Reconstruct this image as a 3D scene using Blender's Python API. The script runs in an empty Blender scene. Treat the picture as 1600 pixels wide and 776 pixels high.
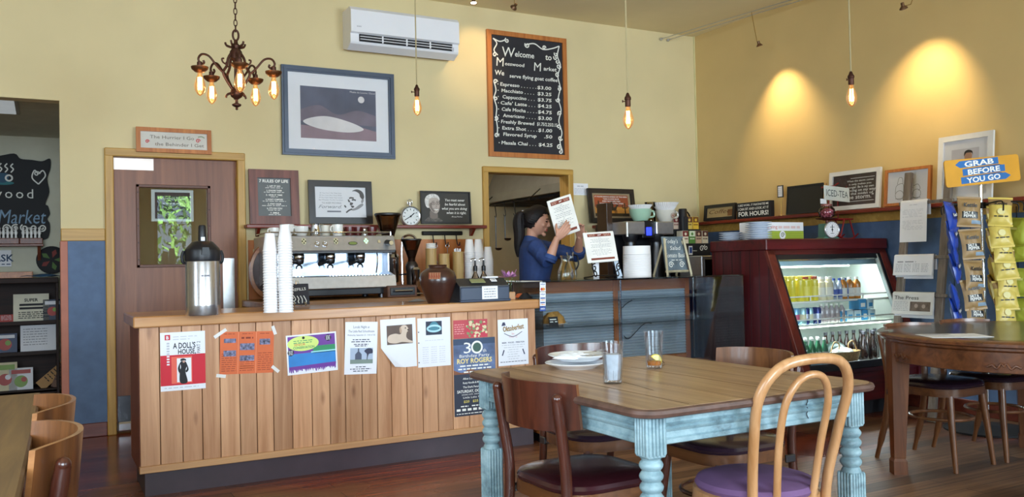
import bpy, math, random
from mathutils import Matrix, Vector, Euler, noise
random.seed(7)
R = math.radians
PI = math.pi
S = bpy.context.scene
COL = S.collection

# ------------------------------------------------------------------ camera
CAM_POS = Vector((0.0, 0.0, 1.17))
F_PX = 1342.83
CR = Vector((0.87833559, -0.47757196, -0.02125122))
CU = Vector((0.00969559, -0.02664874, 0.99959784))
CF = Vector((0.47794621, 0.87818840, 0.01877620))
cam = bpy.data.cameras.new('camera')
cam.sensor_width = 36.0
cam.lens = F_PX / 1600 * 36.0
cam.clip_start = 0.05
cam.clip_end = 200
camo = bpy.data.objects.new('camera', cam)
COL.objects.link(camo)
camo.matrix_world = Matrix(((CR.x, CU.x, -CF.x, CAM_POS.x), (CR.y, CU.y, -CF.y, CAM_POS.y),
                            (CR.z, CU.z, -CF.z, CAM_POS.z), (0, 0, 0, 1)))
S.camera = camo

# ------------------------------------------------------------------ exposure, world, light
S.view_settings.view_transform = 'Standard'
S.view_settings.look = 'None'
S.view_settings.gamma = 1.0
S.view_settings.use_curve_mapping = False
S.view_settings.exposure = 0.0
S.cycles.use_denoising = True
S.cycles.max_bounces = 7
S.cycles.diffuse_bounces = 4
S.cycles.glossy_bounces = 4
S.cycles.transparent_max_bounces = 24
S.cycles.caustics_reflective = False
S.cycles.caustics_refractive = False
S.cycles.sample_clamp_indirect = 4.0
wd = bpy.data.worlds.new('world')
S.world = wd
wd.use_nodes = True
wd.node_tree.nodes['Background'].inputs[0].default_value = (0.62, 0.78, 1.0, 1)
wd.node_tree.nodes['Background'].inputs[1].default_value = 2.2


def area_light(name, loc, rot, sx, sy, power, col=(1, 1, 1), parent=None, spread=180):
    l = bpy.data.lights.new(name, 'AREA')
    l.shape = 'RECTANGLE'
    l.size = sx
    l.size_y = sy
    l.energy = power
    l.color = col
    l.spread = R(spread)
    o = bpy.data.objects.new(name, l)
    o.location = loc
    o.rotation_euler = rot
    o.parent = parent
    COL.objects.link(o)
    return o


def point_light(name, loc, power, col, r=0.03, parent=None):
    l = bpy.data.lights.new(name, 'POINT')
    l.energy = power
    l.color = col
    l.shadow_soft_size = r
    o = bpy.data.objects.new(name, l)
    o.location = loc
    o.parent = parent
    COL.objects.link(o)
    return o


def spot_light(name, loc, aim, power, col, angle, blend, r=0.03, parent=None):
    l = bpy.data.lights.new(name, 'SPOT')
    l.energy = power
    l.color = col
    l.spot_size = R(angle)
    l.spot_blend = blend
    l.shadow_soft_size = r
    o = bpy.data.objects.new(name, l)
    o.location = loc
    o.rotation_euler = (Vector(aim) - Vector(loc)).to_track_quat('-Z', 'Y').to_euler()
    o.parent = parent
    COL.objects.link(o)
    return o


DAY = (0.74, 0.86, 1.0)
WARM = (1.0, 0.70, 0.36)
# daylight through the street windows behind the camera and the one side window
area_light('window_light', (-0.95, -2.72, 1.75), (R(90), 0, 0), 3.2, 2.3, 600, DAY)
area_light('window_light', (4.3, -2.72, 1.75), (R(90), 0, 0), 2.6, 2.3, 455, DAY)
area_light('window_light', (-3.02, 1.2, 1.85), (R(90), 0, R(-90)), 3.0, 2.0, 225, DAY)
sun = bpy.data.lights.new('sun', 'SUN')
sun.energy = 60
sun.angle = R(1)
suno = bpy.data.objects.new('sun', sun)
suno.rotation_euler = (R(-42), 0, R(12))
suno.location = (2, 4, 9)
COL.objects.link(suno)


# ------------------------------------------------------------------ points on known planes of the room
def ray(px, py):
    return CR * ((px - 800) / F_PX) - CU * ((py - 388) / F_PX) + CF


def at_y(px, py, Y):
    d = ray(px, py)
    return CAM_POS + d * (Y / d.y)


def at_x(px, py, X):
    d = ray(px, py)
    return CAM_POS + d * (X / d.x)


def at_z(px, py, Z):
    d = ray(px, py)
    return CAM_POS + d * ((Z - CAM_POS.z) / d.z)


# ------------------------------------------------------------------ materials
def lin(c):
    if isinstance(c, str):
        c = tuple(int(c[i:i + 2], 16) for i in (0, 2, 4))
    return tuple(((v / 255) / 12.92 if v / 255 <= 0.04045 else ((v / 255 + 0.055) / 1.055) ** 2.4) for v in c) + (1,)


MATS = {}


def nodes_of(name):
    m = bpy.data.materials.new(name)
    m.use_nodes = True
    nt = m.node_tree
    return m, nt, nt.nodes, nt.links, nt.nodes['Principled BSDF']


def mat(name, col, rough=0.6, metal=0.0, var=0.08, scale=6.0, bump=0.0, emit=None, es=0.0, spec=0.5, coat=0.0, tint=0.0, trans=0.0):
    """plain surface with a little procedural mottling"""
    if name in MATS:
        return MATS[name]
    m, nt, N, L, b = nodes_of(name)
    b.inputs['Roughness'].default_value = rough
    b.inputs['Metallic'].default_value = metal
    b.inputs['Specular IOR Level'].default_value = spec
    b.inputs['Coat Weight'].default_value = coat
    b.inputs['Coat Roughness'].default_value = 0.1
    if trans:
        b.inputs['Transmission Weight'].default_value = trans
    c = lin(col)
    tc = N.new('ShaderNodeTexCoord')
    nz = N.new('ShaderNodeTexNoise')
    nz.inputs['Scale'].default_value = scale
    nz.inputs['Detail'].default_value = 5
    L.new(tc.outputs['Object'], nz.inputs['Vector'])
    rp = N.new('ShaderNodeValToRGB')
    rp.color_ramp.elements[0].position = 0.3
    rp.color_ramp.elements[1].position = 0.7
    rp.color_ramp.elements[0].color = tuple(v * (1 - var) for v in c[:3]) + (1,)
    rp.color_ramp.elements[1].color = tuple(min(1, v * (1 + var)) for v in c[:3]) + (1,)
    L.new(nz.outputs['Fac'], rp.inputs['Fac'])
    out = rp.outputs['Color']
    if tint:
        out = tint_node(N, L, out, tint)
    L.new(out, b.inputs['Base Color'])
    if bump:
        bp = N.new('ShaderNodeBump')
        bp.inputs['Strength'].default_value = bump
        bp.inputs['Distance'].default_value = 0.01
        L.new(nz.outputs['Fac'], bp.inputs['Height'])
        L.new(bp.outputs['Normal'], b.inputs['Normal'])
    if emit:
        b.inputs['Emission Color'].default_value = lin(emit)
        b.inputs['Emission Strength'].default_value = es
    MATS[name] = m
    return m


def tint_node(N, L, out, amount):
    at = N.new('ShaderNodeAttribute')
    at.attribute_name = 'tint'
    mp = N.new('ShaderNodeMapRange')
    mp.inputs['To Min'].default_value = 1 - amount
    mp.inputs['To Max'].default_value = 1 + amount
    L.new(at.outputs['Fac'], mp.inputs['Value'])
    mx = N.new('ShaderNodeMix')
    mx.data_type = 'RGBA'
    mx.blend_type = 'MULTIPLY'
    mx.inputs[0].default_value = 1
    L.new(out, mx.inputs[6])
    L.new(mp.outputs['Result'], mx.inputs[7])
    return mx.outputs[2]


def wood(name, c1, c2, axis='z', scale=1.0, rough=0.4, tint=0.0, coat=0.0, bump=0.15, knots=False, spec=0.5):
    """grain stretched along one axis"""
    if name in MATS:
        return MATS[name]
    m, nt, N, L, b = nodes_of(name)
    b.inputs['Roughness'].default_value = rough
    b.inputs['Coat Weight'].default_value = coat
    b.inputs['Coat Roughness'].default_value = 0.12
    b.inputs['Specular IOR Level'].default_value = spec
    tc = N.new('ShaderNodeTexCoord')
    mp = N.new('ShaderNodeMapping')
    s = {'x': (1.2, 22, 22), 'y': (22, 1.2, 22), 'z': (22, 22, 1.2)}[axis]
    mp.inputs['Scale'].default_value = tuple(v * scale for v in s)
    L.new(tc.outputs['Object'], mp.inputs['Vector'])
    vec = mp.outputs['Vector']
    if tint:
        at = N.new('ShaderNodeAttribute')
        at.attribute_name = 'tint'
        sc = N.new('ShaderNodeVectorMath')
        sc.operation = 'SCALE'
        sc.inputs[0].default_value = (37.0, 53.0, 41.0)
        L.new(at.outputs['Fac'], sc.inputs['Scale'])
        ad = N.new('ShaderNodeVectorMath')
        L.new(vec, ad.inputs[0])
        L.new(sc.outputs[0], ad.inputs[1])
        vec = ad.outputs[0]
    nz = N.new('ShaderNodeTexNoise')
    nz.inputs['Scale'].default_value = 1.6
    nz.inputs['Detail'].default_value = 8
    nz.inputs['Roughness'].default_value = 0.62
    nz.inputs['Distortion'].default_value = 0.8
    L.new(vec, nz.inputs['Vector'])
    rp = N.new('ShaderNodeValToRGB')
    rp.color_ramp.elements[0].position = 0.32
    rp.color_ramp.elements[1].position = 0.66
    rp.color_ramp.elements[0].color = lin(c1)
    rp.color_ramp.elements[1].color = lin(c2)
    L.new(nz.outputs['Fac'], rp.inputs['Fac'])
    out = rp.outputs['Color']
    if knots:
        vo = N.new('ShaderNodeTexVoronoi')
        vo.inputs['Scale'].default_value = 1.0
        m2 = N.new('ShaderNodeMapping')
        m2.inputs['Scale'].default_value = {'z': (9, 9, 3.2), 'x': (3.2, 9, 9), 'y': (9, 3.2, 9)}[axis]
        L.new(tc.outputs['Object'], m2.inputs['Vector'])
        L.new(m2.outputs['Vector'], vo.inputs['Vector'])
        r2 = N.new('ShaderNodeValToRGB')
        r2.color_ramp.elements[0].position = 0.03
        r2.color_ramp.elements[1].position = 0.16
        r2.color_ramp.elements[0].color = (0.30, 0.17, 0.08, 1)
        r2.color_ramp.elements[1].color = (1, 1, 1, 1)
        L.new(vo.outputs['Distance'], r2.inputs['Fac'])
        mx = N.new('ShaderNodeMix')
        mx.data_type = 'RGBA'
        mx.blend_type = 'MULTIPLY'
        mx.inputs[0].default_value = 0.6
        L.new(out, mx.inputs[6])
        L.new(r2.outputs['Color'], mx.inputs[7])
        out = mx.outputs[2]
    if tint:
        out = tint_node(N, L, out, tint)
    L.new(out, b.inputs['Base Color'])
    bp = N.new('ShaderNodeBump')
    bp.inputs['Strength'].default_value = bump
    bp.inputs['Distance'].default_value = 0.004
    L.new(nz.outputs['Fac'], bp.inputs['Height'])
    L.new(bp.outputs['Normal'], b.inputs['Normal'])
    MATS[name] = m
    return m


def pane(name, tintc=(1, 1, 1), refl=1.0, rough=0.0):
    """thin sheet of glass: clear with a mirror sheen that follows the angle"""
    if name in MATS:
        return MATS[name]
    m, nt, N, L, b = nodes_of(name)
    N.remove(b)
    tr = N.new('ShaderNodeBsdfTransparent')
    tr.inputs[0].default_value = tuple(tintc) + (1,)
    gl = N.new('ShaderNodeBsdfGlossy')
    gl.inputs['Roughness'].default_value = rough
    fr = N.new('ShaderNodeFresnel')
    fr.inputs['IOR'].default_value = 1.5
    ml = N.new('ShaderNodeMath')
    ml.operation = 'MULTIPLY'
    ml.inputs[1].default_value = refl
    ml.use_clamp = True
    L.new(fr.outputs[0], ml.inputs[0])
    mx = N.new('ShaderNodeMixShader')
    L.new(ml.outputs[0], mx.inputs[0])
    L.new(tr.outputs[0], mx.inputs[1])
    L.new(gl.outputs[0], mx.inputs[2])
    L.new(mx.outputs[0], N['Material Output'].inputs[0])
    MATS[name] = m
    return m


def glow(name, col, strength):
    if name in MATS:
        return MATS[name]
    m, nt, N, L, b = nodes_of(name)
    b.inputs['Base Color'].default_value = lin(col)
    b.inputs['Emission Color'].default_value = lin(col)
    b.inputs['Emission Strength'].default_value = strength
    MATS[name] = m
    return m


# ------------------------------------------------------------------ mesh builder
I4 = Matrix.Identity(4)
_TXT = {}


def frame(o, x, y):
    """local x right, y up, z towards the viewer"""
    x = Vector(x).normalized()
    y = Vector(y)
    y = (y - x * y.dot(x)).normalized()
    z = x.cross(y)
    return Matrix(((x.x, y.x, z.x, o[0]), (x.y, y.y, z.y, o[1]), (x.z, y.z, z.z, o[2]), (0, 0, 0, 1)))


def mv(x=0, y=0, z=0, rx=0, ry=0, rz=0):
    return Matrix.Translation((x, y, z)) @ Euler((R(rx), R(ry), R(rz))).to_matrix().to_4x4()


def text_geo(s, bold, shear, space):
    k = (s, bold, shear, space)
    if k not in _TXT:
        c = bpy.data.curves.new('letters', 'FONT')
        c.body = s
        c.size = 1
        c.offset = bold
        c.shear = shear
        c.space_character = space
        c.resolution_u = 2
        o = bpy.data.objects.new('letters', c)
        COL.objects.link(o)
        dg = bpy.context.evaluated_depsgraph_get()
        dg.update()
        me = o.evaluated_get(dg).to_mesh()
        v = [(p.co.x, p.co.y) for p in me.vertices]
        f = [tuple(p.vertices) for p in me.polygons]
        bpy.data.objects.remove(o)
        bpy.data.curves.remove(c)
        _TXT[k] = (v, f)
    return _TXT[k]


class MB:
    def __init__(self, M=None):
        self.v, self.f, self.mi, self.sm, self.ti = [], [], [], [], []
        self.M = M or I4
        self.t = 0.5

    def add(self, vs, fs, m=0, smooth=False, M=None):
        T = self.M @ M if M is not None else self.M
        b = len(self.v)
        self.v += [tuple(T @ Vector(p)) for p in vs]
        for f in fs:
            self.f.append(tuple(b + i for i in f))
            self.mi.append(m)
            self.sm.append(smooth)
            self.ti.append(self.t)
        return self

    def box(self, c, s, ch=0.0, m=0, M=None):
        x, y, z = [v / 2 for v in s]
        T = Matrix.Translation(c)
        if M is not None:
            T = M @ T
        if ch <= 0:
            vs = [(a * x, b * y, d * z) for a in (-1, 1) for b in (-1, 1) for d in (-1, 1)]
            fs = [(0, 1, 3, 2), (4, 6, 7, 5), (0, 4, 5, 1), (2, 3, 7, 6), (0, 2, 6, 4), (1, 5, 7, 3)]
            return self.add(vs, fs, m, False, T)
        ch = min(ch, 0.45 * min(s))
        vs, ix = [], {}
        for a in (-1, 1):
            for b in (-1, 1):
                for d in (-1, 1):
                    for k in range(3):
                        e = [a * x, b * y, d * z]
                        for j in range(3):
                            if j != k:
                                e[j] -= (a, b, d)[j] * ch
                        ix[(a, b, d, k)] = len(vs)
                        vs.append(e)
        fs = []
        for k in range(3):
            i, j = [q for q in range(3) if q != k]
            for sgn in (-1, 1):
                def key(p, q):
                    e = [0, 0, 0]
                    e[k], e[i], e[j] = sgn, p, q
                    return ix[tuple(e) + (k,)]
                fs.append((key(-1, -1), key(1, -1), key(1, 1), key(-1, 1)))
            for p in (-1, 1):
                for q in (-1, 1):
                    def kk(w, ax):
                        e = [0, 0, 0]
                        e[k], e[i], e[j] = w, p, q
                        return ix[tuple(e) + (ax,)]
                    fs.append((kk(-1, i), kk(1, i), kk(1, j), kk(-1, j)))
        for a in (-1, 1):
            for b in (-1, 1):
                for d in (-1, 1):
                    fs.append(tuple(ix[(a, b, d, k)] for k in range(3)))
        return self.add(vs, fs, m, False, T)

    def span(self, a, b, ch=0.0, m=0):
        return self.box([(p + q) / 2 for p, q in zip(a, b)], [abs(q - p) for p, q in zip(a, b)], ch, m)

    def lathe(self, prof, c=(0, 0, 0), n=24, m=0, M=None, smooth=True, squash=(1, 1), caps=True):
        vs, fs = [], []
        for r, z in prof:
            for i in range(n):
                a = 2 * PI * i / n
                vs.append((r * math.cos(a) * squash[0], r * math.sin(a) * squash[1], z))
        for j in range(len(prof) - 1):
            for i in range(n):
                k = (i + 1) % n
                fs.append((j * n + i, j * n + k, (j + 1) * n + k, (j + 1) * n + i))
        if caps and not (len(prof) == 2 and abs(prof[0][1] - prof[1][1]) < 1e-6):
            if prof[0][0] > 1e-4:
                fs.append(tuple(range(n - 1, -1, -1)))
            if prof[-1][0] > 1e-4:
                fs.append(tuple((len(prof) - 1) * n + i for i in range(n)))
        T = Matrix.Translation(c)
        if M is not None:
            T = M @ T
        return self.add(vs, fs, m, smooth, T)

    def cyl(self, a, b, r, r2=None, n=16, m=0):
        a, b = Vector(a), Vector(b)
        q = (b - a).to_track_quat('Z', 'Y').to_matrix().to_4x4()
        return self.lathe([(r, 0), (r if r2 is None else r2, (b - a).length)], n=n, m=m, M=Matrix.Translation(a) @ q)

    def tube(self, pts, r, n=8, m=0, closed=False, flat=1.0, up=None):
        pts = [Vector(p) for p in pts]
        k = len(pts)
        rs = r if isinstance(r, (list, tuple)) else [r] * k
        vs, fs = [], []
        prev = None
        for i, p in enumerate(pts):
            a = pts[(i - 1) % k] if closed or i > 0 else p
            b = pts[(i + 1) % k] if closed or i < k - 1 else p
            d = (b - a)
            if d.length < 1e-9:
                d = Vector((0, 0, 1))
            d.normalize()
            if prev is None:
                ref = Vector(up) if up else (Vector((0, 0, 1)) if abs(d.z) < 0.9 else Vector((1, 0, 0)))
            else:
                ref = prev
            u = ref - d * ref.dot(d)
            if u.length < 1e-6:
                u = d.orthogonal()
            u.normalize()
            prev = u
            w = d.cross(u)
            for j in range(n):
                t = 2 * PI * j / n
                vs.append(p + (u * math.cos(t) * flat + w * math.sin(t)) * rs[i])
        for i in range(k if closed else k - 1):
            q = (i + 1) % k
            for j in range(n):
                j2 = (j + 1) % n
                fs.append((i * n + j, i * n + j2, q * n + j2, q * n + j))
        if not closed:
            fs.append(tuple(range(n - 1, -1, -1)))
            fs.append(tuple((k - 1) * n + j for j in range(n)))
        return self.add(vs, fs, m, True)

    def ball(self, c, r, n=14, m=0, M=None):
        if not isinstance(r, (tuple, list)):
            r = (r, r, r)
        k = max(6, n // 2 + 2)
        prof = [(math.sin(PI * i / k), -math.cos(PI * i / k)) for i in range(k + 1)]
        prof[0] = (0.001, -1)
        prof[-1] = (0.001, 1)
        T = Matrix.Translation(c) @ Matrix.Diagonal((r[0], r[1], r[2], 1))
        if M is not None:
            T = M @ T
        return self.lathe(prof, n=n, m=m, M=T)

    def prism(self, pts, z0, z1, m=0, M=None, smooth=False):
        n = len(pts)
        vs = [(p[0], p[1], z0) for p in pts] + [(p[0], p[1], z1) for p in pts]
        fs = [tuple(range(n - 1, -1, -1)), tuple(range(n, 2 * n))]
        self.add(vs, fs, m, False, M)
        fs = [(i, (i + 1) % n, n + (i + 1) % n, n + i) for i in range(n)]
        return self.add(vs, fs, m, smooth, M)

    def flat(self, pts, z, m=0, M=None):
        return self.add([(p[0], p[1], z) for p in pts], [tuple(range(len(pts)))], m, False, M)

    def rect(self, x0, y0, x1, y1, z, m=0, M=None):
        return self.flat([(x0, y0), (x1, y0), (x1, y1), (x0, y1)], z, m, M)

    def disc(self, x, y, r, z, m=0, n=20, ry=None, M=None):
        ry = ry or r
        return self.flat([(x + r * math.cos(2 * PI * i / n), y + ry * math.sin(2 * PI * i / n)) for i in range(n)], z, m, M)

    def grid(self, nu, nv, fn, m=0, smooth=True, M=None, close_u=False):
        vs = [fn(i / nu, j / nv) for j in range(nv + 1) for i in range(nu + 1)]
        fs = [(j * (nu + 1) + i, j * (nu + 1) + i + 1, (j + 1) * (nu + 1) + i + 1, (j + 1) * (nu + 1) + i)
              for j in range(nv) for i in range(nu)]
        return self.add(vs, fs, m, smooth, M)

    def text(self, s, x, y, h, z, m=0, w=None, align='c', bold=0.0, shear=0.0, space=1.0, M=None, rot=0):
        v, f = text_geo(s, bold, shear, space)
        if not v:
            return self
        x0, x1 = min(p[0] for p in v), max(p[0] for p in v)
        sc = h / 0.70
        sx = sc if w is None else w / (x1 - x0)
        ox = {'c': (x0 + x1) / 2, 'l': x0, 'r': x1}[align]
        T = Matrix.Translation((x, y, z)) @ Matrix.Rotation(R(rot), 4, 'Z')
        if M is not None:
            T = M @ T
        return self.add([((p[0] - ox) * sx, p[1] * sc, 0) for p in v], f, m, False, T)

    def lines(self, x0, x1, y, h, z, m=0, align='l', word=0.05, fill=1.0, seed=0, M=None):
        """a row of print too small to read"""
        rn = random.Random(seed + int(y * 9999))
        wd_ = (x1 - x0) * fill
        a = {'l': x0, 'c': (x0 + x1 - wd_) / 2, 'r': x1 - wd_}[align]
        e = a + wd_
        while a < e:
            b = min(e, a + word * rn.uniform(0.4, 1.4))
            self.rect(a, y - h / 2, b, y + h / 2, z, m, M)
            a = b + word * 0.25
        return self

    def stroke(self, pts, r, z, m=0, M=None):
        """flat painted line"""
        n = len(pts)
        vs = []
        for i, p in enumerate(pts):
            a = pts[max(0, i - 1)]
            b = pts[min(n - 1, i + 1)]
            dx, dy = b[0] - a[0], b[1] - a[1]
            l = math.hypot(dx, dy) or 1
            q = z + i * 1.2e-5
            vs += [(p[0] - dy / l * r, p[1] + dx / l * r, q), (p[0] + dy / l * r, p[1] - dx / l * r, q)]
        return self.add(vs, [(2 * i, 2 * i + 1, 2 * i + 3, 2 * i + 2) for i in range(n - 1)], m, False, M)

    def mk(self, name, mats, parent=None, angle=38):
        me = bpy.data.meshes.new(name)
        me.from_pydata(self.v, [], self.f)
        if not isinstance(mats, (list, tuple)):
            mats = [mats]
        for m in mats:
            me.materials.append(m)
        me.polygons.foreach_set('material_index', self.mi)
        me.polygons.foreach_set('use_smooth', self.sm)
        a = me.attributes.new('tint', 'FLOAT', 'FACE')
        a.data.foreach_set('value', self.ti)
        me.update()
        if any(self.sm):
            me.set_sharp_from_angle(angle=R(angle))
        o = bpy.data.objects.new(name, me)
        COL.objects.link(o)
        o.parent = parent
        return o


def tag(o, label=None, cat=None, group=None, kind=None):
    if label:
        o['label'] = label
    if cat:
        o['category'] = cat
    if group:
        o['group'] = group
    if kind:
        o['kind'] = kind
    return o


def thing(name, label, cat, loc=(0, 0, 0), rot=(0, 0, 0), group=None):
    o = bpy.data.objects.new(name, None)
    o.empty_display_size = 0.1
    COL.objects.link(o)
    o.location = loc
    o.rotation_euler = tuple(R(a) for a in rot)
    return tag(o, label, cat, group)


def put(o, loc, rot=(0, 0, 0)):
    o.location = loc
    o.rotation_euler = tuple(R(a) for a in rot)
    return o


def struct(o):
    o['kind'] = 'structure'
    return o


KIDS = {}


def nth(i):
    return '%d%s' % (i, 'th' if 10 < i % 100 < 14 else {1: 'st', 2: 'nd', 3: 'rd'}.get(i % 10, 'th'))


def copy_tree(o, parent=None):
    c = o.copy()
    COL.objects.link(c)
    if parent:
        c.parent = parent
    for ch in list(o.children):
        copy_tree(ch, c)
    return c


def again(o, loc, rot=None, label=None, scale=None):
    c = copy_tree(o)
    c.location = loc
    if rot is not None:
        c.rotation_euler = tuple(R(a) for a in rot)
    if label:
        c['label'] = label
    if scale:
        c.scale = scale
    return c


def curve(pts, n=10, closed=False):
    """smooth curve through points"""
    pts = [Vector(p) for p in pts]
    k = len(pts)
    out = []
    for i in range(k if closed else k - 1):
        g = lambda j: pts[j % k] if closed else pts[max(0, min(k - 1, j))]
        p0, p1, p2, p3 = g(i - 1), g(i), g(i + 1), g(i + 2)
        for t in range(n):
            u = t / n
            out.append(0.5 * ((2 * p1) + (p2 - p0) * u + (2 * p0 - 5 * p1 + 4 * p2 - p3) * u * u + (3 * p1 - p0 - 3 * p2 + p3) * u ** 3))
    if not closed:
        out.append(pts[-1])
    return out


def c2(pts, n=8, closed=False):
    return [(p.x, p.y) for p in curve([(a[0], a[1], 0) for a in pts], n, closed)]


def spiral(cx, cy, r, turns, a0=0.0, n=26, sgn=1):
    return [(cx + r * (1 - i / n * 0.85) * math.cos(a0 + sgn * 2 * PI * turns * i / n),
             cy + r * (1 - i / n * 0.85) * math.sin(a0 + sgn * 2 * PI * turns * i / n)) for i in range(n + 1)]


def rrect(w, h, r, n=5, cx=0, cy=0):
    out = []
    for (sx, sy, a0) in ((1, 1, 0), (-1, 1, 90), (-1, -1, 180), (1, -1, 270)):
        for i in range(n + 1):
            a = R(a0 + 90 * i / n)
            out.append((cx + sx * (w / 2 - r) + r * math.cos(a), cy + sy * (h / 2 - r) + r * math.sin(a)))
    return out
# ------------------------------------------------------------------ palette
D = 6.888          # back wall plane
XR = 5.955         # right wall plane
ZC = 3.494         # ceiling
M_WALL = mat('wall_paint', 'd3c296', 0.75, var=0.04, scale=2.2, bump=0.05)
M_WALLR = mat('wall_paint_warm_lit', 'd0b37a', 0.75, var=0.04, scale=2.2, bump=0.05)  # same paint as the other walls, warm lamp light mixed into its colour
M_CEIL = mat('ceiling_paint', 'e6d6ae', 0.85, var=0.05, scale=1.5)
M_BLUE = mat('blue_wainscot_paint', '4d6486', 0.6, var=0.12, scale=14, bump=0.1)
M_SALMON = mat('salmon_paint', 'b4705c', 0.6, var=0.1, scale=9)
M_TRIM = wood('ochre_trim_wood', 'a67c34', 'c59a4c', 'x', 0.6, 0.45)
M_TRIMV = wood('ochre_trim_wood_upright', 'a67c34', 'c59a4c', 'z', 0.6, 0.45)
M_REDWOOD = wood('red_stained_wood', '5a1d12', '8a3320', 'x', 0.8, 0.35)
M_REDWOODY = wood('red_stained_wood_side', '5a1d12', '8a3320', 'y', 0.8, 0.35)
M_BASE = wood('baseboard_wood', '4e1f16', '6e3020', 'x', 0.7, 0.4)
M_BLACK = mat('black_plastic', '14141a', 0.4)
M_MATTBLACK = mat('matt_black', '17161a', 0.75)
M_IRON = mat('black_iron', '1c1815', 0.5, 0.6)
M_WHITE = mat('white_ceramic', 'eceae6', 0.25, var=0.02, coat=0.3)
M_PAPER = mat('white_paper', 'e9e8ec', 0.8, var=0.02)
M_CUPPAPER = mat('white_cup_paper', 'eeeaea', 0.6, var=0.02)
M_STEEL = mat('brushed_steel', 'c4c4c8', 0.3, .82, var=0.06, scale=30)
M_MIRROR = mat('polished_steel', 'd8dade', 0.07, 1.0, var=0.02)
M_CHROME = mat('chrome', 'd6d6da', 0.1, 1.0, var=0.02)
M_DKSTEEL = mat('dark_steel', '55565a', 0.35, 1.0)
M_INK = mat('black_ink', '1a1a20', 0.7)
M_GREYINK = mat('grey_ink', '84848c', 0.8)
M_LTGREY = mat('light_grey_ink', 'b9b9c2', 0.8)
M_RED = mat('red_ink', 'c8142c', 0.6)
M_WHITEINK = mat('white_ink', 'f0eee8', 0.7, var=0.02)
M_GLASS = pane('window_glass', (0.97, 0.99, 0.98), 1.0)
M_PGLASS = pane('picture_glass', (0.98, 0.98, 0.98), 0.55)
M_BRASS = mat('brass', 'b08a45', 0.3, 1.0)

# ------------------------------------------------------------------ floor material
def floor_material():
    m, nt, N, L, b = nodes_of('worn_floor_boards')
    tc = N.new('ShaderNodeTexCoord')
    br = N.new('ShaderNodeTexBrick')
    br.offset = 0.37
    br.inputs['Color1'].default_value = (0.0, 0, 0, 1)
    br.inputs['Color2'].default_value = (1, 1, 1, 1)
    br.inputs['Mortar'].default_value = (0.5, 0.5, 0.5, 1)
    br.inputs['Scale'].default_value = 1
    br.inputs['Mortar Size'].default_value = 0.002
    br.inputs['Brick Width'].default_value = 1.35
    br.inputs['Row Height'].default_value = 0.105
    L.new(tc.outputs['Object'], br.inputs['Vector'])
    mp = N.new('ShaderNodeMapping')
    mp.inputs['Scale'].default_value = (1.5, 26, 1)
    L.new(tc.outputs['Object'], mp.inputs['Vector'])
    g = N.new('ShaderNodeTexNoise')
    g.inputs['Scale'].default_value = 1.4
    g.inputs['Detail'].default_value = 8
    L.new(mp.outputs[0], g.inputs['Vector'])
    big = N.new('ShaderNodeTexNoise')
    big.inputs['Scale'].default_value = 0.85
    big.inputs['Detail'].default_value = 3
    L.new(tc.outputs['Object'], big.inputs['Vector'])

    def ramp(src, p0, p1, c0, c1):
        r = N.new('ShaderNodeValToRGB')
        r.color_ramp.elements[0].position = p0
        r.color_ramp.elements[1].position = p1
        r.color_ramp.elements[0].color = lin(c0)
        r.color_ramp.elements[1].color = lin(c1)
        L.new(src, r.inputs['Fac'])
        return r.outputs['Color']

    def mix(f, a, c, mode='MIX'):
        x = N.new('ShaderNodeMix')
        x.data_type = 'RGBA'
        x.blend_type = mode
        if isinstance(f, float):
            x.inputs[0].default_value = f
        else:
            L.new(f, x.inputs[0])
        for i, s in ((6, a), (7, c)):
            if isinstance(s, tuple):
                x.inputs[i].default_value = s
            else:
                L.new(s, x.inputs[i])
        return x.outputs[2]
    worn = ramp(g.outputs['Fac'], 0.3, 0.7, '6c4a32', '9c734f')
    red = ramp(g.outputs['Fac'], 0.3, 0.7, '6c2d1a', 'a55230')
    sep = N.new('ShaderNodeSeparateXYZ')
    L.new(tc.outputs['Object'], sep.inputs[0])
    ms = N.new('ShaderNodeMath')
    ms.operation = 'MULTIPLY_ADD'
    ms.inputs[1].default_value = 0.11
    ms.inputs[2].default_value = -0.36
    L.new(sep.outputs['Y'], ms.inputs[0])
    m2 = N.new('ShaderNodeMath')
    m2.operation = 'ADD'
    L.new(ms.outputs[0], m2.inputs[0])
    L.new(big.outputs['Fac'], m2.inputs[1])
    f = N.new('ShaderNodeMapRange')
    f.inputs['From Min'].default_value = 0.53
    f.inputs['From Max'].default_value = 0.68
    L.new(m2.outputs[0], f.inputs['Value'])
    base = mix(f.outputs[0], worn, red)
    tone = ramp(br.outputs['Color'], 0.0, 1.0, 'a8a8a8', 'ffffff')
    base = mix(1.0, base, tone, 'MULTIPLY')
    base = mix(br.outputs['Fac'], base, (0.012, 0.008, 0.006, 1))
    L.new(base, b.inputs['Base Color'])
    rr = N.new('ShaderNodeMapRange')
    rr.inputs['To Min'].default_value = 0.48
    rr.inputs['To Max'].default_value = 0.2
    L.new(f.outputs[0], rr.inputs['Value'])
    L.new(rr.outputs[0], b.inputs['Roughness'])
    bp = N.new('ShaderNodeBump')
    bp.inputs['Strength'].default_value = 0.12
    bp.inputs['Distance'].default_value = 0.004
    L.new(g.outputs['Fac'], bp.inputs['Height'])
    L.new(bp.outputs[0], b.inputs['Normal'])
    return m


M_FLOOR = floor_material()
struct(MB().span((-3.2, -2.9, -0.1), (7.2, 10.6, 0)).mk('floor', M_FLOOR))

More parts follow.
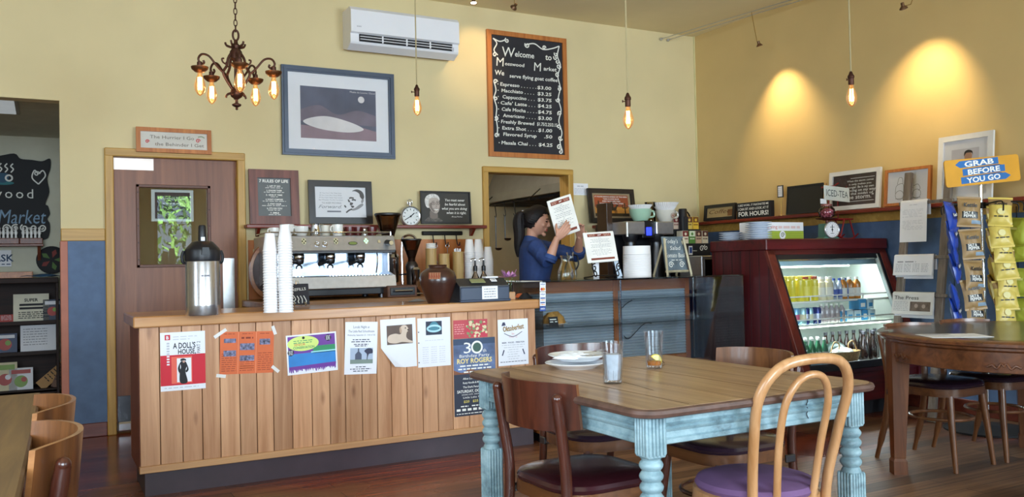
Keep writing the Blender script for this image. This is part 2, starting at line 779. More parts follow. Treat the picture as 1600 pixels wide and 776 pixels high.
# ------------------------------------------------------------------ room shell
WT = 0.13
OPX, OPZ = 0.104, 2.406        # wide opening at the left, into the side room
DX0, DX1, DZ = 0.44, 1.329, 2.03     # swing door
KX0, KX1, KZ = 3.503, 4.367, 2.012   # kitchen doorway
b = MB()
for x0, x1, z0, z1 in ((-3.2, -1.9, 0, ZC), (-1.9, OPX, OPZ, ZC), (OPX, DX0, 0, ZC), (DX0, DX1, DZ, ZC), (DX1, KX0, 0, ZC),
                       (KX0, KX1, KZ, ZC), (KX1, 7.2, 0, ZC)):
    b.span((x0, D, z0), (x1, D + WT, z1))
struct(b.mk('wall_back', M_WALL))
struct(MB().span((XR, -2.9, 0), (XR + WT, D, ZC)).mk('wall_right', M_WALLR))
b = MB()
for y0, y1, z0, z1 in ((-2.9, -0.3, 0, ZC), (-0.3, 2.7, 0, 0.85), (-0.3, 2.7, 2.85, ZC), (2.7, D, 0, ZC)):
    b.span((-3.0, y0, z0), (-2.87, y1, z1))
struct(b.mk('wall_left', M_WALL))
b = MB()
WINS = ((-2.55, 0.65, 0.6, 2.9), (1.72, 2.42, 0.9, 2.6), (3.0, 5.6, 0.6, 2.9))
x = -3.0
for x0, x1, z0, z1 in WINS:
    b.span((x, -2.73, 0), (x0, -2.6, ZC)).span((x0, -2.73, 0), (x1, -2.6, z0)).span((x0, -2.73, z1), (x1, -2.6, ZC))
    x = x1
b.span((x, -2.73, 0), (XR, -2.6, ZC))
struct(b.mk('wall_front', M_WALL))
struct(MB().span((-3.2, -2.9, ZC), (7.2, D + WT, ZC + 0.12)).mk('ceiling', M_CEIL))

for i, (x0, x1, z0, z1) in enumerate(WINS):
    w = struct(thing('window_%d' % (i + 1), None, None))
    f = MB()
    cx = (x0 + x1) / 2
    for xx in (x0 + 0.03, x1 - 0.03):
        f.box((xx, -2.65, (z0 + z1) / 2), (0.06, 0.08, z1 - z0), 0.006)
    for zz in (z0 + 0.03, z1 - 0.03):
        f.box((cx, -2.65, zz), (x1 - x0, 0.08, 0.06), 0.006)
    if x1 - x0 > 1:
        for xx in (x0 + (x1 - x0) / 3, x0 + (x1 - x0) * 2 / 3):
            f.box((xx, -2.65, (z0 + z1) / 2), (0.05, 0.06, z1 - z0), 0.006)
        f.box((cx, -2.65, z1 - 0.6), (x1 - x0, 0.06, 0.05), 0.006)
    f.mk('window_frame', M_TRIM, w)
    MB().span((x0, -2.668, z0), (x1, -2.664, z1)).mk('pane', M_GLASS, w)
w = struct(thing('window_4', None, None))
MB().span((-2.96, -.3, .85), (-2.956, 2.7, 2.85)).mk('pane', M_GLASS, w)
f = MB()
for yy in (-0.27, 0.7, 1.7, 2.67):
    f.box((-2.93, yy, 1.85), (0.08, 0.06, 2.0), 0.006)
for zz in (0.88, 2.82):
    f.box((-2.93, 1.2, zz), (0.08, 3.0, 0.06), 0.006)
f.mk('window_frame', M_TRIM, w)
# shrub and paving outside the narrow street window
struct(MB().span((-6, -9, -0.15), (10, -2.9, -0.1)).mk('pavement', mat('concrete', '9a968c', 0.9)))
b = MB()
rn = random.Random(3)
for i in range(1500):
    a, h = rn.uniform(0, 2 * PI), rn.uniform(0, 1)
    r_ = 1.0 * math.sqrt(max(0.03, math.sin(PI * (0.08 + 0.86 * h)))) * rn.uniform(0.75, 1)
    p = Vector((2.7 + 1.5 * r_ * math.cos(a), -5.4 + 0.8 * r_ * math.sin(a), -0.1 + 3.1 * h))
    s = rn.uniform(0.07, 0.15)
    T = Matrix.Translation(p) @ Euler((rn.uniform(0, 6), rn.uniform(0, 6), rn.uniform(0, 6))).to_matrix().to_4x4()
    b.t = rn.random()
    b.add([(-s, 0, 0), (0, -s * 0.45, 0.02), (s, 0, 0), (0, s * 0.45, 0.02)], [(0, 1, 2, 3)], 0, False, T)
shrub = b.mk('street_shrub', mat('leaf_green', '6f9a4c', 0.6, tint=0.5))
tag(shrub, 'leafy green shrub standing outside the narrow street window', 'shrub')

# door casings, chair rail, wainscots, baseboards
def casing(name, x0, x1, z1, w=0.05):
    b = MB()
    b.span((x0 - w, D - 0.03, 0), (x0 + .008, D + WT + 0.01, z1), 0.006).span((x1 - .008, D - 0.03, 0), (x1 + w, D + WT + 0.01, z1), 0.006, 0)
    b.span((x0 - w, D - 0.032, z1 - .008), (x1 + w, D + WT + 0.01, z1 + w), 0.006, 1)
    return struct(b.mk(name, (M_TRIMV, M_TRIM)))


casing('trim_1', DX0, DX1, DZ, 0.052)
casing('trim_2', KX0, KX1, KZ, 0.046)
struct(MB().span((OPX, D - 0.018, 1.405), (DX0 - 0.052, D, 1.494), 0.004).mk('trim_3', M_TRIM))
struct(MB().span((OPX + 0.042, D - 0.008, 0.095), (DX0 - 0.052, D, 1.405)).mk('trim_4', M_BLUE))
struct(MB().span((OPX - 0.006, D - 0.014, 0.0), (OPX + 0.042, D + WT + 0.004, 1.405), 0.003).mk('trim_5', M_SALMON))
struct(MB().span((OPX + 0.042, D - 0.02, 0), (DX0 - 0.052, D, 0.1), 0.004).mk('baseboard_back', M_BASE))
struct(MB().span((XR - 0.008, -2.6, 0.1), (XR, D, 1.459)).mk('trim_6', M_BLUE))
struct(MB().span((XR - 0.02, -2.6, 0), (XR, D, 0.11), 0.004).mk('baseboard_right', M_BASE))
struct(MB().span((XR - 0.012, D - 0.012, 1.459), (XR, D, ZC)).mk('trim_7', mat('pale_corner_paint', 'cfc695', 0.7)))

# ------------------------------------------------------------------ swing door with the glazed pane
DY = D + 0.035
d = struct(thing('door_1', None, None, (0, 0, 0)))
M_DOOR = wood('door_veneer', '6b3d2a', '8d5a3e', 'z', 0.35, 0.45, bump=0.05)
M_DOORD = mat('door_bead', '5f3727', 0.5)
px0, px1 = at_y(213, 340, DY).x, at_y(329, 340, DY).x
pz0, pz1 = at_y(270, 417, DY).z, at_y(270, 289, DY).z
b = MB()
b.span((DX0 + 0.004, DY, 0.012), (px0, DY + 0.045, DZ - 0.006), 0).span((px1, DY, 0.012), (DX1 - 0.004, DY + 0.045, DZ - 0.006), 0)
b.span((px0, DY, 0.012), (px1, DY + 0.045, pz0), 0).span((px0, DY, pz1), (px1, DY + 0.045, DZ - 0.006), 0)
b.mk('door_panel', M_DOOR, d)
b = MB()
for q in ((px0, px1, pz0 - 0.0, pz0 + 0.022), (px0, px1, pz1 - 0.022, pz1), (px0, px0 + 0.022, pz0, pz1), (px1 - 0.022, px1, pz0, pz1)):
    b.span((q[0], DY - 0.012, q[2]), (q[1], DY + 0.03, q[3]), 0.003)
for i in range(5):
    for xx in (px0 + 0.011, px1 - 0.011):
        b.cyl((xx, DY - 0.012, pz0 + 0.06 + i * (pz1 - pz0 - 0.12) / 4), (xx, DY - 0.015, pz0 + 0.06 + i * (pz1 - pz0 - 0.12) / 4), 0.004, n=8, m=1)
b.mk('glazing_bead', (M_DOORD, M_IRON), d)
MB().span((px0 + 0.02, DY + 0.018, pz0 + 0.02), (px1 - 0.02, DY + 0.023, pz1 - 0.02)).mk('pane', pane('door_glass', (0.93, 0.95, 0.93), 2.2), d)
tag(MB().span((DX0 + 0.01, DY - 0.003, DZ - 0.1), (at_y(240, 258, DY).x, DY, DZ - 0.012), 0.001).mk('cover_plate', mat('pale_metal_plate', 'cfc4bd', 0.4, 0.5), d), 'pale metal cover plate')
b = MB()
b.span((DX0 + 0.02, DY - 0.003, 0.06), (DX0 + 0.19, DY, 0.27), 0.001)
for i in range(3):
    b.cyl((DX0 + 0.05 + 0.05 * i, DY - 0.006, 0.2), (DX0 + 0.05 + 0.05 * i, DY, 0.2), 0.005, n=8)
b.mk('kick_plate', M_DKSTEEL, d)
MB().span((DX0 + 0.012, DY - 0.05, 0.015), (DX0 + 0.16, DY - 0.003, 0.085), 0.012).mk('floor_pivot', M_STEEL, d)
q0, q1 = at_y(349, 488, DY), at_y(365, 403, DY)
MB().span((q0.x, DY - 0.003, q0.z), (q1.x + 0.005, DY, q1.z), 0.001).mk('push_plate', M_STEEL, d)
b = MB()
for z in (0.25, 1.0, 1.8):
    b.cyl((DX1 - 0.006, DY - 0.008, z), (DX1 - 0.006, DY - 0.008, z + 0.1), 0.007, n=10)
b.mk('hinge', M_BRASS, d)
# menu poster hanging behind the glass
pw = thing('menu_poster', 'dark purple headed menu poster behind the pane of the brown door', 'poster', (at_y(270, 340, DY + 0.03).x, DY + 0.032, at_y(267, 321, DY + 0.03).z), (90, 0, 0))
b = MB()
b.rect(-0.15, -0.12, 0.15, 0.12, 0.0, 0).rect(-0.125, -0.10, 0.125, 0.10, 0.0008, 1)
b.text('Mosswood Market', 0, 0.045, 0.022, 0.0016, 2, w=0.2)
b.lines(-0.07, 0.07, 0.015, 0.006, 0.0016, 2, 'c', 0.03)
b.mk('printed_sheet', (M_PAPER, mat('aubergine_ink', '3c2836', 0.6), M_WHITEINK), pw)

# ------------------------------------------------------------------ kitchen beyond the doorway
M_KWALL = mat('kitchen_wall_paint', 'b3a888', 0.7, var=0.05)
b = MB()
b.span((0.4, 9.3, 0), (7.2, 9.4, 3)).span((5.9, D + WT, 0), (6.0, 9.3, 3))
struct(b.mk('wall_rear', M_KWALL))
struct(MB().span((0.30, D + WT, 2.9), (7.2, 10.0, 3.0)).mk('ceiling_rear', M_CEIL))
h = thing('extractor_hood', 'large slanted grey metal extractor hood above the kitchen range through the doorway', 'hood', (5.2, 8.2, 1.9))
b = MB()
P_ = [(-0.62, 0.0), (0.6, 0.0), (0.6, 0.9), (-0.25, 0.9), (-0.62, 0.09)]
b.prism(P_, -0.85, 0.95, M=Matrix(((1, 0, 0, 0), (0, 0, -1, 0), (0, 1, 0, 0), (0, 0, 0, 1))))
b.mk('canopy', mat('dull_grey_metal', '8f8f88', 0.5, 0.6), h)
b = MB()
for i in range(6):
    b.box((-0.05, -0.75 + 0.3 * i, -0.02), (1.0, 0.26, 0.03), 0.004)
b.mk('grease_filter', M_MATTBLACK, h)
tag(MB().box((-0.50, -0.1, 0.29), (0.012, 0.14, 0.07), M=Matrix.Rotation(0, 4, 'Y')).mk('warning_tag', M_RED, h), 'red warning tag')
r_ = thing('utensil_rail', 'dark hanging rail of hooks under the extractor hood', 'rail', (4.42, 8.3, 1.84))
b = MB()
b.tube([(0, -0.6, 0), (0, 0.6, 0)], 0.008)
b.tube([(0, -0.55, 0), (0.15, -0.55, 0.12)], 0.006).tube([(0, 0.55, 0), (0.15, 0.55, 0.12)], 0.006)
b.mk('bar', M_IRON, r_)
for i in range(3):
    y = -0.25 + 0.22 * i
    MB().tube(curve([(0, y, 0.012), (-0.012, y, 0), (0, y, -0.03), (0.01, y, -0.12), (0, y, -0.14), (-0.012, y, -0.125)]), 0.005).mk('hook', M_IRON, r_)
for i, (y, l) in enumerate(((-0.25, 0.30), (-0.03, 0.24), (0.19, 0.34))):
    u = thing('ladle', ('long dark ladle', 'short dark ladle', 'longest dark ladle')[i] + ' hanging from the rail below the kitchen hood', 'ladle', (4.42, 8.3 + y, 1.70), group=None)
    b = MB()
    b.tube([(0, 0, 0.006), (0, 0, -l)], 0.006)
    b.mk('handle', M_DKSTEEL, u)
    MB().lathe([(0.002, -0.03), (0.03, -0.022), (0.042, 0.0), (0.039, 0.0), (0.028, -0.018), (0.002, -0.025)], (0.03, 0, -l), 16, caps=False).mk('bowl', M_DKSTEEL, u)
kc = thing('kitchen_counter', 'wood fronted kitchen counter against the far kitchen wall', 'counter', (4.3, 8.95, 0))
MB().span((-1.6, -0.33, 0.08), (1.2, 0.3, 0.86), 0.004).mk('body', wood('kitchen_cabinet_wood', '5a3a20', '7d5530', 'z'), kc)
MB().span((-1.62, -0.36, 0.86), (1.22, 0.33, 0.9), 0.006).mk('worktop', wood('kitchen_top_wood', '94652f', 'b0834a', 'x'), kc)
lamp = thing('added_kitchen_light', 'unseen square ceiling light added to brighten the kitchen, behind the doorway head', 'light', (3.2, 8.1, 2.9))
MB().box((0, 0, -0.03), (0.7, 0.35, 0.06), 0.01).mk('housing', M_WHITE, lamp)
MB().box((0, 0, -0.063), (0.62, 0.28, 0.01)).mk('diffuser', glow('lamp_diffuser', 'fff2dd', 3), lamp)
area_light('kitchen_fill_light', (0, 0, -0.08), (0, 0, 0), 0.6, 0.26, 26, (1, 0.9, 0.74), lamp)  # lamp added out of view to light the kitchen and the hall

# ------------------------------------------------------------------ side room through the left opening
M_AWALL = mat('side_room_paint', 'cdc9b4', 0.8, var=0.05)
b = MB()
b.span((-3.2, 9.9, 0), (1.5, 10.0, 3)).span((0.33, D + WT, 0), (0.43, 9.9, 3)).span((-3.2, D + WT, 0), (-3.1, 9.9, 3))
struct(b.mk('wall_far', M_AWALL))
struct(MB().span((-3.2, D + WT, 2.56), (0.34, 9.9, 2.66)).mk('ceiling_far', M_AWALL))
# ------------------------------------------------------------------ framed things on walls
M_FRAMEWOOD = wood('reddish_frame_wood', '5c2c1e', '84482f', 'y', 0.7, 0.4)
M_OAKFRAME = wood('honey_oak_frame', 'a05a28', 'c17a3e', 'y', 0.7, 0.4)
M_BLACKFRAME = mat('black_frame', '1b191c', 0.35)
M_BOARD = mat('chalkboard', '25242a', 0.8, var=0.25, scale=5)
M_CHALK = mat('chalk', 'e6e4dc', 0.9, var=0.05)


def frame_bars(w, h, fw, dep, lip=0.0, ch=0.004):
    b = MB()
    for s in (-1, 1):
        b.prism([(s * w / 2, -h / 2), (s * w / 2, h / 2), (s * (w / 2 - fw), h / 2 - fw), (s * (w / 2 - fw), -h / 2 + fw)], 0, dep, 0)
        b.prism([(-w / 2, s * h / 2), (w / 2, s * h / 2), (w / 2 - fw, s * (h / 2 - fw)), (-w / 2 + fw, s * (h / 2 - fw))], 0, dep, 0)
        if lip:
            k = fw * 0.35
            W, H = w - 2 * k, h - 2 * k
            b.prism([(s * W / 2, -H / 2), (s * W / 2, H / 2), (s * (W / 2 - k), H / 2 - k), (s * (W / 2 - k), -H / 2 + k)], 0, dep + lip, 0)
            b.prism([(-W / 2, s * H / 2), (W / 2, s * H / 2), (W / 2 - k, s * (H / 2 - k)), (-W / 2 + k, s * (H / 2 - k))], 0, dep + lip, 0)
    return b


def framed(name, label, cat, loc, rot, w, h, fw, dep, mframe, draw, mats, glass=True, lip=0.0, sheet='print', group=None):
    t = thing(name, label, cat, loc, rot, group)
    frame_bars(w, h, fw, dep, lip).mk('frame', mframe, t)
    b = MB()
    iw, ih = w - 2 * fw, h - 2 * fw
    b.rect(-iw / 2 - 0.003, -ih / 2 - 0.003, iw / 2 + 0.003, ih / 2 + 0.003, dep * 0.4, 0)
    draw(b, iw, ih, dep * 0.4 + 0.0008)
    b.mk(sheet, mats, t)
    if glass:
        MB().rect(-iw / 2, -ih / 2, iw / 2, ih / 2, dep * 0.75).mk('glass', M_PGLASS, t)
    return t


def on_wall(x0, y0, x1, y1, Y):
    """centre, width and height of an upright rectangle on the plane Y, from two opposite corners"""
    a, c = at_y(x0, y0, Y), at_y(x1, y1, Y)
    return Vector(((a.x + c.x) / 2, Y, (a.z + c.z) / 2)), abs(c.x - a.x), abs(c.z - a.z)


FB = (90, 0, 0)       # faces the room from the back wall
FRW = (90, 0, -90)    # faces the room from the right wall

# --- blue framed landscape print
def d_land(b, w, h, z):
    b.rect(-w / 2 * 0.76, -h / 2 * 0.70, w / 2 * 0.74, h / 2 * 0.66, z, 1)
    x0, x1, y0, y1 = -w * 0.38, w * 0.37, -h * 0.35, h * 0.33
    z += 0.0006
    b.flat([(x0, y0), (x1, y0), (x1, y0 + h * 0.13)] + c2([(x1, y0 + h * 0.13), (w * 0.1, y0 + h * 0.2), (-w * 0.1, y0 + h * 0.15), (x0, y0 + h * 0.17)]), z, 2)
    b.flat([(x0, h * 0.02)] + c2([(x0, h * 0.02), (-w * 0.2, h * 0.09), (-w * 0.02, -h * 0.02), (w * 0.18, h * 0.05), (x1, -h * 0.01)]) + [(x1, -h * 0.15), (x0, -h * 0.13)], z + 0.0003, 3)
    b.flat(c2([(x0 + 0.02, -h * 0.13), (-w * 0.15, -h * 0.05), (w * 0.1, -h * 0.11), (w * 0.24, -h * 0.2), (w * 0.08, -h * 0.25), (-w * 0.2, -h * 0.22)], closed=True), z + 0.0006, 4)
    b.disc(w * 0.22, h * 0.2, h * 0.045, z, 4)
    b.text('Musée du Louvre / David', w * 0.36, h * 0.285, h * 0.024, z + 0.0008, 4, align='r')


c, w, h = on_wall(438, 101, 616, 249, D - 0.005)
framed('landscape_print', 'blue grey framed print with a wide white mount, dusky picture inside', 'picture', c, FB, w, h, 0.05, 0.03,
       mat('slate_blue_frame', '465062', 0.4, 0.2), d_land,
       (M_PAPER, mat('dusk_sky_print', '56586a', 0.6, var=0.3, scale=4), mat('dusk_ground_print', '8d7680', 0.6, var=0.15), mat('dusk_hill_print', '6f6472', 0.6, var=0.2), mat('pale_print', 'd8d2d2', 0.6)), lip=0.008)

# --- menu chalkboard
MENU = (('Espresso', '$3.00'), ('Macchiato', '$3.25'), ('Cappuccino', '$3.75'), ("Cafe' Latte", '$4.25'), ('Cafe Mocha', '$4.75'), ('Americano', '$3.00'),
        ('Freshly Brewed', '$1.75/2.25/3.15'), ('Extra Shot', '$1.00'), ('Flavored Syrup', '.50'), ('Masala Chai', '$4.25'))


def d_menu(b, w, h, z):
    X = lambda u: (u - 0.5) * w
    Yv = lambda v: (0.5 - v) * h
    k = dict(shear=0.08, bold=0.016)
    b.text('W', X(0.24), Yv(0.175), h * 0.085, z, 1, shear=.08)
    b.text('elcome', X(0.46), Yv(0.165), h * 0.048, z, 1, w=w * 0.27, **k)
    b.text('to', X(0.80), Yv(0.165), h * 0.052, z, 1, **k)
    b.text('M', X(0.12), Yv(0.262), h * 0.075, z, 1, shear=.08)
    b.text('osswood', X(0.32), Yv(0.25), h * 0.03, z, 1, w=w * 0.27, **k)
    b.text('M', X(0.64), Yv(0.272), h * 0.075, z, 1, shear=.08)
    b.text('arket', X(0.82), Yv(0.26), h * 0.034, z, 1, w=w * 0.19, **k)
    b.text('We', X(0.11), Yv(0.34), h * 0.042, z, 1, **k)
    b.text('serve flying goat coffee', X(0.585), Yv(0.352), h * 0.031, z, 1, w=w * 0.68, **k)
    for i, (n, p) in enumerate(MENU):
        y = Yv(0.43 + 0.0535 * i + (0.02 if i == 9 else 0))
        b.disc(X(0.085), y + h * 0.012, 0.005, z, 1, 8)
        xa = 0.115 + 0.014 * (i % 3)
        nw = w * 0.033 * len(n)
        b.text(n, X(xa), y, h * 0.029, z, 1, w=nw, align='l', **k)
        pw_ = 0.2 if i != 6 else 0.29
        b.text(p, X(0.83 if i != 6 else 0.905), y, h * 0.029, z, 1, w=w * (pw_ if p != '.50' else 0.12), align='r', **k)
        x = xa + nw / w + 0.03
        while x < (0.61 if i != 6 else 0.6):
            b.disc(X(x), y + 0.003, 0.004, z, 1, 6)
            x += 0.04
    r = 0.0055
    st = lambda p, rr=r: b.stroke(p, rr, z + 0.0005, 1)
    st(c2([(X(.03), Yv(.03)), (X(.08), Yv(.07)), (X(.04), Yv(.13)), (X(.09), Yv(.17))]))
    st(spiral(X(.05), Yv(.17), w * .03, 1.2))
    st(c2([(X(.03), Yv(.03)), (X(.12), Yv(.05)), (X(.2), Yv(.03))]))
    st(spiral(X(.22), Yv(.035), w * .03, 1.2, 2))
    st(c2([(X(.47), Yv(.055)), (X(.6), Yv(.035)), (X(.72), Yv(.075)), (X(.85), Yv(.06)), (X(.96), Yv(.03))]))
    st(spiral(X(.5), Yv(.055), w * .035, 1.3, 2.5))
    st(spiral(X(.74), Yv(.06), w * .026, 1.2, 0))
    for (xx, yy, s) in ((.91, .105, 1), (.925, .17, -1), (.90, .138, 1)):
        st(spiral(X(xx), Yv(yy), w * .028, 1.0, 1.5 + s, sgn=s))
    st(c2([(X(.96), Yv(.03)), (X(.93), Yv(.12)), (X(.97), Yv(.2)), (X(.93), Yv(.3)), (X(.96), Yv(.4)), (X(.93), Yv(.5)), (X(.965), Yv(.6)), (X(.93), Yv(.7)), (X(.97), Yv(.8)), (X(.94), Yv(.88)), (X(.97), Yv(.96))]))
    for i, yy in enumerate((.21, .29, .41, .51, .63, .75, .85, .93, .97)):
        st(spiral(X(.945 - .02 * (i % 2)), Yv(yy), w * .032, 1.2, i, sgn=1 if i % 2 else -1))
    st(c2([(X(.03), Yv(.40)), (X(.055), Yv(.47)), (X(.03), Yv(.54)), (X(.06), Yv(.62)), (X(.05), Yv(.70)), (X(.065), Yv(.80)), (X(.055), Yv(.87))]))
    for i, yy in enumerate((.40, .54, .71, .86)):
        st(spiral(X(.05), Yv(yy), w * .03, 1.2, i * 2))


c, w, h = on_wall(756, 45, 889, 252, D - 0.004)
c, w, h = on_wall(759, 46, 887, 250, D - 0.004)
framed('menu_chalkboard', 'tall orange wood framed chalkboard with the coffee menu and prices in white lettering', 'chalkboard', c, FB, w, h, 0.043, 0.026,
       M_OAKFRAME, d_menu, (M_BOARD, M_CHALK), glass=False, sheet='board')

# --- seven rules
def d_rules(b, w, h, z):
    b.text('7 RULES OF LIFE', 0, h * 0.385, h * 0.075, z, 1, w=w * 0.88, bold=0.03)
    for i, s in enumerate(('1. LET IT GO', '2. IGNORE THEM', '3. GIVE IT TIME', "4. DON'T COMPARE", '5. STAY CALM', "6. IT'S ON YOU", '7. SMILE')):
        y = h * (0.27 - 0.117 * i)
        b.text(s, 0, y, h * 0.038, z, 1, w=w * 0.033 * len(s), bold=0.03)
        b.lines(-w * 0.44, w * 0.44, y - h * 0.028, h * 0.013, z, 1, 'c', 0.03, (0.6, 0.7, 0.25, 0.8, 0.85, 0.45, 0.42)[i], i)


SY = D - 0.045
c, w, h = on_wall(388, 264, 467, 351, SY)
framed('rules_sign', 'brown framed grey sign of 7 rules of life on the red shelf', 'sign', c, (86, 0, 0), w, h, 0.065, 0.025, wood('walnut_frame', '55302a', '7d4a40', 'y', 0.6, 0.45), d_rules, (mat('slate_grey_board', '64686a', 0.6), M_WHITEINK), glass=False, sheet='board')

# --- portrait print with a quotation
def d_quote(b, w, h, z):
    for i, (s, x) in enumerate((("IF You Can't Fly Then Run", .19), ("IF You Can't Run Then Walk", .195), ("IF You Can't Walk Then Crawl", .2), ("But Whatever You Do You Have", .21))):
        b.text(s, -w * .19, h * (.28 - .075 * i), h * .036, z, 1, w=w * x * 2.2)
    b.text('TO KEEP MOVING', -w * .18, -h * .055, h * .055, z, 1, w=w * .38)
    b.text('Forward.', -w * .21, -h * .2, h * .11, z, 1, w=w * .45, shear=0.4)
    b.rect(-w * .27, -h * .33, w * .0, -h * .28, z, 1)
    # profile of a man's head looking left
    b.flat(c2([(w * .23, h * .38), (w * .33, h * .44), (w * .43, h * .37), (w * .47, h * .22), (w * .45, h * .1), (w * .42, h * .12), (w * .385, h * .2), (w * .37, h * .3), (w * .3, h * .37)], closed=True), z, 2)
    b.flat(c2([(w * .42, h * .1), (w * .45, h * .13), (w * .46, h * .07), (w * .43, -h * .02), (w * .405, h * .02)], closed=True), z + .0003, 3)
    b.flat(c2([(w * .36, -h * .08), (w * .43, -h * .03), (w * .44, -h * .1), (w * .34, -h * .22), (w * .24, -h * .27), (w * .2, -h * .23), (w * .28, -h * .18)], closed=True), z, 3)
    for p in ([(.17, .13), (.20, .155), (.26, .14)], [(.155, .1), (.16, .04), (.185, .03)], [(.18, -.02), (.23, -.035), (.2, -.07), (.18, -.06)],
              [(.2, -.12), (.25, -.14), (.21, -.16)], [(.22, .08), (.26, .09), (.3, .07)], [(.1, -.34), (.16, -.26), (.22, -.22)], [(.07, -.1), (.1, -.17)]):
        b.stroke(c2([(w * q[0], h * q[1]) for q in p]), 0.006, z + .0005, 2)


c, w, h = on_wall(481, 281, 581, 350, SY)
framed('quotation_print', 'black framed white print with a grey portrait sketch and a quotation about moving forward', 'picture', c, (86, 0, 0), w, h, 0.052, 0.022, M_BLACKFRAME, d_quote, (M_PAPER, M_GREYINK, mat('portrait_grey', '5a5759', 0.7), mat('portrait_pale_grey', '9a979a', 0.7)))

# --- dark plaque with a portrait
def d_plaque(b, w, h, z):
    for i, s in enumerate(('You must never', 'be fearful about', 'what you are doing', 'when it is right.')):
        b.text(s, w * (.2, .2, .185, .22)[i], h * (.22 - .145 * i), h * .085, z, 1, w=w * (.42, .44, .54, .42)[i], shear=.25, bold=.01)
    b.text('-Rosa Parks-', w * .23, -h * .33, h * .045, z, 1, w=w * .24)
    k = Matrix.Diagonal((w, h, 1, 1))
    F = lambda pts, dz, m: b.flat(c2(pts, 5, True), z + dz, m, k)
    F([(-.44, -.47), (-.40, -.36), (-.33, -.28), (-.22, -.30), (-.12, -.40), (-.10, -.47)], 0, 4)
    F([(-.33, -.36), (-.33, -.1), (-.20, -.15), (-.19, -.36)], .0002, 5)
    F([(-.41, .02), (-.44, .22), (-.40, .38), (-.30, .46), (-.19, .44), (-.13, .33), (-.15, .2), (-.34, .0)], .0003, 3)
    F([(-.36, .12), (-.34, .28), (-.27, .33), (-.17, .31), (-.135, .2), (-.13, .04), (-.16, -.14), (-.22, -.2), (-.29, -.14), (-.345, -.02)], .0005, 2)
    F([(-.35, .10), (-.33, -.02), (-.27, -.15), (-.24, -.12), (-.29, .0), (-.30, .16)], .0007, 5)
    for x in (-.265, -.17):
        b.stroke([(w * x + w * .034 * math.cos(a / 4), h * .14 + h * .05 * math.sin(a / 4)) for a in range(27)], .0018, z + .0009, 0)
        b.disc(w * x, h * .145, w * .012, z + .0009, 0, 10)
        b.stroke([(w * (x - .035), h * .21), (w * (x + .03), h * .225)], .002, z + .0009, 5)
    b.stroke(c2([(-w * .215, h * .1), (-w * .195, h * .02), (-w * .225, h * .005)]), .002, z + .0009, 5)
    F([(-.26, -.045), (-.205, -.06), (-.155, -.04), (-.2, -.10)], .0009, 1)
    b.stroke(c2([(-w * .27, -h * .03), (-w * .205, -h * .055), (-w * .145, -h * .03)]), .0014, z + .0012, 0)


c, w, h = on_wall(656, 298, 735, 350, SY)
framed('portrait_plaque', 'small dark plaque with a smiling portrait and white script beside the clock', 'sign', c, (86, 0, 0), w, h, 0.014, 0.02, M_BLACKFRAME, d_plaque, (mat('plaque_brown', '33302c', 0.5), M_WHITEINK, mat('portrait_face', 'b3a69e', 0.7), mat('portrait_hair', 'd6d2ce', 0.7, var=.3, scale=60), mat('portrait_dress', '5c5854', .7, var=.5, scale=70), mat('portrait_shade', '7d726c', .7)), glass=False, sheet='board')

# --- sign over the door
def d_hurry(b, w, h, z):
    b.text('The Hurrier I Go', -w * .03, h * .1, h * .2, z, 1, w=w * .66)
    b.text('the Behinder I Get', w * .08, -h * .32, h * .2, z, 1, w=w * .74)
    b.stroke(spiral(w * .36, h * .06, w * .035, 1.4), .003, z, 2)
    b.stroke(spiral(-w * .4, -h * .1, w * .03, 1.4), .003, z, 2)
    b.stroke(c2([(w * .36, h * .3), (w * .42, h * .33), (w * .46, h * .25)]), .003, z, 3)


c, w, h = on_wall(212, 198, 330, 242, D - 0.035)
framed('door_motto', 'orange wood framed stitched motto leaning above the brown swing door', 'sign', c, (86, 0, 0), w, h, 0.03, 0.02, M_OAKFRAME, d_hurry, (mat('cream_linen', 'd9d2c8', 0.8), mat('brown_thread', '6d6152', 0.8), M_RED, mat('green_thread', '6d8a5a', 0.8)))

# --- red shelf on the back wall
s0, s1 = at_y(384, 354, D - 0.1), at_y(759, 354, D - 0.1)
sh = thing('wall_shelf', 'long red stained wooden shelf above the espresso machine', 'shelf', ((s0.x + s1.x) / 2, D, s0.z - 0.0))
SHZ = at_y(560, 351, D - 0.11).z
put(sh, ((s0.x + s1.x) / 2, D, SHZ))
L_ = s1.x - s0.x
MB().box((0, -0.065, -0.014), (L_, 0.13, 0.028), 0.005).mk('board', M_REDWOOD, sh)
for x in (-L_ * .45, 0, L_ * .45):
    MB().prism([(0, -0.028), (0, -0.09), (-0.02, -0.09), (-0.09, -0.028)], -0.012, 0.012, M=Matrix.Translation((x, 0, 0)) @ Matrix(((0, 0, 1, 0), (1, 0, 0, 0), (0, 1, 0, 0), (0, 0, 0, 1)))).mk('bracket', M_REDWOOD, sh)
# pocket-watch clock on the shelf
c = at_y(641, 338, D - 0.06)
ck = thing('pocket_watch_clock', 'round silver pocket watch shaped clock standing on the red shelf', 'clock', (c.x, D - 0.06, c.z), (88, 0, 0))
rr = (at_y(657, 338, D - .06).x - at_y(626, 338, D - .06).x) / 2
MB().lathe([(rr * .9, -0.02), (rr, -0.01), (rr, 0.012), (rr * .93, 0.02), (rr * .84, 0.016), (rr * .84, 0.01)], n=36, caps=True).mk('case', M_STEEL, ck)
b = MB().disc(0, 0, rr * .85, 0.011, 0, 36)
for i in range(12):
    a = i * PI / 6
    b.rect(-.003, rr * .58, .003, rr * .74, .0115, 1, Matrix.Rotation(-a, 4, 'Z'))
b.rect(-.004, -.01, .004, rr * .5, .0125, 1, Matrix.Rotation(R(-50), 4, 'Z')).rect(-.003, -.01, .003, rr * .62, .013, 1, Matrix.Rotation(R(120), 4, 'Z')).disc(0, 0, .008, .0135, 1)
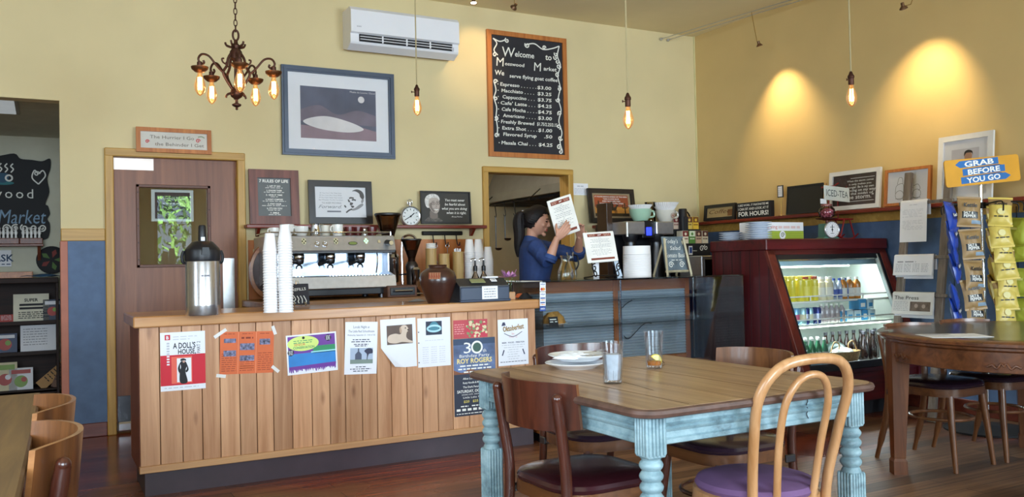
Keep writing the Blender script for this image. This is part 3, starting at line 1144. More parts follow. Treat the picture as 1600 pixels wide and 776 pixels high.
b.mk('dial', (mat('dial_white', 'dfe2e2', 0.5), M_INK), ck)
b = MB().cyl((0, rr, 0), (0, rr + .02, 0), .009).cyl((0, rr + .02, 0), (0, rr + .032, 0), .015)
b.tube([(.022 * math.cos(t * PI / 8), rr + .03 + .024 * math.sin(t * PI / 8), 0) for t in range(16)], .003, closed=True)
b.mk('crown', M_STEEL, ck)

# --- small paper notice right of the kitchen doorway
c, w, h = on_wall(894, 286, 919, 305, D - 0.002)
b = MB().rect(-w / 2, -h / 2, w / 2, h / 2, .001, 0).lines(-w * .2, w * .2, h * .26, h * .09, .002, 1, 'c', .03)
for i in range(5):
    b.lines(-w * .4, w * .4, h * .05 - h * .1 * i, h * .035, .002, 1, 'c', .02, .9, i)
tag(put(b.mk('paper_notice', (M_PAPER, M_LTGREY)), c, FB), 'small white paper notice taped right of the kitchen doorway', 'notice')

# --- sunset cowboy print above the coffee brewer
def d_rider(b, w, h, z):
    b.rect(-w * .44, -h * .42, w * .44, h * .43, z, 1)
    b.rect(-w * .44, -h * .42, w * .44, -h * .05, z + .0003, 2)
    b.rect(-w * .44, -h * .42, w * .44, -h * .3, z + .0005, 3)
    for i in range(4):
        b.text(("IF YOU'RE RIDING AHEAD OF THE HERD", 'TAKE A LOOK BACK', 'EVERY NOW AND THEN', "TO MAKE SURE IT'S STILL THERE")[i], 0, h * (.34 - .09 * i), h * .05, z + .0006, 4, w=w * (.84, .42, .46, .62)[i], bold=.02)
    q = z + .0008
    b.flat(c2([(-.12, -.2), (-.14, -.08), (-.05, -.03), (.08, -.05), (.13, .06), (.18, .02), (.14, -.03), (.11, -.14), (.08, -.19), (-.06, -.19)], 5, True), q, 3, Matrix.Diagonal((w, h, 1, 1)))
    for x in (-.11, -.06, .06, .1):
        b.flat([(w * x, -h * .17), (w * (x + .025), -h * .17), (w * (x + .012), -h * .38), (w * x, -h * .38)], q, 3)
    b.flat(c2([(-.04, -.06), (-.05, .08), (0, .13), (.04, .07), (.03, -.06)], 5, True), q, 3, Matrix.Diagonal((w, h, 1, 1)))
    b.disc(0, h * .14, h * .035, q, 3, 12).rect(-w * .045, h * .155, w * .045, h * .17, q, 3)
    for x, t in ((-.34, .2), (.34, .12)):
        b.rect(w * x - w * .015, -h * .4, w * x + w * .015, h * t, q, 3).rect(w * x - w * .07, -h * .1, w * x + w * .07, -h * .06, q, 3)
        b.rect(w * x - w * .07, -h * .1, w * x - w * .05, h * .05, q, 3).rect(w * x + w * .05, -h * .1, w * x + w * .07, h * .02, q, 3)


a, bb = at_y(917, 294, D - 0.05), at_y(990, 349, D - 0.05)
w, h = bb.x - a.x, a.z - bb.z
framed('sunset_rider_print', 'black framed orange sunset print of a rider on horseback behind the coffee brewer', 'picture', ((a.x + bb.x) / 2, D - 0.06, (a.z + bb.z) / 2), (82, 0, 0), w, h, 0.045, 0.025, M_BLACKFRAME, d_rider,
       (mat('tan_mount', 'a08a6a', .7), mat('sunset_red', 'a24a22', .6, var=.3, scale=5), mat('sunset_gold', 'd8913a', .6, var=.25, scale=5), mat('silhouette_brown', '3b2a14', .7), M_WHITEINK))
rs = thing('print_shelf', 'short red wooden shelf under the sunset rider print', 'shelf', (at_y(958, 352, D).x, D, at_y(958, 351, D - .1).z))
MB().box((0, -0.075, -0.016), (0.50, 0.15, 0.03), 0.005).mk('board', M_REDWOOD, rs)
for x in (-.2, .2):
    MB().box((x, -0.045, -0.065), (0.025, 0.09, 0.07), 0.006).mk('bracket', M_REDWOOD, rs)

# --- wall air conditioner
ACY = D - 0.22
a0, a1 = at_y(548, 8, ACY), at_y(717, 30, ACY)
ax0, ax1 = at_y(536, 40, D).x + 0.01, a1.x
az1, az0 = at_y(548, 8, ACY).z, at_y(552, 66, ACY).z - 0.035
ac = thing('air_conditioner', 'white wall mounted air conditioner under the ceiling', 'air conditioner', ((a0.x + a1.x) / 2, D, (az0 + az1) / 2))
W, H = a1.x - a0.x, az1 - az0
prof = [(0, -H / 2 + .03), (-.10, -H / 2), (-.19, -H / 2 + .035), (-.2, -H / 2 + .05), (-.2, -H / 2 + .115), (-.222, -H / 2 + .125), (-.22, H / 2 - .03), (-.19, H / 2), (0, H / 2)]
YZ = Matrix(((0, 0, 1, 0), (1, 0, 0, 0), (0, 1, 0, 0), (0, 0, 0, 1)))
M_ACW = mat('air_conditioner_white', 'e4e4ea', 0.35, var=.01)
MB().prism([(-p[0] * -1, p[1]) for p in prof], -W / 2, W / 2, M=YZ).mk('casing', M_ACW, ac)
MB().box((.005, -.203, -H / 2 + .083), (W * .86, .012, .058)).mk('air_outlet', M_MATTBLACK, ac)
b = MB()
for i in range(2):
    b.box((.005, -.214, -H / 2 + .07 + .022 * i), (W * .85, .012, .005), M=None)
b.mk('louvre', M_ACW, ac)
b = MB()
for i in range(3):
    b.box((-W * .22 + W * .22 * i, -.212, -H / 2 + .083), (.012, .012, .056))
b.mk('divider', M_ACW, ac)
b = MB().lines(-W * .45, -W * .41, 0, .01, 0, 0, word=.01, M=frame((0, -.2235, -H / 2 + .17), (1, 0, 0), (0, 0, 1))).box((W * .44, -.205, -H / 2 + .07), (.02, .01, .03))
b.mk('badge', M_LTGREY, ac)

# ------------------------------------------------------------------ filament bulbs, chandelier, pendants
M_BULB = pane('amber_bulb_glass', (1.0, 0.80, 0.55), 0.6)
_nt = M_BULB.node_tree
_em = _nt.nodes.new('ShaderNodeEmission')
_em.inputs[0].default_value = (1, .42, .12, 1)
_em.inputs[1].default_value = .22
_ad = _nt.nodes.new('ShaderNodeAddShader')
_nt.links.new(_nt.nodes['Mix Shader'].outputs[0], _ad.inputs[0])
_nt.links.new(_em.outputs[0], _ad.inputs[1])
_nt.links.new(_ad.outputs[0], _nt.nodes['Material Output'].inputs[0])
M_FIL = glow('filament', 'ffd090', 14)
M_BRONZE = mat('aged_bronze', '4a2d22', 0.5, 0.7, var=.2, scale=30)
M_GILT = mat('gilt_cup', '5e3a20', 0.45, 0.7, var=.2, scale=40)


def bulb(parent, c, s=1.0, name='bulb', watt=1.2):
    """teardrop bulb hanging down from c"""
    prof = [(.013, 0), (.014, -.02), (.022, -.045), (.031, -.075), (.0325, -.092), (.028, -.115), (.016, -.135), (.004, -.143), (.001, -.145)]
    o = MB().lathe([(r * s, z * s) for r, z in prof], c, 20, caps=False).mk(name, M_BULB, parent)
    f = MB()
    for k in range(4):
        a0 = k * PI / 2
        pts = [(.011 * math.cos(a0) * s + c[0], .011 * math.sin(a0) * s + c[1], (-.035) * s + c[2]), (.012 * math.cos(a0 + .4) * s + c[0], .012 * math.sin(a0 + .4) * s + c[1], (-.11) * s + c[2]),
               (.009 * math.cos(a0 + 1.2) * s + c[0], .009 * math.sin(a0 + 1.2) * s + c[1], (-.105) * s + c[2]), (.008 * math.cos(a0 + 1.3) * s + c[0], .008 * math.sin(a0 + 1.3) * s + c[1], (-.035) * s + c[2])]
        f.tube(pts, .0022 * s, 5)
    f.mk('filament', M_FIL, o)
    point_light('bulb_light', (c[0], c[1], c[2] - .08 * s), watt, WARM, .02 * s, parent)
    return o


CHY = 5.0
cb = at_y(370, 172, CHY)
ct = at_y(367, 62, CHY)
ch = thing('chandelier', 'bronze scrollwork chandelier with five glowing filament bulbs hanging on a chain', 'chandelier', (cb.x, CHY, cb.z))
hh = ct.z - cb.z                     # about 0.40
MB().lathe([(.001, 0), (.008, .005), (.006, .015), (.024, .024), (.026, .032), (.008, .042), (.008, .06), (.03, .075), (.036, .09), (.03, .115), (.018, .125)], n=20).mk('finial', M_BRONZE, ch)
MB().lathe([(.018, .12), (.012, .15), (.011, .26), (.02, .28), (.03, .29), (.034, .33), (.022, .35), (.026, .365), (.012, .38), (.01, hh)], n=20).mk('stem', M_BRONZE, ch)
b = MB()
for k in range(5):
    a = k * 2 * PI / 5 + .3
    for (z, l, up) in ((.10, .05, -.03), (.355, .05, .03)):
        b.tube(curve([(.02 * math.cos(a), .02 * math.sin(a), z), (l * math.cos(a), l * math.sin(a), z + up * .4), ((l + .008) * math.cos(a), (l + .008) * math.sin(a), z + up)]), [.007] * 10 + [.006] * 10 + [.003])
b.mk('leaf_ornament', M_BRONZE, ch)
view = math.atan2(-CHY, -cb.x)
b = MB().tube([(.016 * math.cos(t * PI / 8), 0, hh + .025 + .03 * math.sin(t * PI / 8)) for t in range(16)], .006, closed=True)
b.mk('hanging_loop', M_BRONZE, ch)
for k, da in enumerate((5, 77, 149, -139, -67)):
    a = view + R(da)
    ca, sa = math.cos(a), math.sin(a)
    Q = lambda r, z: (r * ca, r * sa, z)
    zb = .155 if k else .165
    b = MB()
    b.tube(curve([Q(.02, .11), Q(.055, .16), Q(.075, .205), Q(.055, .245), Q(.045, .29), Q(.025, .325)]), .0075)
    b.tube(curve([Q(.07, .20), Q(.11, .235), Q(.155, .285), Q(.195, .29), Q(.215, .262), Q(.20, .236), Q(.183, .245), Q(.188, .258)]), .0062)
    b.tube(curve([Q(.05, .25), Q(.075, .262), Q(.082, .28), Q(.07, .285)]), .005)
    arm = b.mk('arm', M_BRONZE, ch)
    MB().lathe([(.006, .250), (.014, .245), (.016, .215), (.013, .205), (.013, .2)], Q(.208, 0), 14).mk('socket', M_BRONZE, arm)
    MB().lathe([(.013, .205), (.028, .2), (.042, .21), (.047, .218), (.044, .206), (.026, .190), (.013, .188)], Q(.208, 0), 20).mk('drip_cup', M_GILT, arm)
    bulb(ch, Q(.208, .195), 0.95, watt=.8)
cz = cb.z + hh + .045
n_links = 0
links = []
b = MB()
k = 0
while cz < ZC - .03:
    ax = (1, 0) if k % 2 else (0, 1)
    b.tube([(ax[0] * .009 * math.cos(t * PI / 6), ax[1] * .009 * math.cos(t * PI / 6), cz - cb.z + .018 + .02 * math.sin(t * PI / 6)) for t in range(12)], .0028, 6, closed=True)
    cz += .033
    k += 1
b.mk('chain', M_BRONZE, ch)
MB().lathe([(.05, ZC - cb.z), (.05, ZC - cb.z - .012), (.02, ZC - cb.z - .03), (.004, ZC - cb.z - .035)], n=24).mk('ceiling_rose', M_BRONZE, ch)

pend = []
for (px, py, Y, lb) in ((652, 181, 5.55, 'bare filament bulb pendant hanging in front of the air conditioner'), (982, 202, 4.15, 'bare filament bulb pendant hanging right of the tall menu chalkboard'),
                        (1331, 167, 3.6, 'bare filament bulb pendant hanging between the two wall spotlights')):
    p = at_y(px, py, Y)
    t = thing('pendant_lamp', lb, 'pendant lamp', (p.x, p.y, p.z), group='bare bulb pendants')
    bulb(t, (0, 0, .145), 1.0, watt=1.6)
    MB().lathe([(.015, .135), (.017, .14), (.017, .175), (.02, .178), (.02, .19), (.013, .2), (.008, .215), (.003, .22)], n=16).mk('socket', M_BRONZE, t)
    b = MB().cyl((-.017, 0, .165), (-.035, 0, .165), .003).box((-.038, 0, .165), (.008, .004, .016), .002)
    b.mk('switch_key', M_BRONZE, t)
    MB().tube([(0, 0, .218), (0, 0, ZC - p.z)], .0048, 6).mk('cord', mat('cream_cord', 'a2926c', .7), t)
    MB().lathe([(.045, ZC - p.z), (.045, ZC - p.z - .01), (.01, ZC - p.z - .022)], n=20).mk('ceiling_rose', M_BRONZE, t)

# ------------------------------------------------------------------ low-voltage cable lights
w0 = at_y(1033, 61, D - .02)
w1 = at_y(1044, 62, D - .02)
cz_ = w0.z
e0 = at_x(1238, -1, 5.70)
dirv = (e0 - Vector((w0.x, D - .05, cz_))).normalized()
cbl = thing('light_cable', 'pair of thin steel lighting cables strung from the back wall under the ceiling', 'cable', (w0.x, D, cz_))
b = MB()
for k, dx in enumerate((0, w1.x - w0.x)):
    b.tube([Vector((dx, -.05, 0)), Vector((dx, -.05, 0)) + dirv * 3], .004, 6)
b.mk('wire', M_STEEL, cbl)
for dx in (0, w1.x - w0.x):
    MB().cyl((dx, 0, 0), (dx, -.06, 0), .007).ball((dx, -.02, 0), .016).mk('wall_anchor', M_STEEL, cbl)


def spot_head(label, p, aim, power, angle, hang, col=WARM, blend=.7, loose=(0, 0)):
    t = thing('spotlight', label, 'spotlight', p, group='cable spotlights')
    d_ = (Vector(aim) - Vector(p)).normalized()
    T = d_.to_track_quat('Z', 'Y').to_matrix().to_4x4()
    MB().lathe([(.004, -.03), (.012, -.028), (.013, -.005), (.028, .012), (.03, .018), (.026, .018)], n=18, M=T, caps=False).mk('reflector', mat('lamp_bronze', '6a4c34', .4, .6), t)
    MB().lathe([(.001, .012), (.025, .012)], n=18, M=T, caps=False).mk('lens', glow('spot_lens', 'ffe0b0', 14), t)
    MB().tube([(0, 0, .0), (loose[0] * .3, loose[1] * .3, .03), (loose[0], loose[1], hang)], .0028, 6).mk('stem', M_BRASS, t)
    spot_light('spot_beam', d_ * .03, d_, power, col, angle, blend, .02, t)
    return t


def stem_to(p, dy):
    q = Vector((w0.x, D - .05, cz_)) + dirv * ((p.y + dy - (D - .05)) / dirv.y) - p
    return dict(hang=q.z, loose=(q.x, q.y))


p1 = at_x(1186, 69, 5.66)
spot_head('small cable spotlight on a slanted stem near the corner, lighting the right wall', p1, at_x(1232, 225, XR), 60, 84, blend=1, col=(1, .76, .4), **stem_to(p1, .07))
p2 = at_x(1411, 10, 5.52)
spot_head('small cable spotlight near the top right, lighting the right wall', p2, at_x(1452, 165, XR), 60, 80, blend=1, col=(1, .76, .4), **stem_to(p2, .03))
p3 = at_y(804, 10, 6.25)
spot_head('cable spotlight above the chalkboard with an amber glow', p3, at_y(742, 95, D), 14, 60, ZC - p3.z)
p4 = at_y(740, 2, 6.2)
spot_head('cable spotlight left of the amber one above the air conditioner', p4, Vector((p4.x - .3, 5.4, 0)), 12, 60, ZC - p4.z)

# ------------------------------------------------------------------ side room furnishings
AY = 9.88
t = thing('chalk_art_board', 'black wavy edged chalk art board with a cup in the side room', 'chalkboard', (at_y(60, 320, AY).x, AY, at_y(60, 320, AY).z), FB)
o = at_y(60, 320, AY)
Lc = lambda px, py: (at_y(px, py, AY).x - o.x, at_y(px, py, AY).z - o.z)
pts = [Lc(*q) for q in ((-110, 243), (-60, 238), (-10, 244), (22, 240), (32, 248), (50, 250), (66, 252), (78, 248), (79, 262), (74, 280), (77, 300), (71, 318), (75, 322), (78, 334), (74, 342), (78, 350), (77, 366), (70, 374), (40, 372), (0, 376), (-60, 374), (-110, 376))]
b = MB().prism(c2(pts, 4, True), 0.002, 0.02, 0)
sc = at_y(50, 300, AY).x - at_y(0, 300, AY).x
lx = lambda px, py: Lc(px, py)
x_, y_ = lx(52, 310)
b.text('Mosswood', x_, y_, sc * .34, .021, 1, align='r', space=1.3)
x_, y_ = lx(72, 345)
b.text('Market', x_, y_ - sc * .1, sc * .5, .021, 2, align='r', shear=.2, w=sc * 1.5)
x_, y_ = lx(60, 275)
b.stroke(c2([(x_, y_ - sc * .3), (x_ - sc * .2, y_ - .02), (x_ - sc * .12, y_ + sc * .2), (x_, y_ + sc * .08), (x_ + sc * .14, y_ + sc * .2), (x_ + sc * .22, y_), (x_ + .0, y_ - sc * .3)], 6), .006, .021, 1)
b.stroke(spiral(x_ - sc * .05, y_ + .02, sc * .1, 1.2), .005, .021, 1)
x_, y_ = lx(4, 278)
b.flat(c2([(x_ - sc * .2, y_ + sc * .14), (x_ + sc * .18, y_ + sc * .14), (x_ + sc * .12, y_ - sc * .14), (x_ - sc * .12, y_ - sc * .14)], 5, True), .021, 3)
b.disc(x_ + sc * .02, y_ - sc * .18, sc * .34, .0205, 4, ry=sc * .07)
b.stroke([(x_ + sc * .2 + sc * .1 * math.cos(a / 4), y_ + sc * .1 * math.sin(a / 4)) for a in range(26)], .008, .021, 1)
for dx in (-.1, .08, .26):
    b.stroke(c2([(x_ + sc * dx, y_ + sc * .2), (x_ + sc * (dx + .08), y_ + sc * .32), (x_ + sc * dx, y_ + sc * .42), (x_ + sc * (dx + .07), y_ + sc * .52)]), .006, .021, 1)
for i in range(5):
    x_, y_ = lx(10 + 14 * i, 356)
    b.stroke(spiral(x_, y_, sc * .13, 1.5, i), .006, .021, 1)
b.mk('board', (mat('black_art_board', '0e0e12', .7), M_CHALK, mat('blue_chalk', '86a0b8', .9), mat('cup_blue_chalk', '3d5a70', .9), mat('teal_chalk', '3f7a80', .9)), t)

p = at_y(30, 381, 9.7)
t = thing('side_room_shelf', 'narrow brown bracket shelf below the chalk art board in the side room', 'shelf', (p.x, 9.88, p.z))
MB().span((-.9, -.2, -.022), (.21, 0, 0), .004).mk('board', M_FRAMEWOOD, t)
for x in (-.6, .17):
    MB().prism([(0, -.02), (0, -.2), (-.03, -.2), (-.17, -.02)], -.014, .014, M=Matrix.Translation((x, 0, 0)) @ YZ).mk('bracket', M_FRAMEWOOD, t)
for px, lb in ((12, 'brown wooden box of white figurines on the left of the side room shelf'), (49, 'brown wooden box of white figurines on the right of the side room shelf')):
    q = at_y(px, 378, 9.76)
    t2 = thing('figurine_box', lb, 'box', (q.x, 9.77, p.z))
    MB().box((0, 0, .03), (.2, .11, .06), .006).mk('box', M_FRAMEWOOD, t2)
    b = MB()
    for i in range(5):
        b.lathe([(.014, 0), (.01, .03), (.018, .055), (.008, .085), (.014, .1), (.002, .115)], (-.07 + .035 * i, .0, .058), 10)
    b.mk('figurine', M_WHITE, t2)
c, w, h = on_wall(-14, 391, 18, 416, AY - .005)
b = MB().box((0, 0, .002), (w, h, .004), 0, 0).text('ASK', w * .1, -h * .18, h * .42, .0045, 1, bold=.02).lines(-w * .4, w * .45, -h * .36, h * .06, .0045, 1)
tag(put(b.mk('ask_sign', (M_PAPER, mat('navy_ink', '2c4464', .7))), c, FB), 'white sign reading ask in navy letters in the side room', 'sign')
c = at_y(81, 406, AY - .04)
t = thing('round_picture', 'round dark plaque with a green leaf leaning in the side room', 'plaque', (c.x, AY - .04, c.z), (84, 0, 0))
MB().lathe([(.14, 0), (.14, .012), (.12, .02), (.001, .018)], n=30).mk('plaque', M_MATTBLACK, t)
b = MB()
for i in range(5):
    a = i * 1.25
    b.flat([(.02 * math.cos(a), .02 * math.sin(a)), (.08 * math.cos(a - .3), .08 * math.sin(a - .3)), (.11 * math.cos(a), .11 * math.sin(a)), (.08 * math.cos(a + .3), .08 * math.sin(a + .3))], .0215, i % 2)
b.mk('leaf_motif', (mat('leaf_print', '4d6b34', .7), mat('red_print', '7a2f2a', .7)), t)

BY = 9.35
q = at_y(40, 434, BY)
bk = thing('magazine_bookcase', 'tall dark wood bookcase full of magazines in the side room', 'bookcase', (q.x, BY, 0))
x0, x1 = -.9, .275
zt = q.z
M_DARKW = wood('dark_bookcase_wood', '1d100d', '331c15', 'x', .7, .7)
shz = [at_y(40, yy, BY).z for yy in (502, 550, 612)] + [.08]
b = MB().span((x0, 0, zt - .05), (x1, .5, zt), .005)
b.mk('top', M_DARKW, bk)
for x in (x0, x1 - .025):
    MB().span((x, .02, 0), (x + .025, .48, zt - .05), .003).mk('side_panel', M_DARKW, bk)
MB().span((x0, .46, 0), (x1, .48, zt - .05)).mk('back_panel', M_DARKW, bk)
for z in shz:
    MB().span((x0 + .025, .02, z - .03), (x1 - .025, .46, z)).mk('shelf_board', M_DARKW, bk)


def magazine(label, px, py, w, h, z, cover, deco, tilt=10, name='magazine', y=None, rz=0, cat='magazine'):
    p = at_y(px, py, BY + .12)
    b = MB().box((0, h / 2, -.004), (w, h, .008), 0, 0)
    deco(b, w, h)
    o = b.mk(name, cover)
    put(o, (p.x, BY + .1 if y is None else y, z), (90 - tilt, rz, 0))
    return tag(o, label, cat, 'magazines in the side room bookcase')


def dk1(b, w, h):
    b.text('SUPER', 0, h * .72, h * .11, .0005, 1, bold=.03)
    for i in range(2):
        b.rect(-w * .33, h * (.56 - .13 * i), w * .33, h * (.64 - .13 * i), .0005, 1)
    for i in range(4):
        b.lines(-w * .4, w * .4, h * (.32 - .07 * i), h * .03, .0005, 1, 'c', .03, .9, i)


def dk2(b, w, h):
    for i in range(7):
        b.lines(-w * .42, w * .42, h * (.85 - .1 * i), h * .025, .0005, 1, 'l', .03, .8, i)


def dk3(b, w, h):
    b.rect(-w * .4, h * .75, w * .4, h * .92, .0005, 1)
    b.disc(0, h * .42, w * .28, .0005, 2)
    b.disc(w * .12, h * .5, w * .12, .001, 3)


CO = (M_PAPER, M_INK, mat('cover_red', 'a8322a', .5), mat('cover_green', '7a9a3c', .5))
magazine('cream card headed super on the upper bookcase shelf', 49, 492, .30, .26, shz[0], (mat('cream_card', 'd8d2bc', .6),) + CO[1:], dk1, name='cream_card', cat='card')
magazine('small red boxed card left of the cream card on the upper bookcase shelf', 12, 496, .13, .07, shz[0], (CO[2], CO[0], CO[1], CO[3]), dk2, 14, 'red_card', cat='card')
magazine('dark flower covered magazine on the upper bookcase shelf, rightmost', 82, 492, .16, .2, shz[0], (mat('cover_navy', '26304a', .5), CO[0], CO[2], CO[3]), dk3)
magazine('wide white printed sheet on the middle bookcase shelf', 60, 540, .30, .25, shz[1], (M_PAPER, M_GREYINK), dk2, 12, 'printed_sheet', cat='paper')
magazine('blue flower covered magazine on the middle bookcase shelf', 8, 544, .2, .18, shz[1], (mat('cover_blue', '2c3a5c', .5), CO[0], CO[2], CO[3]), dk3)
magazine('green red covered cookbook on the lower bookcase shelf', 8, 600, .2, .28, shz[2], (mat('cover_cream', 'cdbf98', .5), CO[3], CO[2], CO[0]), dk3)
magazine('white covered children book with red picture on the lower bookcase shelf', 33, 600, .2, .22, shz[2], (M_PAPER, CO[2], CO[3], CO[2]), dk3, name='picture_book', cat='book')
magazine('tan hardback leaning sideways on the lower bookcase shelf', 62, 605, .1, .36, shz[2] + .03, (mat('cover_tan', 'b0824a', .5), CO[1], CO[1], CO[1]), dk2, 12, 'hardback_book', rz=50, cat='book')
magazine('brown hardback leaning at the right end of the lower bookcase shelf', 86, 605, .08, .3, shz[2] + .01, (mat('cover_brown', '6a4024', .5), CO[1], CO[1], CO[1]), dk2, 12, 'hardback_book', rz=24, cat='book')
tr = thing('serving_tray', 'orange brown wooden tray on top of the side room bookcase', 'tray', (at_y(12, 428, BY).x, BY + .2, zt))
MB().span((-.22, -.12, 0), (.2, .12, .012)).mk('base', M_OAKFRAME, tr)
b = MB()
for y in (-.12, .12):
    b.span((-.22, y - .006, 0), (.2, y + .006, .06), .003)
for x in (-.22, .2):
    b.span((x - .006, -.12, 0), (x + .006, .12, .06), .003)
b.mk('rim', M_OAKFRAME, tr)
t = thing('blue_cloth', 'folded blue cloth beside the tray on the side room bookcase', 'cloth', (at_y(63, 428, BY).x, BY + .18, zt))
MB().grid(10, 8, lambda u, v: ((u - .5) * .34, (v - .5) * .26, .012 + .02 * (1 - abs(2 * u - 1) ** 3) * (1 - abs(2 * v - 1) ** 3) + .006 * math.sin(9 * u + 4 * v))).grid(2, 2, lambda u, v: ((u - .5) * .34, (v - .5) * .26, 0)).mk('cloth', mat('blue_cloth', '2f5a80', .9), t)
al = thing('recessed_light_panel', 'grey recessed ceiling light panel in the side room', 'light', (-.49, 8.1, 2.56))
MB().box((0, 0, -.006), (.64, .78, .012), .004).mk('frame', mat('panel_frame_grey', 'a7a79f', .6), al)
MB().box((0, 0, -.013), (.58, .72, .004)).mk('diffuser', mat('panel_diffuser', 'b9c0c2', .5, emit='c8d0d4', es=.45), al)
area_light('annex_lamp_light', (0, 0, -.04), (0, 0, 0), .55, .7, 2.5, (.95, .97, 1), al)
# ------------------------------------------------------------------ service counter
CY = 4.848
CX0, CX1, CZ = 0.425, 2.80, 0.942
M_PINE = wood('honey_pine_boards', 'a8744e', 'cc9b74', 'z', 0.55, 0.42, tint=0.17, knots=True, bump=0.05)
M_PINEX = wood('honey_pine_edge', 'b0805a', 'cfa070', 'x', 0.5, 0.38, bump=0.05)
M_TOP = wood('counter_top_wood', 'a8703f', 'c6915c', 'x', 0.5, 0.28, coat=0.3, bump=0.03)
co = thing('service_counter', 'long honey pine boarded service counter with posters taped to its front', 'counter')
MB().span((CX0 - .028, CY - .035, CZ - .058), (CX1 + .02, 5.42, CZ), .006).mk('counter_top', M_TOP, co)
b = MB()
x = CX0
rn = random.Random(11)
while x < CX1 - .01:
    w = min(rn.uniform(.088, .112), CX1 - x)
    if CX1 - x - w < .04:
        w = CX1 - x
    b.t = rn.random()
    b.box((x + w / 2, CY + .01, (CZ - .058 + .165) / 2), (w - .004, .02, CZ - .058 - .165), .0015)
    x += w
b.mk('front_panel', M_PINE, co)
MB().span((CX0 - .004, CY - .008, .128), (CX1, CY + .02, .165), .003).mk('bottom_rail', M_PINEX, co)
MB().span((CX0 + .002, CY + .012, .166), (CX1 - .002, CY + .018, CZ - .06)).mk('backing', mat('seam_dark', '3a2414', .8), co)
MB().span((CX0, CY + .02, CZ - .078), (CX1, CY + .03, CZ - .058)).mk('top_rail', M_PINEX, co)
MB().span((CX0, CY + .02, .128), (CX0 + .02, 5.38, CZ - .058)).mk('end_panel', wood('end_panel_wood', '6a3322', '86452d', 'z', .6, .45), co)
MB().span((CX1 - .02, CY + .02, .128), (CX1, 5.38, CZ - .058)).mk('end_panel', M_PINE, co)
MB().span((CX0, 5.36, .128), (CX1, 5.38, CZ - .058)).mk('back_panel', M_PINE, co)
MB().span((CX0 + .025, 4.888, 0), (CX1 - .01, 5.35, .128)).mk('kick_board', mat('plum_grey_kick', '3f3138', .45, var=.15), co)

# ------------------------------------------------------------------ posters on the counter front
PY = CY - .0012


def poster(name, label, x0, y0, x1, y1, draw, mats, rot=0, cat='poster'):
    c, w, h = on_wall(x0, y0, x1, y1, PY)
    b = MB()
    draw(b, w, h)
    return tag(put(b.mk(name, mats), c, (90, rot, 0)), label, cat)


M_POSTERW = mat('poster_white', 'e6e6ee', .55, var=.01)
M_TAPE = mat('masking_tape', 'dcd8d4', .6)


def p_doll(b, w, h):
    b.rect(-w / 2, -h / 2, w / 2, h / 2, 0, 0)
    b.rect(-w / 2, -h * .41, w / 2, h * .11, .0005, 1)
    b.text('A DOLL\'S', w * .03, h * .22, h * .095, .001, 2, w=w * .5, bold=.02)
    b.text('HOUSE,', w * .09, h * .12, h * .085, .001, 2, w=w * .4, bold=.02)
    b.text('PART 2', w * .385, h * .125, w * .075, .001, 2, w=h * .2, align='l', rot=90)
    b.rect(-w * .4, h * .37, -w * .28, h * .46, .001, 1).text('B', -w * .34, h * .385, h * .055, .0015, 0, bold=.03)
    for i in range(2):
        b.lines(-w * .22, w * .4, h * (.42 - .045 * i), h * .01, .001, 3, 'l', .03, .9 - .3 * i, i)
    b.lines(-w * .42, w * .42, -h * .45, h * .012, .001, 3, 'l', .03, .9, 4)
    for i in range(9):
        b.rect(-w * .36, h * (.30 - .045 * i), -w * .30, h * (.325 - .045 * i), .001, 3 if i < 5 else 0)
    b.rect(-w * .26, -h * .38, w * .2, h * .08, .001, 5)
    b.rect(-w * .14, -h * .36, w * .18, h * .05, .0015, 0)
    # figure in black dress and hat
    k = Matrix.Diagonal((w, h, 1, 1))
    b.flat(c2([(-.07, -.37), (-.08, -.2), (-.05, -.1), (-.07, -.03), (-.02, .0), (.05, -.01), (.09, -.08), (.06, -.13), (.05, -.2), (.09, -.37)], 5, True), .002, 2, k)
    b.flat(c2([(-.05, .0), (-.06, .03), (.0, .045), (.06, .025), (.06, .0), (.02, .01)], 5, True), .002, 2, k)
    b.disc(w * .012, -h * .012, h * .02, .0026, 4, 14)
    b.flat(c2([(-.07, -.03), (-.12, -.12), (-.09, -.2), (-.05, -.18), (-.07, -.12)], 4, True), .0024, 2, k).flat(c2([(.08, -.06), (.12, -.15), (.07, -.2), (.05, -.17), (.08, -.14)], 4, True), .0024, 2, k).disc(-w * .09, -h * .205, h * .009, .0026, 4, 10)


poster('theatre_poster', 'red and white theatre poster for a doll\'s house part 2, leftmost on the counter', 250, 520, 321.5, 606, p_doll,
       (M_POSTERW, M_RED, M_INK, M_LTGREY, mat('print_skin', 'caa090', .7), mat('poster_pale_red', 'e2604e', .6)))


def p_orange(b, w, h):
    b.rect(-w / 2, -h / 2, w / 2, h / 2, 0, 0)
    for i, x in enumerate((-w / 3, 0, w / 3)):
        b.rect(x + w / 6 - .0015, -h / 2, x + w / 6 + .0015, h / 2, .0004, 3) if i < 2 else None
        b.lines(x - w * .12, x + w * .12, h * .45, h * .012, .0005, 1, 'c', .02, .8, i)
        for j in range(9):
            b.lines(x - w * .14, x + w * .14, -h * (.02 + .05 * j) - (.1 * h if i == 1 else 0) * (j < 6), h * .012, .0005, 1, 'c', .02, .95, i * 9 + j)
    b.lines(-w * .11, w * .11, h * .35, h * .04, .0006, 1, 'c', .03)
    for x, y, ww, hh in ((-.32, .29, .22, .1), (-.32, -.01, .23, .14), (0, .14, .27, .16), (0, -.13, .27, .13), (.33, .25, .2, .14)):
        b.rect(w * (x - ww / 2), h * (y - hh / 2), w * (x + ww / 2), h * (y + hh / 2), .0008, 4)


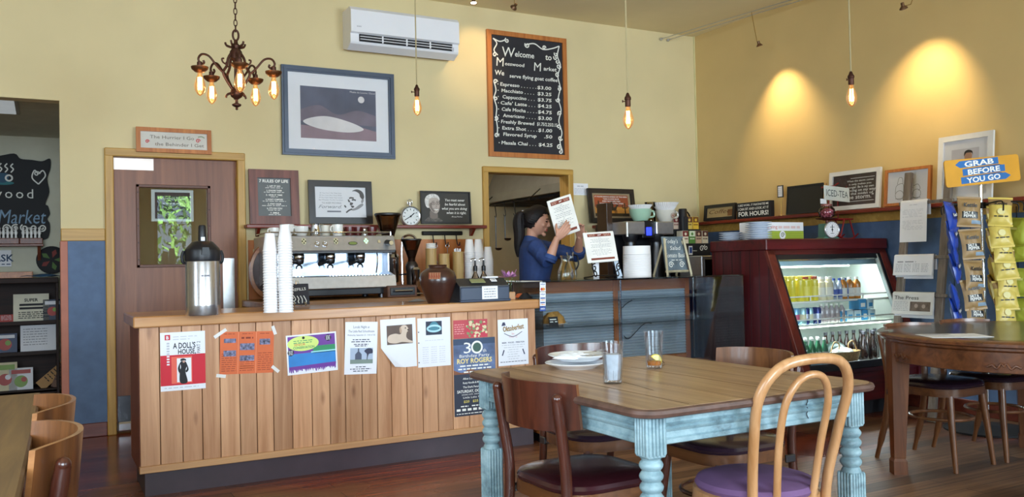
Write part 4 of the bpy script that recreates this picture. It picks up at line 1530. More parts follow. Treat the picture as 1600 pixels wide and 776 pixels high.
o = poster('orange_flyer', 'orange three column flyer held by strips of masking tape', 343, 520, 428, 580, p_orange,
           (mat('orange_paper', 'd2683c', .7, var=.08), mat('dark_rust_ink', '7d2f1c', .7), M_INK, mat('pale_orange_fold', 'e08a62', .7), mat('photo_mosaic', '6a6a86', .6, var=.95, scale=60)), rot=2)
c, w, h = on_wall(343, 520, 428, 580, PY)
for x, y, l, a in ((-.5, .47, .075, 35), (.5, .52, .05, -70), (-.47, -.53, .05, -8), (.54, -.42, .05, -40)):
    MB().box((w * x, h * y, .0015), (l, .018, .001), 0, 0, None).mk('tape', M_TAPE, o) if a == 0 else MB().rect(-l / 2, -.009, l / 2, .009, 0, 0, mv(w * x, h * y, .0016, rz=a)).mk('tape', M_TAPE, o)


def p_paint(b, w, h):
    b.rect(-w / 2, -h / 2, w / 2, h / 2, 0, 0)
    m_ = .03 * w
    b.rect(-w / 2 + m_, h * .02, w / 2 - m_, h / 2 - m_, .0004, 1)
    b.rect(w * .02, h * .0, w / 2 - m_, h * .18, .0006, 2)
    b.rect(-w / 2 + m_, -h * .32, w / 2 - m_, h * .02, .0006, 3)
    b.rect(-w * .02, h * .015, w / 2 - m_, h * .05, .0007, 6)
    rn = random.Random(5)
    x = -w / 2 + m_
    pts = [(x, -h * .3)]
    while x < w / 2 - m_:
        pts += [(x, -h * rn.uniform(.38, .46)), (x + w * .02, -h * rn.uniform(.36, .47)), (x + w * .022, -h * .37)]
        x += w * .035
    pts += [(w / 2 - m_, -h * .27)]
    b.flat(pts, .0008, 1)
    b.disc(-w * .17, h * .27, w * .31, .001, 4, 30, ry=h * .19)
    b.text('SENIOR', -w * .24, h * .22, h * .055, .0014, 5, w=w * .22).text('CONSERVATION', -w * .16, h * .14, h * .06, .0014, 2, w=w * .42, bold=.02)
    for i in range(2):
        b.lines(-w * .38, w * .04, h * (.34 - .05 * i), h * .018, .0014, 2, 'c', .02, .9, i)
    b.disc(-w * .16, h * .41, h * .035, .0014, 7, 10)
    for x, y in ((.33, .36), (-.42, .06)):
        b.disc(w * x, h * y, h * .085, .0014, 7, 8)
        for i in range(4):
            b.lines(w * x - h * .06, w * x + h * .06, h * (y + .045 - .03 * i), h * .012, .0018, 0, 'c', .01, .9, i)


poster('colour_brush_flyer', 'purple green and blue brush stroke flyer with a lime oval', 447.5, 523, 527, 579, p_paint,
       (M_POSTERW, mat('print_purple', '6a2f92', .5), mat('print_green', '2a8a5a', .5), mat('print_blue', '2a7ec6', .5, var=.15), mat('print_lime', 'cfe07a', .5), M_RED, mat('print_cyan', '9adbe0', .5), M_INK), rot=-2)


def p_local(b, w, h):
    b.rect(-w / 2, -h / 2, w / 2, h / 2, 0, 0)
    b.text('Locals Night at', 0, h * .38, h * .05, .0005, 1, w=w * .5).text('The Little Red Schoolhouse', 0, h * .3, h * .045, .0005, 1, w=w * .8)
    b.text('Wednesday, September 25 - 5:30 to 7:30', 0, h * .235, h * .03, .0005, 1, w=w * .86)
    for i, y in enumerate((.16, .12, .07, .04, -.36, -.4, -.44)):
        b.lines(-w * .38, w * .38, h * y, h * .016, .0005, 1, 'c', .02, (.7, .8, .6, .5, .4, .85, .6)[i], i)
    b.rect(-w * .33, -h * .3, w * .37, 0, .0005, 2)
    b.rect(-w * .33, -h * .3, w * .37, -h * .22, .0008, 4)
    k = Matrix.Diagonal((w, h, 1, 1))
    b.flat([(-.18, -.22), (-.18, -.12), (-.08, -.05), (.02, -.12), (.02, -.22)], .001, 3, k).flat([(-.1, -.06), (-.1, -.02), (-.08, 0), (-.06, -.02), (-.06, -.06)], .001, 3, k)
    b.flat(c2([(.1, -.06), (.2, -.01), (.34, -.02), (.36, -.1), (.24, -.12), (.2, -.22), (.18, -.22), (.18, -.12)], 4, True), .001, 1, k)


poster('schoolhouse_flyer', 'white locals night flyer with a small schoolhouse picture', 538, 504, 590, 582, p_local,
       (M_POSTERW, mat('blue_black_ink', '37384e', .7), mat('print_sky', 'a9b6cc', .7), mat('print_house', '4f5568', .7), mat('print_grass', '7c8b84', .7)), rot=2.5)


def p_dog(b, w, h):
    # lower left corner curls off the boards
    def fn(u, v):
        x, y = (u - .5) * w, (v - .5) * h
        q = max(0, (.42 - v) * 1.4 - u * .9)
        return (x + q * w * .55, y + q * .02, q * .05)
    b.grid(14, 14, fn)
    b.rect(-w * .33, -h * .02, w * .4, h * .37, .0008, 1)
    k = Matrix.Diagonal((w, h, 1, 1))
    b.flat(c2([(-.3, .04), (-.28, .16), (-.1, .2), (.05, .18), (.1, .25), (.06, .3), (.1, .35), (.2, .36), (.27, .31), (.29, .25), (.24, .21), (.22, .12), (.28, .06), (.4, .02), (.38, -.01), (.1, .02), (-.1, .0)], 4, True), .0014, 2, k)
    b.flat(c2([(.06, .33), (.03, .28), (.05, .2), (.1, .24)], 4, True), .0018, 3, k)
    b.disc(w * .2, h * .3, .004, .002, 4, 8).disc(w * .275, h * .26, .005, .002, 4, 8)


poster('dog_photo_sheet', 'white sheet with a photograph of a cream dog, lower left corner curling', 594.5, 499, 651, 572, p_dog,
       (M_POSTERW, mat('dog_backdrop', '66564f', .7, var=.2), mat('dog_cream', 'd3bfae', .7), mat('dog_tan', 'b79c86', .7), M_INK), rot=-1, cat='flyer')


def p_globe(b, w, h):
    b.rect(-w / 2, -h / 2, w / 2, h / 2, 0, 0)
    b.rect(-w * .25, h * .15, w * .24, h * .43, .0005, 1)
    b.disc(0, h * .31, w * .15, .0008, 2, 20)
    b.stroke([(w * .2 * math.cos(a / 4), h * .28 + h * .06 * math.sin(a / 4)) for a in range(26)], .006, .001, 3)
    for c_ in (-.26, 0, .25):
        for i in range(8):
            b.lines(w * (c_ - .1), w * (c_ + .1), -h * (.1 + .045 * i), h * .012, .0005, 4, 'l', .012, .9, i)
    b.lines(-w * .4, w * .4, h * .04, h * .01, .0005, 4, 'c', .02, .7)
    for y in (.22, .0, -.4):
        b.disc(-w * .47, h * y, .004, .0006, 5, 8)


poster('globe_sheet', 'white sheet with a small dark picture of a glowing blue globe', 652, 497.5, 704.5, 570, p_globe,
       (M_POSTERW, mat('globe_navy', '18223a', .5), mat('globe_teal', '3f7f92', .5), mat('globe_glow', 'a9d5e2', .5), mat('faint_ink', 'c3c2d0', .7), M_INK), cat='flyer')


def p_berry(b, w, h):
    b.rect(-w / 2, -h / 2, w / 2, h / 2, 0, 0)
    for i in range(5):
        b.lines(-w * .47, -w * .16, h * (.25 - .12 * i), h * .04, .0005, 2, 'l', .02, .9, i)
    rn = random.Random(2)
    for i in range(60):
        b.disc(rn.uniform(-w * .12, w * .46), rn.uniform(-h * .42, h * .42), rn.uniform(.006, .012), .0006 + i * .00001, rn.choice((1, 1, 3, 3, 4)), 9)


poster('berry_card', 'small red card with a photograph of raspberries above the dark concert poster', 708, 500.5, 762, 526, p_berry,
       (mat('berry_red', 'b8404a', .5), mat('raspberry', 'c2304a', .5), mat('berry_pink_ink', 'e6a0a0', .5), mat('cream_berry', 'd8c8a0', .5), mat('berry_green', '7c8a5a', .5)), cat='card')


def p_roy(b, w, h):
    b.rect(-w / 2, -h / 2, w / 2, h / 2, 0, 0)
    b.rect(-w / 2, h * .04, w / 2, h * .47, .0004, 1).rect(-w * .5, h * .42, w * .5, h * .5, .0005, 7)
    b.flat([(-w / 2, h * .04)] + c2([(-w / 2, h * .1), (-w * .3, h * .06), (-w * .1, h * .11), (w * .1, h * .05), (w * .3, h * .09), (w / 2, h * .05)]) + [(w / 2, h * .04)], .0006, 6)
    b.text('3', -w * .17, h * .31, h * .14, .001, 2, w=w * .17).disc(w * .06, h * .38, w * .14, .001, 2, 24).disc(w * .06, h * .38, w * .1, .0014, 3, 24)
    b.text('th', w * .24, h * .31, h * .045, .001, 2)
    b.text('Birthday Party', 0, h * .255, h * .04, .001, 2, w=w * .72)
    b.text('ROY ROGERS', 0, h * .18, h * .06, .001, 4, w=w * .84, bold=.03)
    for i, (y, f) in enumerate(((.145, .8), (.105, .9), (.065, .6))):
        b.lines(-w * .44, w * .44, h * y, h * .018, .001, 2, 'c', .03, f, i)
    for i, s in enumerate(('Alice Lohse Benni Fox', 'Rusty Noodle & Mary Strings', 'The Dark Pencil Project')):
        b.text(s, 0, -h * (.03 + .055 * i), h * .025, .001, 2, w=w * .58, bold=.01)
    b.text('SATURDAY, OCTOBER 19', 0, -h * .2, h * .035, .001, 2, w=w * .86, bold=.02)
    b.text('DOORS 12 PM - SHOW 1 TO 11 PM', 0, -h * .235, h * .018, .001, 2, w=w * .64)
    b.text('Little Lake Grange', 0, -h * .275, h * .025, .001, 2, w=w * .58)
    b.text('$20   $25   $15', 0, -h * .33, h * .03, .001, 5, w=w * .56, bold=.02)
    for i in range(7):
        b.rect(w * (-.45 + .13 * i), -h * .435, w * (-.36 + .13 * i), -h * .405, .001, 2 if i != 5 else 8)
    for i in range(3):
        b.lines(w * (-.35 + .26 * i), w * (-.17 + .26 * i), -h * .375, h * .015, .001, 2, 'l', .02, 1, i)
    b.lines(-w * .45, w * .45, -h * .47, h * .01, .001, 2, 'c', .02, 1, 9)


poster('concert_poster', 'large dark blue birthday party concert poster with a sunset top, low on the counter', 708, 530, 775.5, 644, p_roy,
       (mat('concert_navy', '1d2338', .45), mat('concert_sky', '5a6c94', .5, var=.5, scale=9), M_WHITEINK, mat('concert_green', '3a5a50', .5), mat('concert_gold', 'ecd68a', .5), mat('concert_yellow', 'd6c460', .5), mat('concert_rust', '7d4a30', .5, var=.3), mat('concert_cloud', '2f4260', .5, var=.3), M_RED))


def p_okt(b, w, h):
    b.rect(-w / 2, -h / 2, w / 2, h / 2, 0, 0)
    b.text('Oktoberfest', w * .02, h * .26, h * .11, .0006, 1, w=w * .7, bold=.03, rot=6).text('Oktoberfest', w * .025, h * .262, h * .105, .0009, 2, w=w * .68, rot=6)
    b.flat([(-w * .38, h * .36), (-w * .24, h * .37), (-w * .27, h * .44), (-w * .34, h * .44)], .0012, 4)
    b.stroke(c2([(-w * .3, h * .2), (0, h * .12), (w * .3, h * .22)]), .002, .0008, 4)
    b.text('Sat.', 0, h * .165, h * .04, .0008, 3).text('Oct. 12', 0, h * .1, h * .045, .0008, 3)
    b.text('BEER · FOOD · FREE FUN', 0, -h * .02, h * .03, .0008, 4, w=w * .74, bold=.02)
    for i in range(7):
        b.lines(-w * .4, w * .4, -h * (.06 + .05 * i), h * .012, .0008, 5, 'c', .02, (.95, .8, .4, .5, .4, .5, .4)[i], i)
    for s in (-1, 1):
        b.stroke([(s * w * .37, -h * .28), (s * w * .31, -h * .16)], .004, .0008, 4)
    b.lines(-w * .44, w * .44, -h * .42, h * .014, .0008, 4, 'c', .02, 1, 8)


poster('festival_flyer', 'white oktoberfest flyer at the right end of the counter front', 777.5, 499.5, 826, 568, p_okt,
       (M_POSTERW, M_INK, mat('festival_gold', 'c79a3c', .5), mat('festival_coral', 'd98a80', .6), mat('festival_navy', '3b3b58', .6), M_LTGREY))

# ------------------------------------------------------------------ things on the counter
p = at_z(322, 493, CZ)
ap = thing('airpot', 'tall brushed steel pump airpot with a black lid on the counter', 'airpot', (p.x, p.y + .085, CZ))
ar = .086
M_BRUSH = mat('airpot_steel', 'b8b6b8', .26, .9, var=.05, scale=40)
MB().lathe([(ar * .96, 0), (ar, .008), (ar, .05), (ar * 1.005, .053), (ar, .056), (ar, .275), (ar * .97, .282)], n=48).mk('body', M_BRUSH, ap)
MB().lathe([(ar * .92, -.0), (ar * .97, .006), (ar * .96, .01)], n=40).mk('base_ring', M_BLACK, ap)
MB().lathe([(ar * .99, .28), (ar * 1.03, .29), (ar * 1.03, .335), (ar * .99, .345), (ar * .62, .38), (ar * .42, .386), (ar * .3, .384)], n=40).mk('lid', M_BLACK, ap)
b = MB().prism([(-.02, .312), (.02, .312), (.016, .35), (-.016, .35)], -.105, -.06, M=Matrix(((1, 0, 0, 0), (0, 0, 1, 0), (0, 1, 0, 0), (0, 0, 0, 1))))
b.mk('spout_housing', M_BLACK, ap)
MB().lathe([(.021, .375), (.021, .4), (.019, .46), (.015, .468), (.001, .47)], n=20).mk('pump_knob', M_BLACK, ap)
MB().box((0, -.0215, .395), (.02, .003, .022), .002).mk('pump_label', M_PAPER, ap)
for s in (-1, 1):
    MB().tube(curve([(s * ar * 1.0, 0, .27), (s * ar * 1.14, -.0, .28), (s * ar * 1.16, 0, .31), (s * ar * 1.05, 0, .335)]), .008).mk('handle', M_BLACK, ap)
b = MB().lines(-.021, .021, 0, .008, 0, 0, word=.009, M=mv(0, -ar - .0016, .205, rx=90))
b.mk('maker_badge', M_GREYINK, ap)


def paper_cup(s=1.0):
    h = .107 * s
    r0, r1 = .029 * s, .0435 * s
    b = MB().lathe([(r0 - .002, .004), (r0, 0), (r1, h), (r1 + .0032, h), (r1 + .004, h + .0025), (r1 + .0026, h + .005), (r1 - .001, h + .004), (r0 + .001, .006), (.001, .006)], n=24, caps=False)
    return b.mk('paper_cup', M_CUPPAPER)


cup0 = None


def cup_stack(x, y, z, n, pitch, label, group, s=1.0):
    """cups standing upside down, nested"""
    global cup0
    for i in range(n):
        if cup0 is None:
            cup0 = o = paper_cup()
        else:
            o = cup0.copy()
            COL.objects.link(o)
        o.scale = (s, s, s)
        o.location = (x, y, z + .112 * s + i * pitch)
        o.rotation_euler = (PI, 0, i * .7)
        tag(o, '%s white paper cup from the top of the %s' % (nth(n - i), label), 'cup', group)


q0, q1 = at_z(450.5, 488, CZ), at_z(431.5, 487, CZ)
cup_stack(q0.x, q0.y + .047, CZ, 27, .0142, 'taller stack on the counter', 'paper cups in the taller counter stack', .86)
cup_stack(q0.x - .071, q0.y + .085, CZ, 24, .0142, 'shorter stack on the counter', 'paper cups in the shorter counter stack', .86)

# refills chalk sign on a little wire easel
p = at_z(476, 480, CZ)
t = thing('refills_sign', 'small chalk sign about refills on a wire easel beside the cup stacks', 'sign', (p.x, p.y + .14, CZ))
T = mv(0, 0, .075, rx=78)
b = MB(T).box((0, 0, 0), (.13, .13, .008), .002, 0).text('REFILLS', .005, .022, .017, .0046, 1, w=.085, rot=4)
for i in range(5):
    b.stroke(c2([(-.05 + .02 * i, -.01), (-.04 + .02 * i, -.03), (-.055 + .025 * i, -.045), (-.04 + .02 * i, -.055)]), .002, .0046, 1)
b.mk('board', (M_BOARD, M_CHALK), t)
b = MB()
for s in (-1, 1):
    b.tube(curve([(s * .03, .05, 0), (s * .03, -.01, .03), (s * .035, -.035, .006), (s * .035, -.045, .02), (s * .03, -.035, .028)]), .0025)
    b.tube([(s * .03, -.01, .03), (s * .005, .03, .16)], .0025)
b.tube([(-.03, -.01, .03), (.03, -.01, .03)], .0025)
b.mk('easel', M_CHROME, t)

# brown stoneware jug
p = at_z(688, 474, CZ)
jg = thing('stoneware_jug', 'big dark brown stoneware jar with a woven patch on the counter', 'jar', (p.x + .02, p.y + .075, CZ))
jg.scale = (.9, .9, .95)
M_STONEWARE = mat('brown_glaze', '3f231b', .28, var=.35, scale=8, coat=.3)
MB().lathe([(.07, 0), (.076, .006), (.1, .06), (.124, .13), (.127, .165), (.115, .2), (.085, .222), (.062, .232), (.06, .24), (.066, .246), (.062, .25), (.05, .246), (.05, .23)], n=44).mk('jar', M_STONEWARE, jg)
b = MB(mv(-.072, -.112, .178, rx=74, rz=-32))
b.rect(-.04, -.022, .04, .022, .004, 0)
for i in range(5):
    b.stroke([(-.036 + .016 * i, -.02), (-.036 + .016 * i, .02)], .003, .005, 1).stroke([(-.028 + .016 * i, -.012), (-.036 + .016 * i, .012)], .002, .005, 1)
b.mk('woven_patch', (mat('patch_tan', '9a6a4a', .8), mat('patch_red', '8c3a24', .8)), jg)

# card terminal / till
p = at_z(757, 471, CZ)
po = thing('card_terminal', 'dark blue till terminal with a small display and a white note on the counter', 'till', (p.x, p.y + .1, CZ))
M_TILL = mat('till_navy', '2e3a50', .4)
M_TILLD = mat('till_charcoal', '24262c', .4)
W = .345
MB().prism([(-.11, .0), (.12, .0), (.12, .145), (-.03, .145), (-.095, .105), (-.11, .1)], -W / 2, W / 2, M=YZ).mk('body', M_TILLD, po)
MB().box((0, -.112, .05), (W * .98, .012, .085), .005).mk('front_panel', M_TILL, po)
MB().box((0, -.112, .008), (W * 1.02, .03, .016), .005).mk('plinth', M_TILL, po)
T = frame((-.03, -.0655, .1275), (1, 0, 0), (0, .065, .04))
MB(T).box((0, 0, .003), (.1, .042, .006), .002).mk('display', mat('lcd_olive', '8a8c62', .3), po)
b = MB(T).box((.115, .005, .003), (.04, .03, .003), 0, 0).lines(.1, .13, .006, .006, .005, 1, 'c', .012)
b.mk('sticker', (M_PAPER, M_INK), po)
b = MB().rect(-.055, -.042, .055, .042, 0, 0)
for i in range(4):
    b.lines(-.045, .045, .024 - .016 * i, .005, .0006, 1, 'c', .015, .9, i)
o = put(b.mk('taped_note', (M_PAPER, M_GREYINK), po), (.03, -.1192, .055), FB)
MB().box((W * .3, .02, .15), (.09, .06, .012), .003).mk('receipt_roll', M_PAPER, po)

# grey cloth, flower vase, little bowl
p = at_z(662, 472, CZ)
t = MB().grid(10, 8, lambda u, v: ((u - .5) * .12, (v - .5) * .1, .004 + .016 * abs(math.sin(u * 5 + v * 3)) * (1 - abs(2 * u - 1) ** 2) * (1 - abs(2 * v - 1) ** 2))).grid(1, 1, lambda u, v: ((u - .5) * .12, (v - .5) * .1, 0)).mk('bar_cloth', mat('grey_cloth', '8d8d94', .9))
tag(put(t, (p.x, p.y + .12, CZ)), 'crumpled grey cloth left of the brown jar on the counter', 'cloth')
p = at_z(809, 466, CZ)
fv = thing('flower_vase', 'small clear glass holding a pink flower at the counter end', 'vase', (p.x, p.y + .12, CZ))
MB().lathe([(.001, .004), (.024, .004), (.03, .1), (.032, .1), (.026, 0), (.001, 0)], n=20, caps=False).mk('glass', pane('vase_glass', (.92, .95, .94), 1.0), fv)
b = MB()
for i in range(5):
    a = i * 1.3
    b.tube([(0, 0, .01), (.012 * math.cos(a), .012 * math.sin(a), .09), (.03 * math.cos(a), .03 * math.sin(a), .14)], .002, 5)
b.mk('stem', mat('stem_green', '4d6a35', .6), fv)
b = MB()
rn = random.Random(8)
for i in range(34):
    a, e = rn.uniform(0, 2 * PI), rn.uniform(-.3, 1.2)
    T = Matrix.Translation((.02 * math.cos(a), .015 * math.sin(a), .145)) @ Matrix.Rotation(a, 4, 'Z') @ Matrix.Rotation(-e, 4, 'Y')
    l = rn.uniform(.03, .06)
    b.t = rn.random()
    b.grid(4, 2, lambda u, v: (u * l, (v - .5) * .018 * math.sin(PI * (.1 + .85 * u)), .008 * u * u - .5 * abs(v - .5) * .01), M=T)
b.mk('petal', mat('orchid_pink', 'c78ac0', .6, tint=.3), fv)
t = thing('wooden_tip_box', 'small pale wooden block box beside the flower vase', 'box', (at_z(803, 468, CZ).x, at_z(803, 468, CZ).y + .06, CZ))
MB().box((0, 0, .025), (.06, .06, .05), .004).mk('box', M_PINEX, t)
b = MB()
b.grid(12, 6, lambda u, v: (.06 * math.cos(u * 2 * PI) * (1 - .6 * v), .045 * math.sin(u * 2 * PI) * (1 - .6 * v), .035 * v + .006 * math.sin(u * 12)))
b.box((0, 0, .002), (.08, .06, .004), .001)
t = b.mk('black_pouch', M_MATTBLACK)
tag(put(t, (at_z(832, 467, CZ).x - .01, at_z(832, 467, CZ).y + .08, CZ)), 'small black pouch at the right end of the counter', 'pouch')
t = MB().ball((0, 0, .016), (.026, .018, .016)).tube(curve([(-.03, 0, .012), (-.01, .01, .03), (.02, 0, .03), (.04, .01, .01)]), .005).mk('orange_keyring', mat('orange_cord', 'c25a2a', .7))
tag(put(t, (at_z(818, 467, CZ).x, at_z(818, 467, CZ).y + .05, CZ)), 'orange corded keyring between the wooden block and black pouch', 'keyring')

# ------------------------------------------------------------------ back bar against the wall
BBX0, BBX1, BBY = 1.40, 3.42, 6.12
BZ = .94
bb = thing('coffee_bar', 'wooden bar cabinet under the espresso machine', 'cabinet')
M_BBAR = wood('back_bar_wood', '7d5330', 'a5774a', 'x', .6, .4)
MB().span((BBX0 - .06, BBY, BZ - .05), (BBX1, D - .02, BZ), .005).mk('worktop', M_BBAR, bb)
MB().span((BBX0, BBY + .04, .08), (BBX1 - .02, D - .02, BZ - .05)).mk('body', wood('back_bar_front', '5f3a22', '80522f', 'z', .6, .5), bb)
for i in range(4):
    x = BBX0 + .02 + i * .5
    dd = MB().span((x, BBY + .022, .12), (x + .46, BBY + .04, BZ - .08), .004).mk('door', wood('back_bar_front', '', ''), bb)
    MB().tube([(x + .38, BBY + .022, .7), (x + .38, BBY - .004, .71), (x + .38, BBY - .004, .79), (x + .38, BBY + .022, .8)], .005).mk('handle', M_STEEL, dd)
sp0, sp1 = at_y(388, 375, D - .02), at_y(759, 373, D - .02)
struct(MB().span((sp0.x, D - .016, BZ), (sp1.x - .03, D, sp0.z), .002).mk('trim_8', wood('orange_backsplash_wood', '9a5426', 'bd7436', 'z', .35, .4)))
o = MB().box((0, 0, 0), (.075, .006, .12), .003).box((0, -.004, .025), (.03, .004, .03), .002).box((0, -.004, -.025), (.03, .004, .03), .002).mk('wall_socket', mat('ivory_plastic', 'c9b890', .5))
p = at_y(401, 401, D - .02)
tag(put(o, (p.x + .01, D - .02, p.z)), 'ivory wall socket on the wood splashback left of the espresso machine', 'socket')
p = at_y(412, 405, 6.55)
t = thing('round_wall_tray', 'round brown wooden tray leaning behind the cup stacks beside the espresso machine', 'tray', (p.x + .03, 6.62, BZ + .22), (90, 0, 0))
MB().lathe([(.001, 0), (.2, 0), (.205, .006), (.2, .03), (.17, .034), (.165, .012), (.001, .012)], n=40, squash=(.62, 1)).mk('tray', wood('copper_wood', '7a4526', 'b07340', 'x', .5, .35), t)
MB().lathe([(.001, .0128), (.160, .0128)], n=36, squash=(.62, 1)).mk('inlay', mat('tray_dark', '3a211a', .4), t)
p = at_z(395, 466, BZ)
o = MB().box((0, 0, .035), (.1, .07, .07), .006).mk('sugar_packet_box', mat('marbled_grey', 'a9a4a0', .7, var=.3, scale=50))
tag(put(o, (BBX0 + .06, 6.3, BZ)), 'small marbled grey box at the left end of the back bar', 'box')
o = MB().box((0, 0, .03), (.09, .1, .06), .006).mk('filter_box', mat('terracotta_card', 'b57a58', .7))
tag(put(o, (BBX0 + .1, 6.45, BZ)), 'terracotta coloured box behind the marbled grey box', 'box')

# espresso machine
mx0, mx1 = 1.425, at_y(613, 366, 6.27).x
MW = mx1 - mx0
em = thing('espresso_machine', 'wide stainless steel three group espresso machine on the back bar', 'espresso machine', ((mx0 + mx1) / 2, 6.5, BZ))
MF = -.25      # local front
MB().span((-MW / 2 + .02, MF + .01, .03), (MW / 2 - .02, .26, .085), .004).mk('base', M_BLACK, em)
for x in (-MW / 2 + .08, MW / 2 - .08):
    for y in (MF + .06, .2):
        MB().lathe([(.025, 0), (.022, .03)], (x, y, 0), 16).mk('foot', M_DKSTEEL, em)
MB().prism([(MF - .04, .078), (MF - .05, .085), (MF - .03, .168), (MF - .01, .172), (MF + .17, .172), (MF + .17, .078)], -MW / 2, MW / 2, M=YZ).mk('drip_tray_front', M_STEEL, em)
b = MB()
for i in range(36):
    b.box((-MW / 2 + .03 + i * (MW - .06) / 35, MF + .06, .1745), (.012, .14, .004), .001)
b.mk('drip_grille', M_MIRROR, em)
MB().span((-MW / 2 + .01, MF + .17, .08), (MW / 2 - .01, MF + .185, .385)).mk('splash_panel', mat('splash_steel', '78828f', .2, 1.0, var=.25, scale=7), em)
for s in (-1, 1):
    MB().prism([(MF + .0, .172), (.26, .08), (.26, .47), (MF - .02, .36), (MF + .1, .34), (MF + .1, .2)], s * MW / 2 - (.012 if s > 0 else 0), s * MW / 2 + (0 if s > 0 else .012), M=YZ).mk('side_panel', M_STEEL, em)
MB().prism([(MF - .03, .355), (MF - .035, .365), (MF + .0, .465), (MF + .02, .475), (.27, .475), (.27, .365)], -MW / 2 - .005, MW / 2 + .005, M=YZ).mk('top_housing', M_STEEL, em)
MB().span((-MW / 2, MF - .028, .345), (MW / 2, MF + .17, .362)).mk('underside_panel', M_BLACK, em)
b = MB()
for (x, y) in ((-MW / 2 + .01, MF + .03), (MW / 2 - .01, MF + .03)):
    b.tube([(x, y, .475), (x, y, .505)], .005)
b.tube([(-MW / 2 + .01, MF + .03, .5), (MW / 2 - .01, MF + .03, .5)], .005)
b.tube([(-MW / 2 + .01, MF + .03, .5), (-MW / 2 + .01, .24, .5)], .005).tube([(MW / 2 - .01, MF + .03, .5), (MW / 2 - .01, .24, .5)], .005)
b.mk('cup_rail', M_CHROME, em)
FT = frame((0, MF - .019, .415), (1, 0, 0), (0, .035, .10))
lxm = lambda px: at_y(px, 380, 6.25).x - (mx0 + mx1) / 2
b = MB(FT).disc(lxm(550), .0, .036, .003, 0, 24, ry=.014)
b.disc(lxm(550), .0, .031, .004, 1, 24, ry=.011)
b.mk('emblem', (M_BLACK, mat('emblem_olive', '7c8a4a', .4)), em)
for px in (494, 506):
    MB(FT).lathe([(.019, 0), (.019, .008), (.016, .01), (.016, .006), (.001, .006)], (lxm(px), -.005, 0), 20).box((lxm(px) + .003, -.002, .008), (.014, .0025, .002)).mk('gauge', M_CHROME, em)
for px in (474, 524, 571):
    g = MB(FT)
    for (dx, dy) in ((0, .014), (-.011, 0), (.011, 0), (0, -.014)):
        g.disc(lxm(px) + dx, .018 + dy, .006, .003, 0 if px < 560 else 2, 10)
    g.disc(lxm(px), .018, .018, .002, 1, 20, ry=.026)
    g.mk('button_pad', (M_BLACK, mat('pad_cream', 'cfc9a4', .4), glow('pad_light', 'a8ffe0', 1.5)), em)
MB(FT).box((lxm(591), .012, .004), (.02, .024, .008), .002).mk('rocker_switch', mat('ivory_plastic', '', 1), em)
kb = MB().cyl((MW / 2 - .06, MF - .02, .42), (MW / 2 - .05, MF - .085, .415), .022, .02, 20)
kb.mk('steam_knob', M_BLACK, em)
MB().cyl((MW / 2 - .05, MF - .085, .415), (MW / 2 - .0495, MF - .089, .415), .017, n=18).mk('knob_cap', mat('ivory_plastic', '', 1), em)
for i, px in enumerate((470, 519, 566)):
    x = lxm(px)
    g = MB().lathe([(.035, .345), (.04, .33), (.04, .305), (.036, .298)], (x, MF + .06, 0), 24).mk('group_head', M_CHROME, em)
    f = MB().lathe([(.037, .302), (.037, .285), (.03, .268), (.012, .262), (.01, .255)], (x, MF + .06, 0), 24)
    f.tube([(x, MF + .06, .262), (x - .018, MF + .06, .25), (x - .02, MF + .06, .232)], .007).tube([(x, MF + .06, .262), (x + .018, MF + .06, .25), (x + .02, MF + .06, .232)], .007)
    f.mk('portafilter', M_DKSTEEL, em)
    MB().tube([(x - .025, MF + .03, .285), (x - .06, MF - .01, .278), (x - .12, MF - .07, .262)], [.008, .013, .015], 12).mk('portafilter_handle', M_BLACK, em)
for x in (lxm(590), -MW / 2 + .07):
    MB().tube(curve([(x, MF + .03, .35), (x - .004, MF + .0, .32), (x - .01, MF - .01, .25), (x - .012, MF + .01, .19)]), .005).mk('steam_wand', M_CHROME, em)
MB().text('la marzocco', 0, 0, .026, .0012, 0, w=.20, shear=.15, M=frame((lxm(533), MF - .0415, .113), (1, 0, 0), (0, .02, .083))).mk('lettering', M_GREYINK, em)

# cups on top of the machine
MZ = BZ + .475


def mug(name, label, x, y, z, r, h, m, cat='mug', rz=0, flare=1.0):
    t = thing(name, label, cat, (x, y, z), (0, 0, rz))
    MB().lathe([(.001, .003), (r * .75 / flare, .003), (r * .8 / flare, 0), (r * .98, h * .6), (r, h), (r - .003, h), (r * .9, h * .55), (r * .7 / flare, .008), (.001, .008)], n=24, caps=False).mk('bowl', m, t)
    MB().tube(curve([(r * .9, 0, h * .85), (r * 1.35, 0, h * .82), (r * 1.45, 0, h * .5), (r * .85, 0, h * .25)]), .005).mk('handle', m, t)
    return t


zy = 6.42
X_ = lambda px: at_y(px, 355, zy).x
M_CREAM = mat('cream_ceramic', 'd8d2c4', .3, var=.03)
M_OXBLOOD = mat('oxblood_ceramic', '5a1f1e', .25, var=.1)
mug('coffee_cup', 'white coffee cup tipped at the left end above the espresso machine', X_(428), zy, MZ, .036, .065, M_WHITE, 'cup', 200)
t = mug('latte_cup', 'wide white cup on top of the espresso machine behind the taller cup stack', X_(449), zy + .02, MZ, .055, .09, M_WHITE, 'cup', 0, 1.3)
mug('latte_cup', 'wide white cup right of the taller cup stack on the espresso machine', X_(471), zy, MZ, .052, .075, M_WHITE, 'cup', 190, 1.25)
t = thing('milk_pitcher', 'shiny steel milk pitcher on the espresso machine', 'pitcher', (X_(493), zy, MZ))
MB().lathe([(.001, .002), (.04, .002), (.042, .006), (.042, .04), (.034, .08), (.037, .095), (.035, .095), (.032, .08), (.038, .04), (.001, .008)], n=28, caps=False).mk('body', M_MIRROR, t)
MB().tube(curve([(.034, 0, .088), (.06, 0, .085), (.062, 0, .04), (.042, 0, .025)]), .004).mk('handle', M_MIRROR, t)
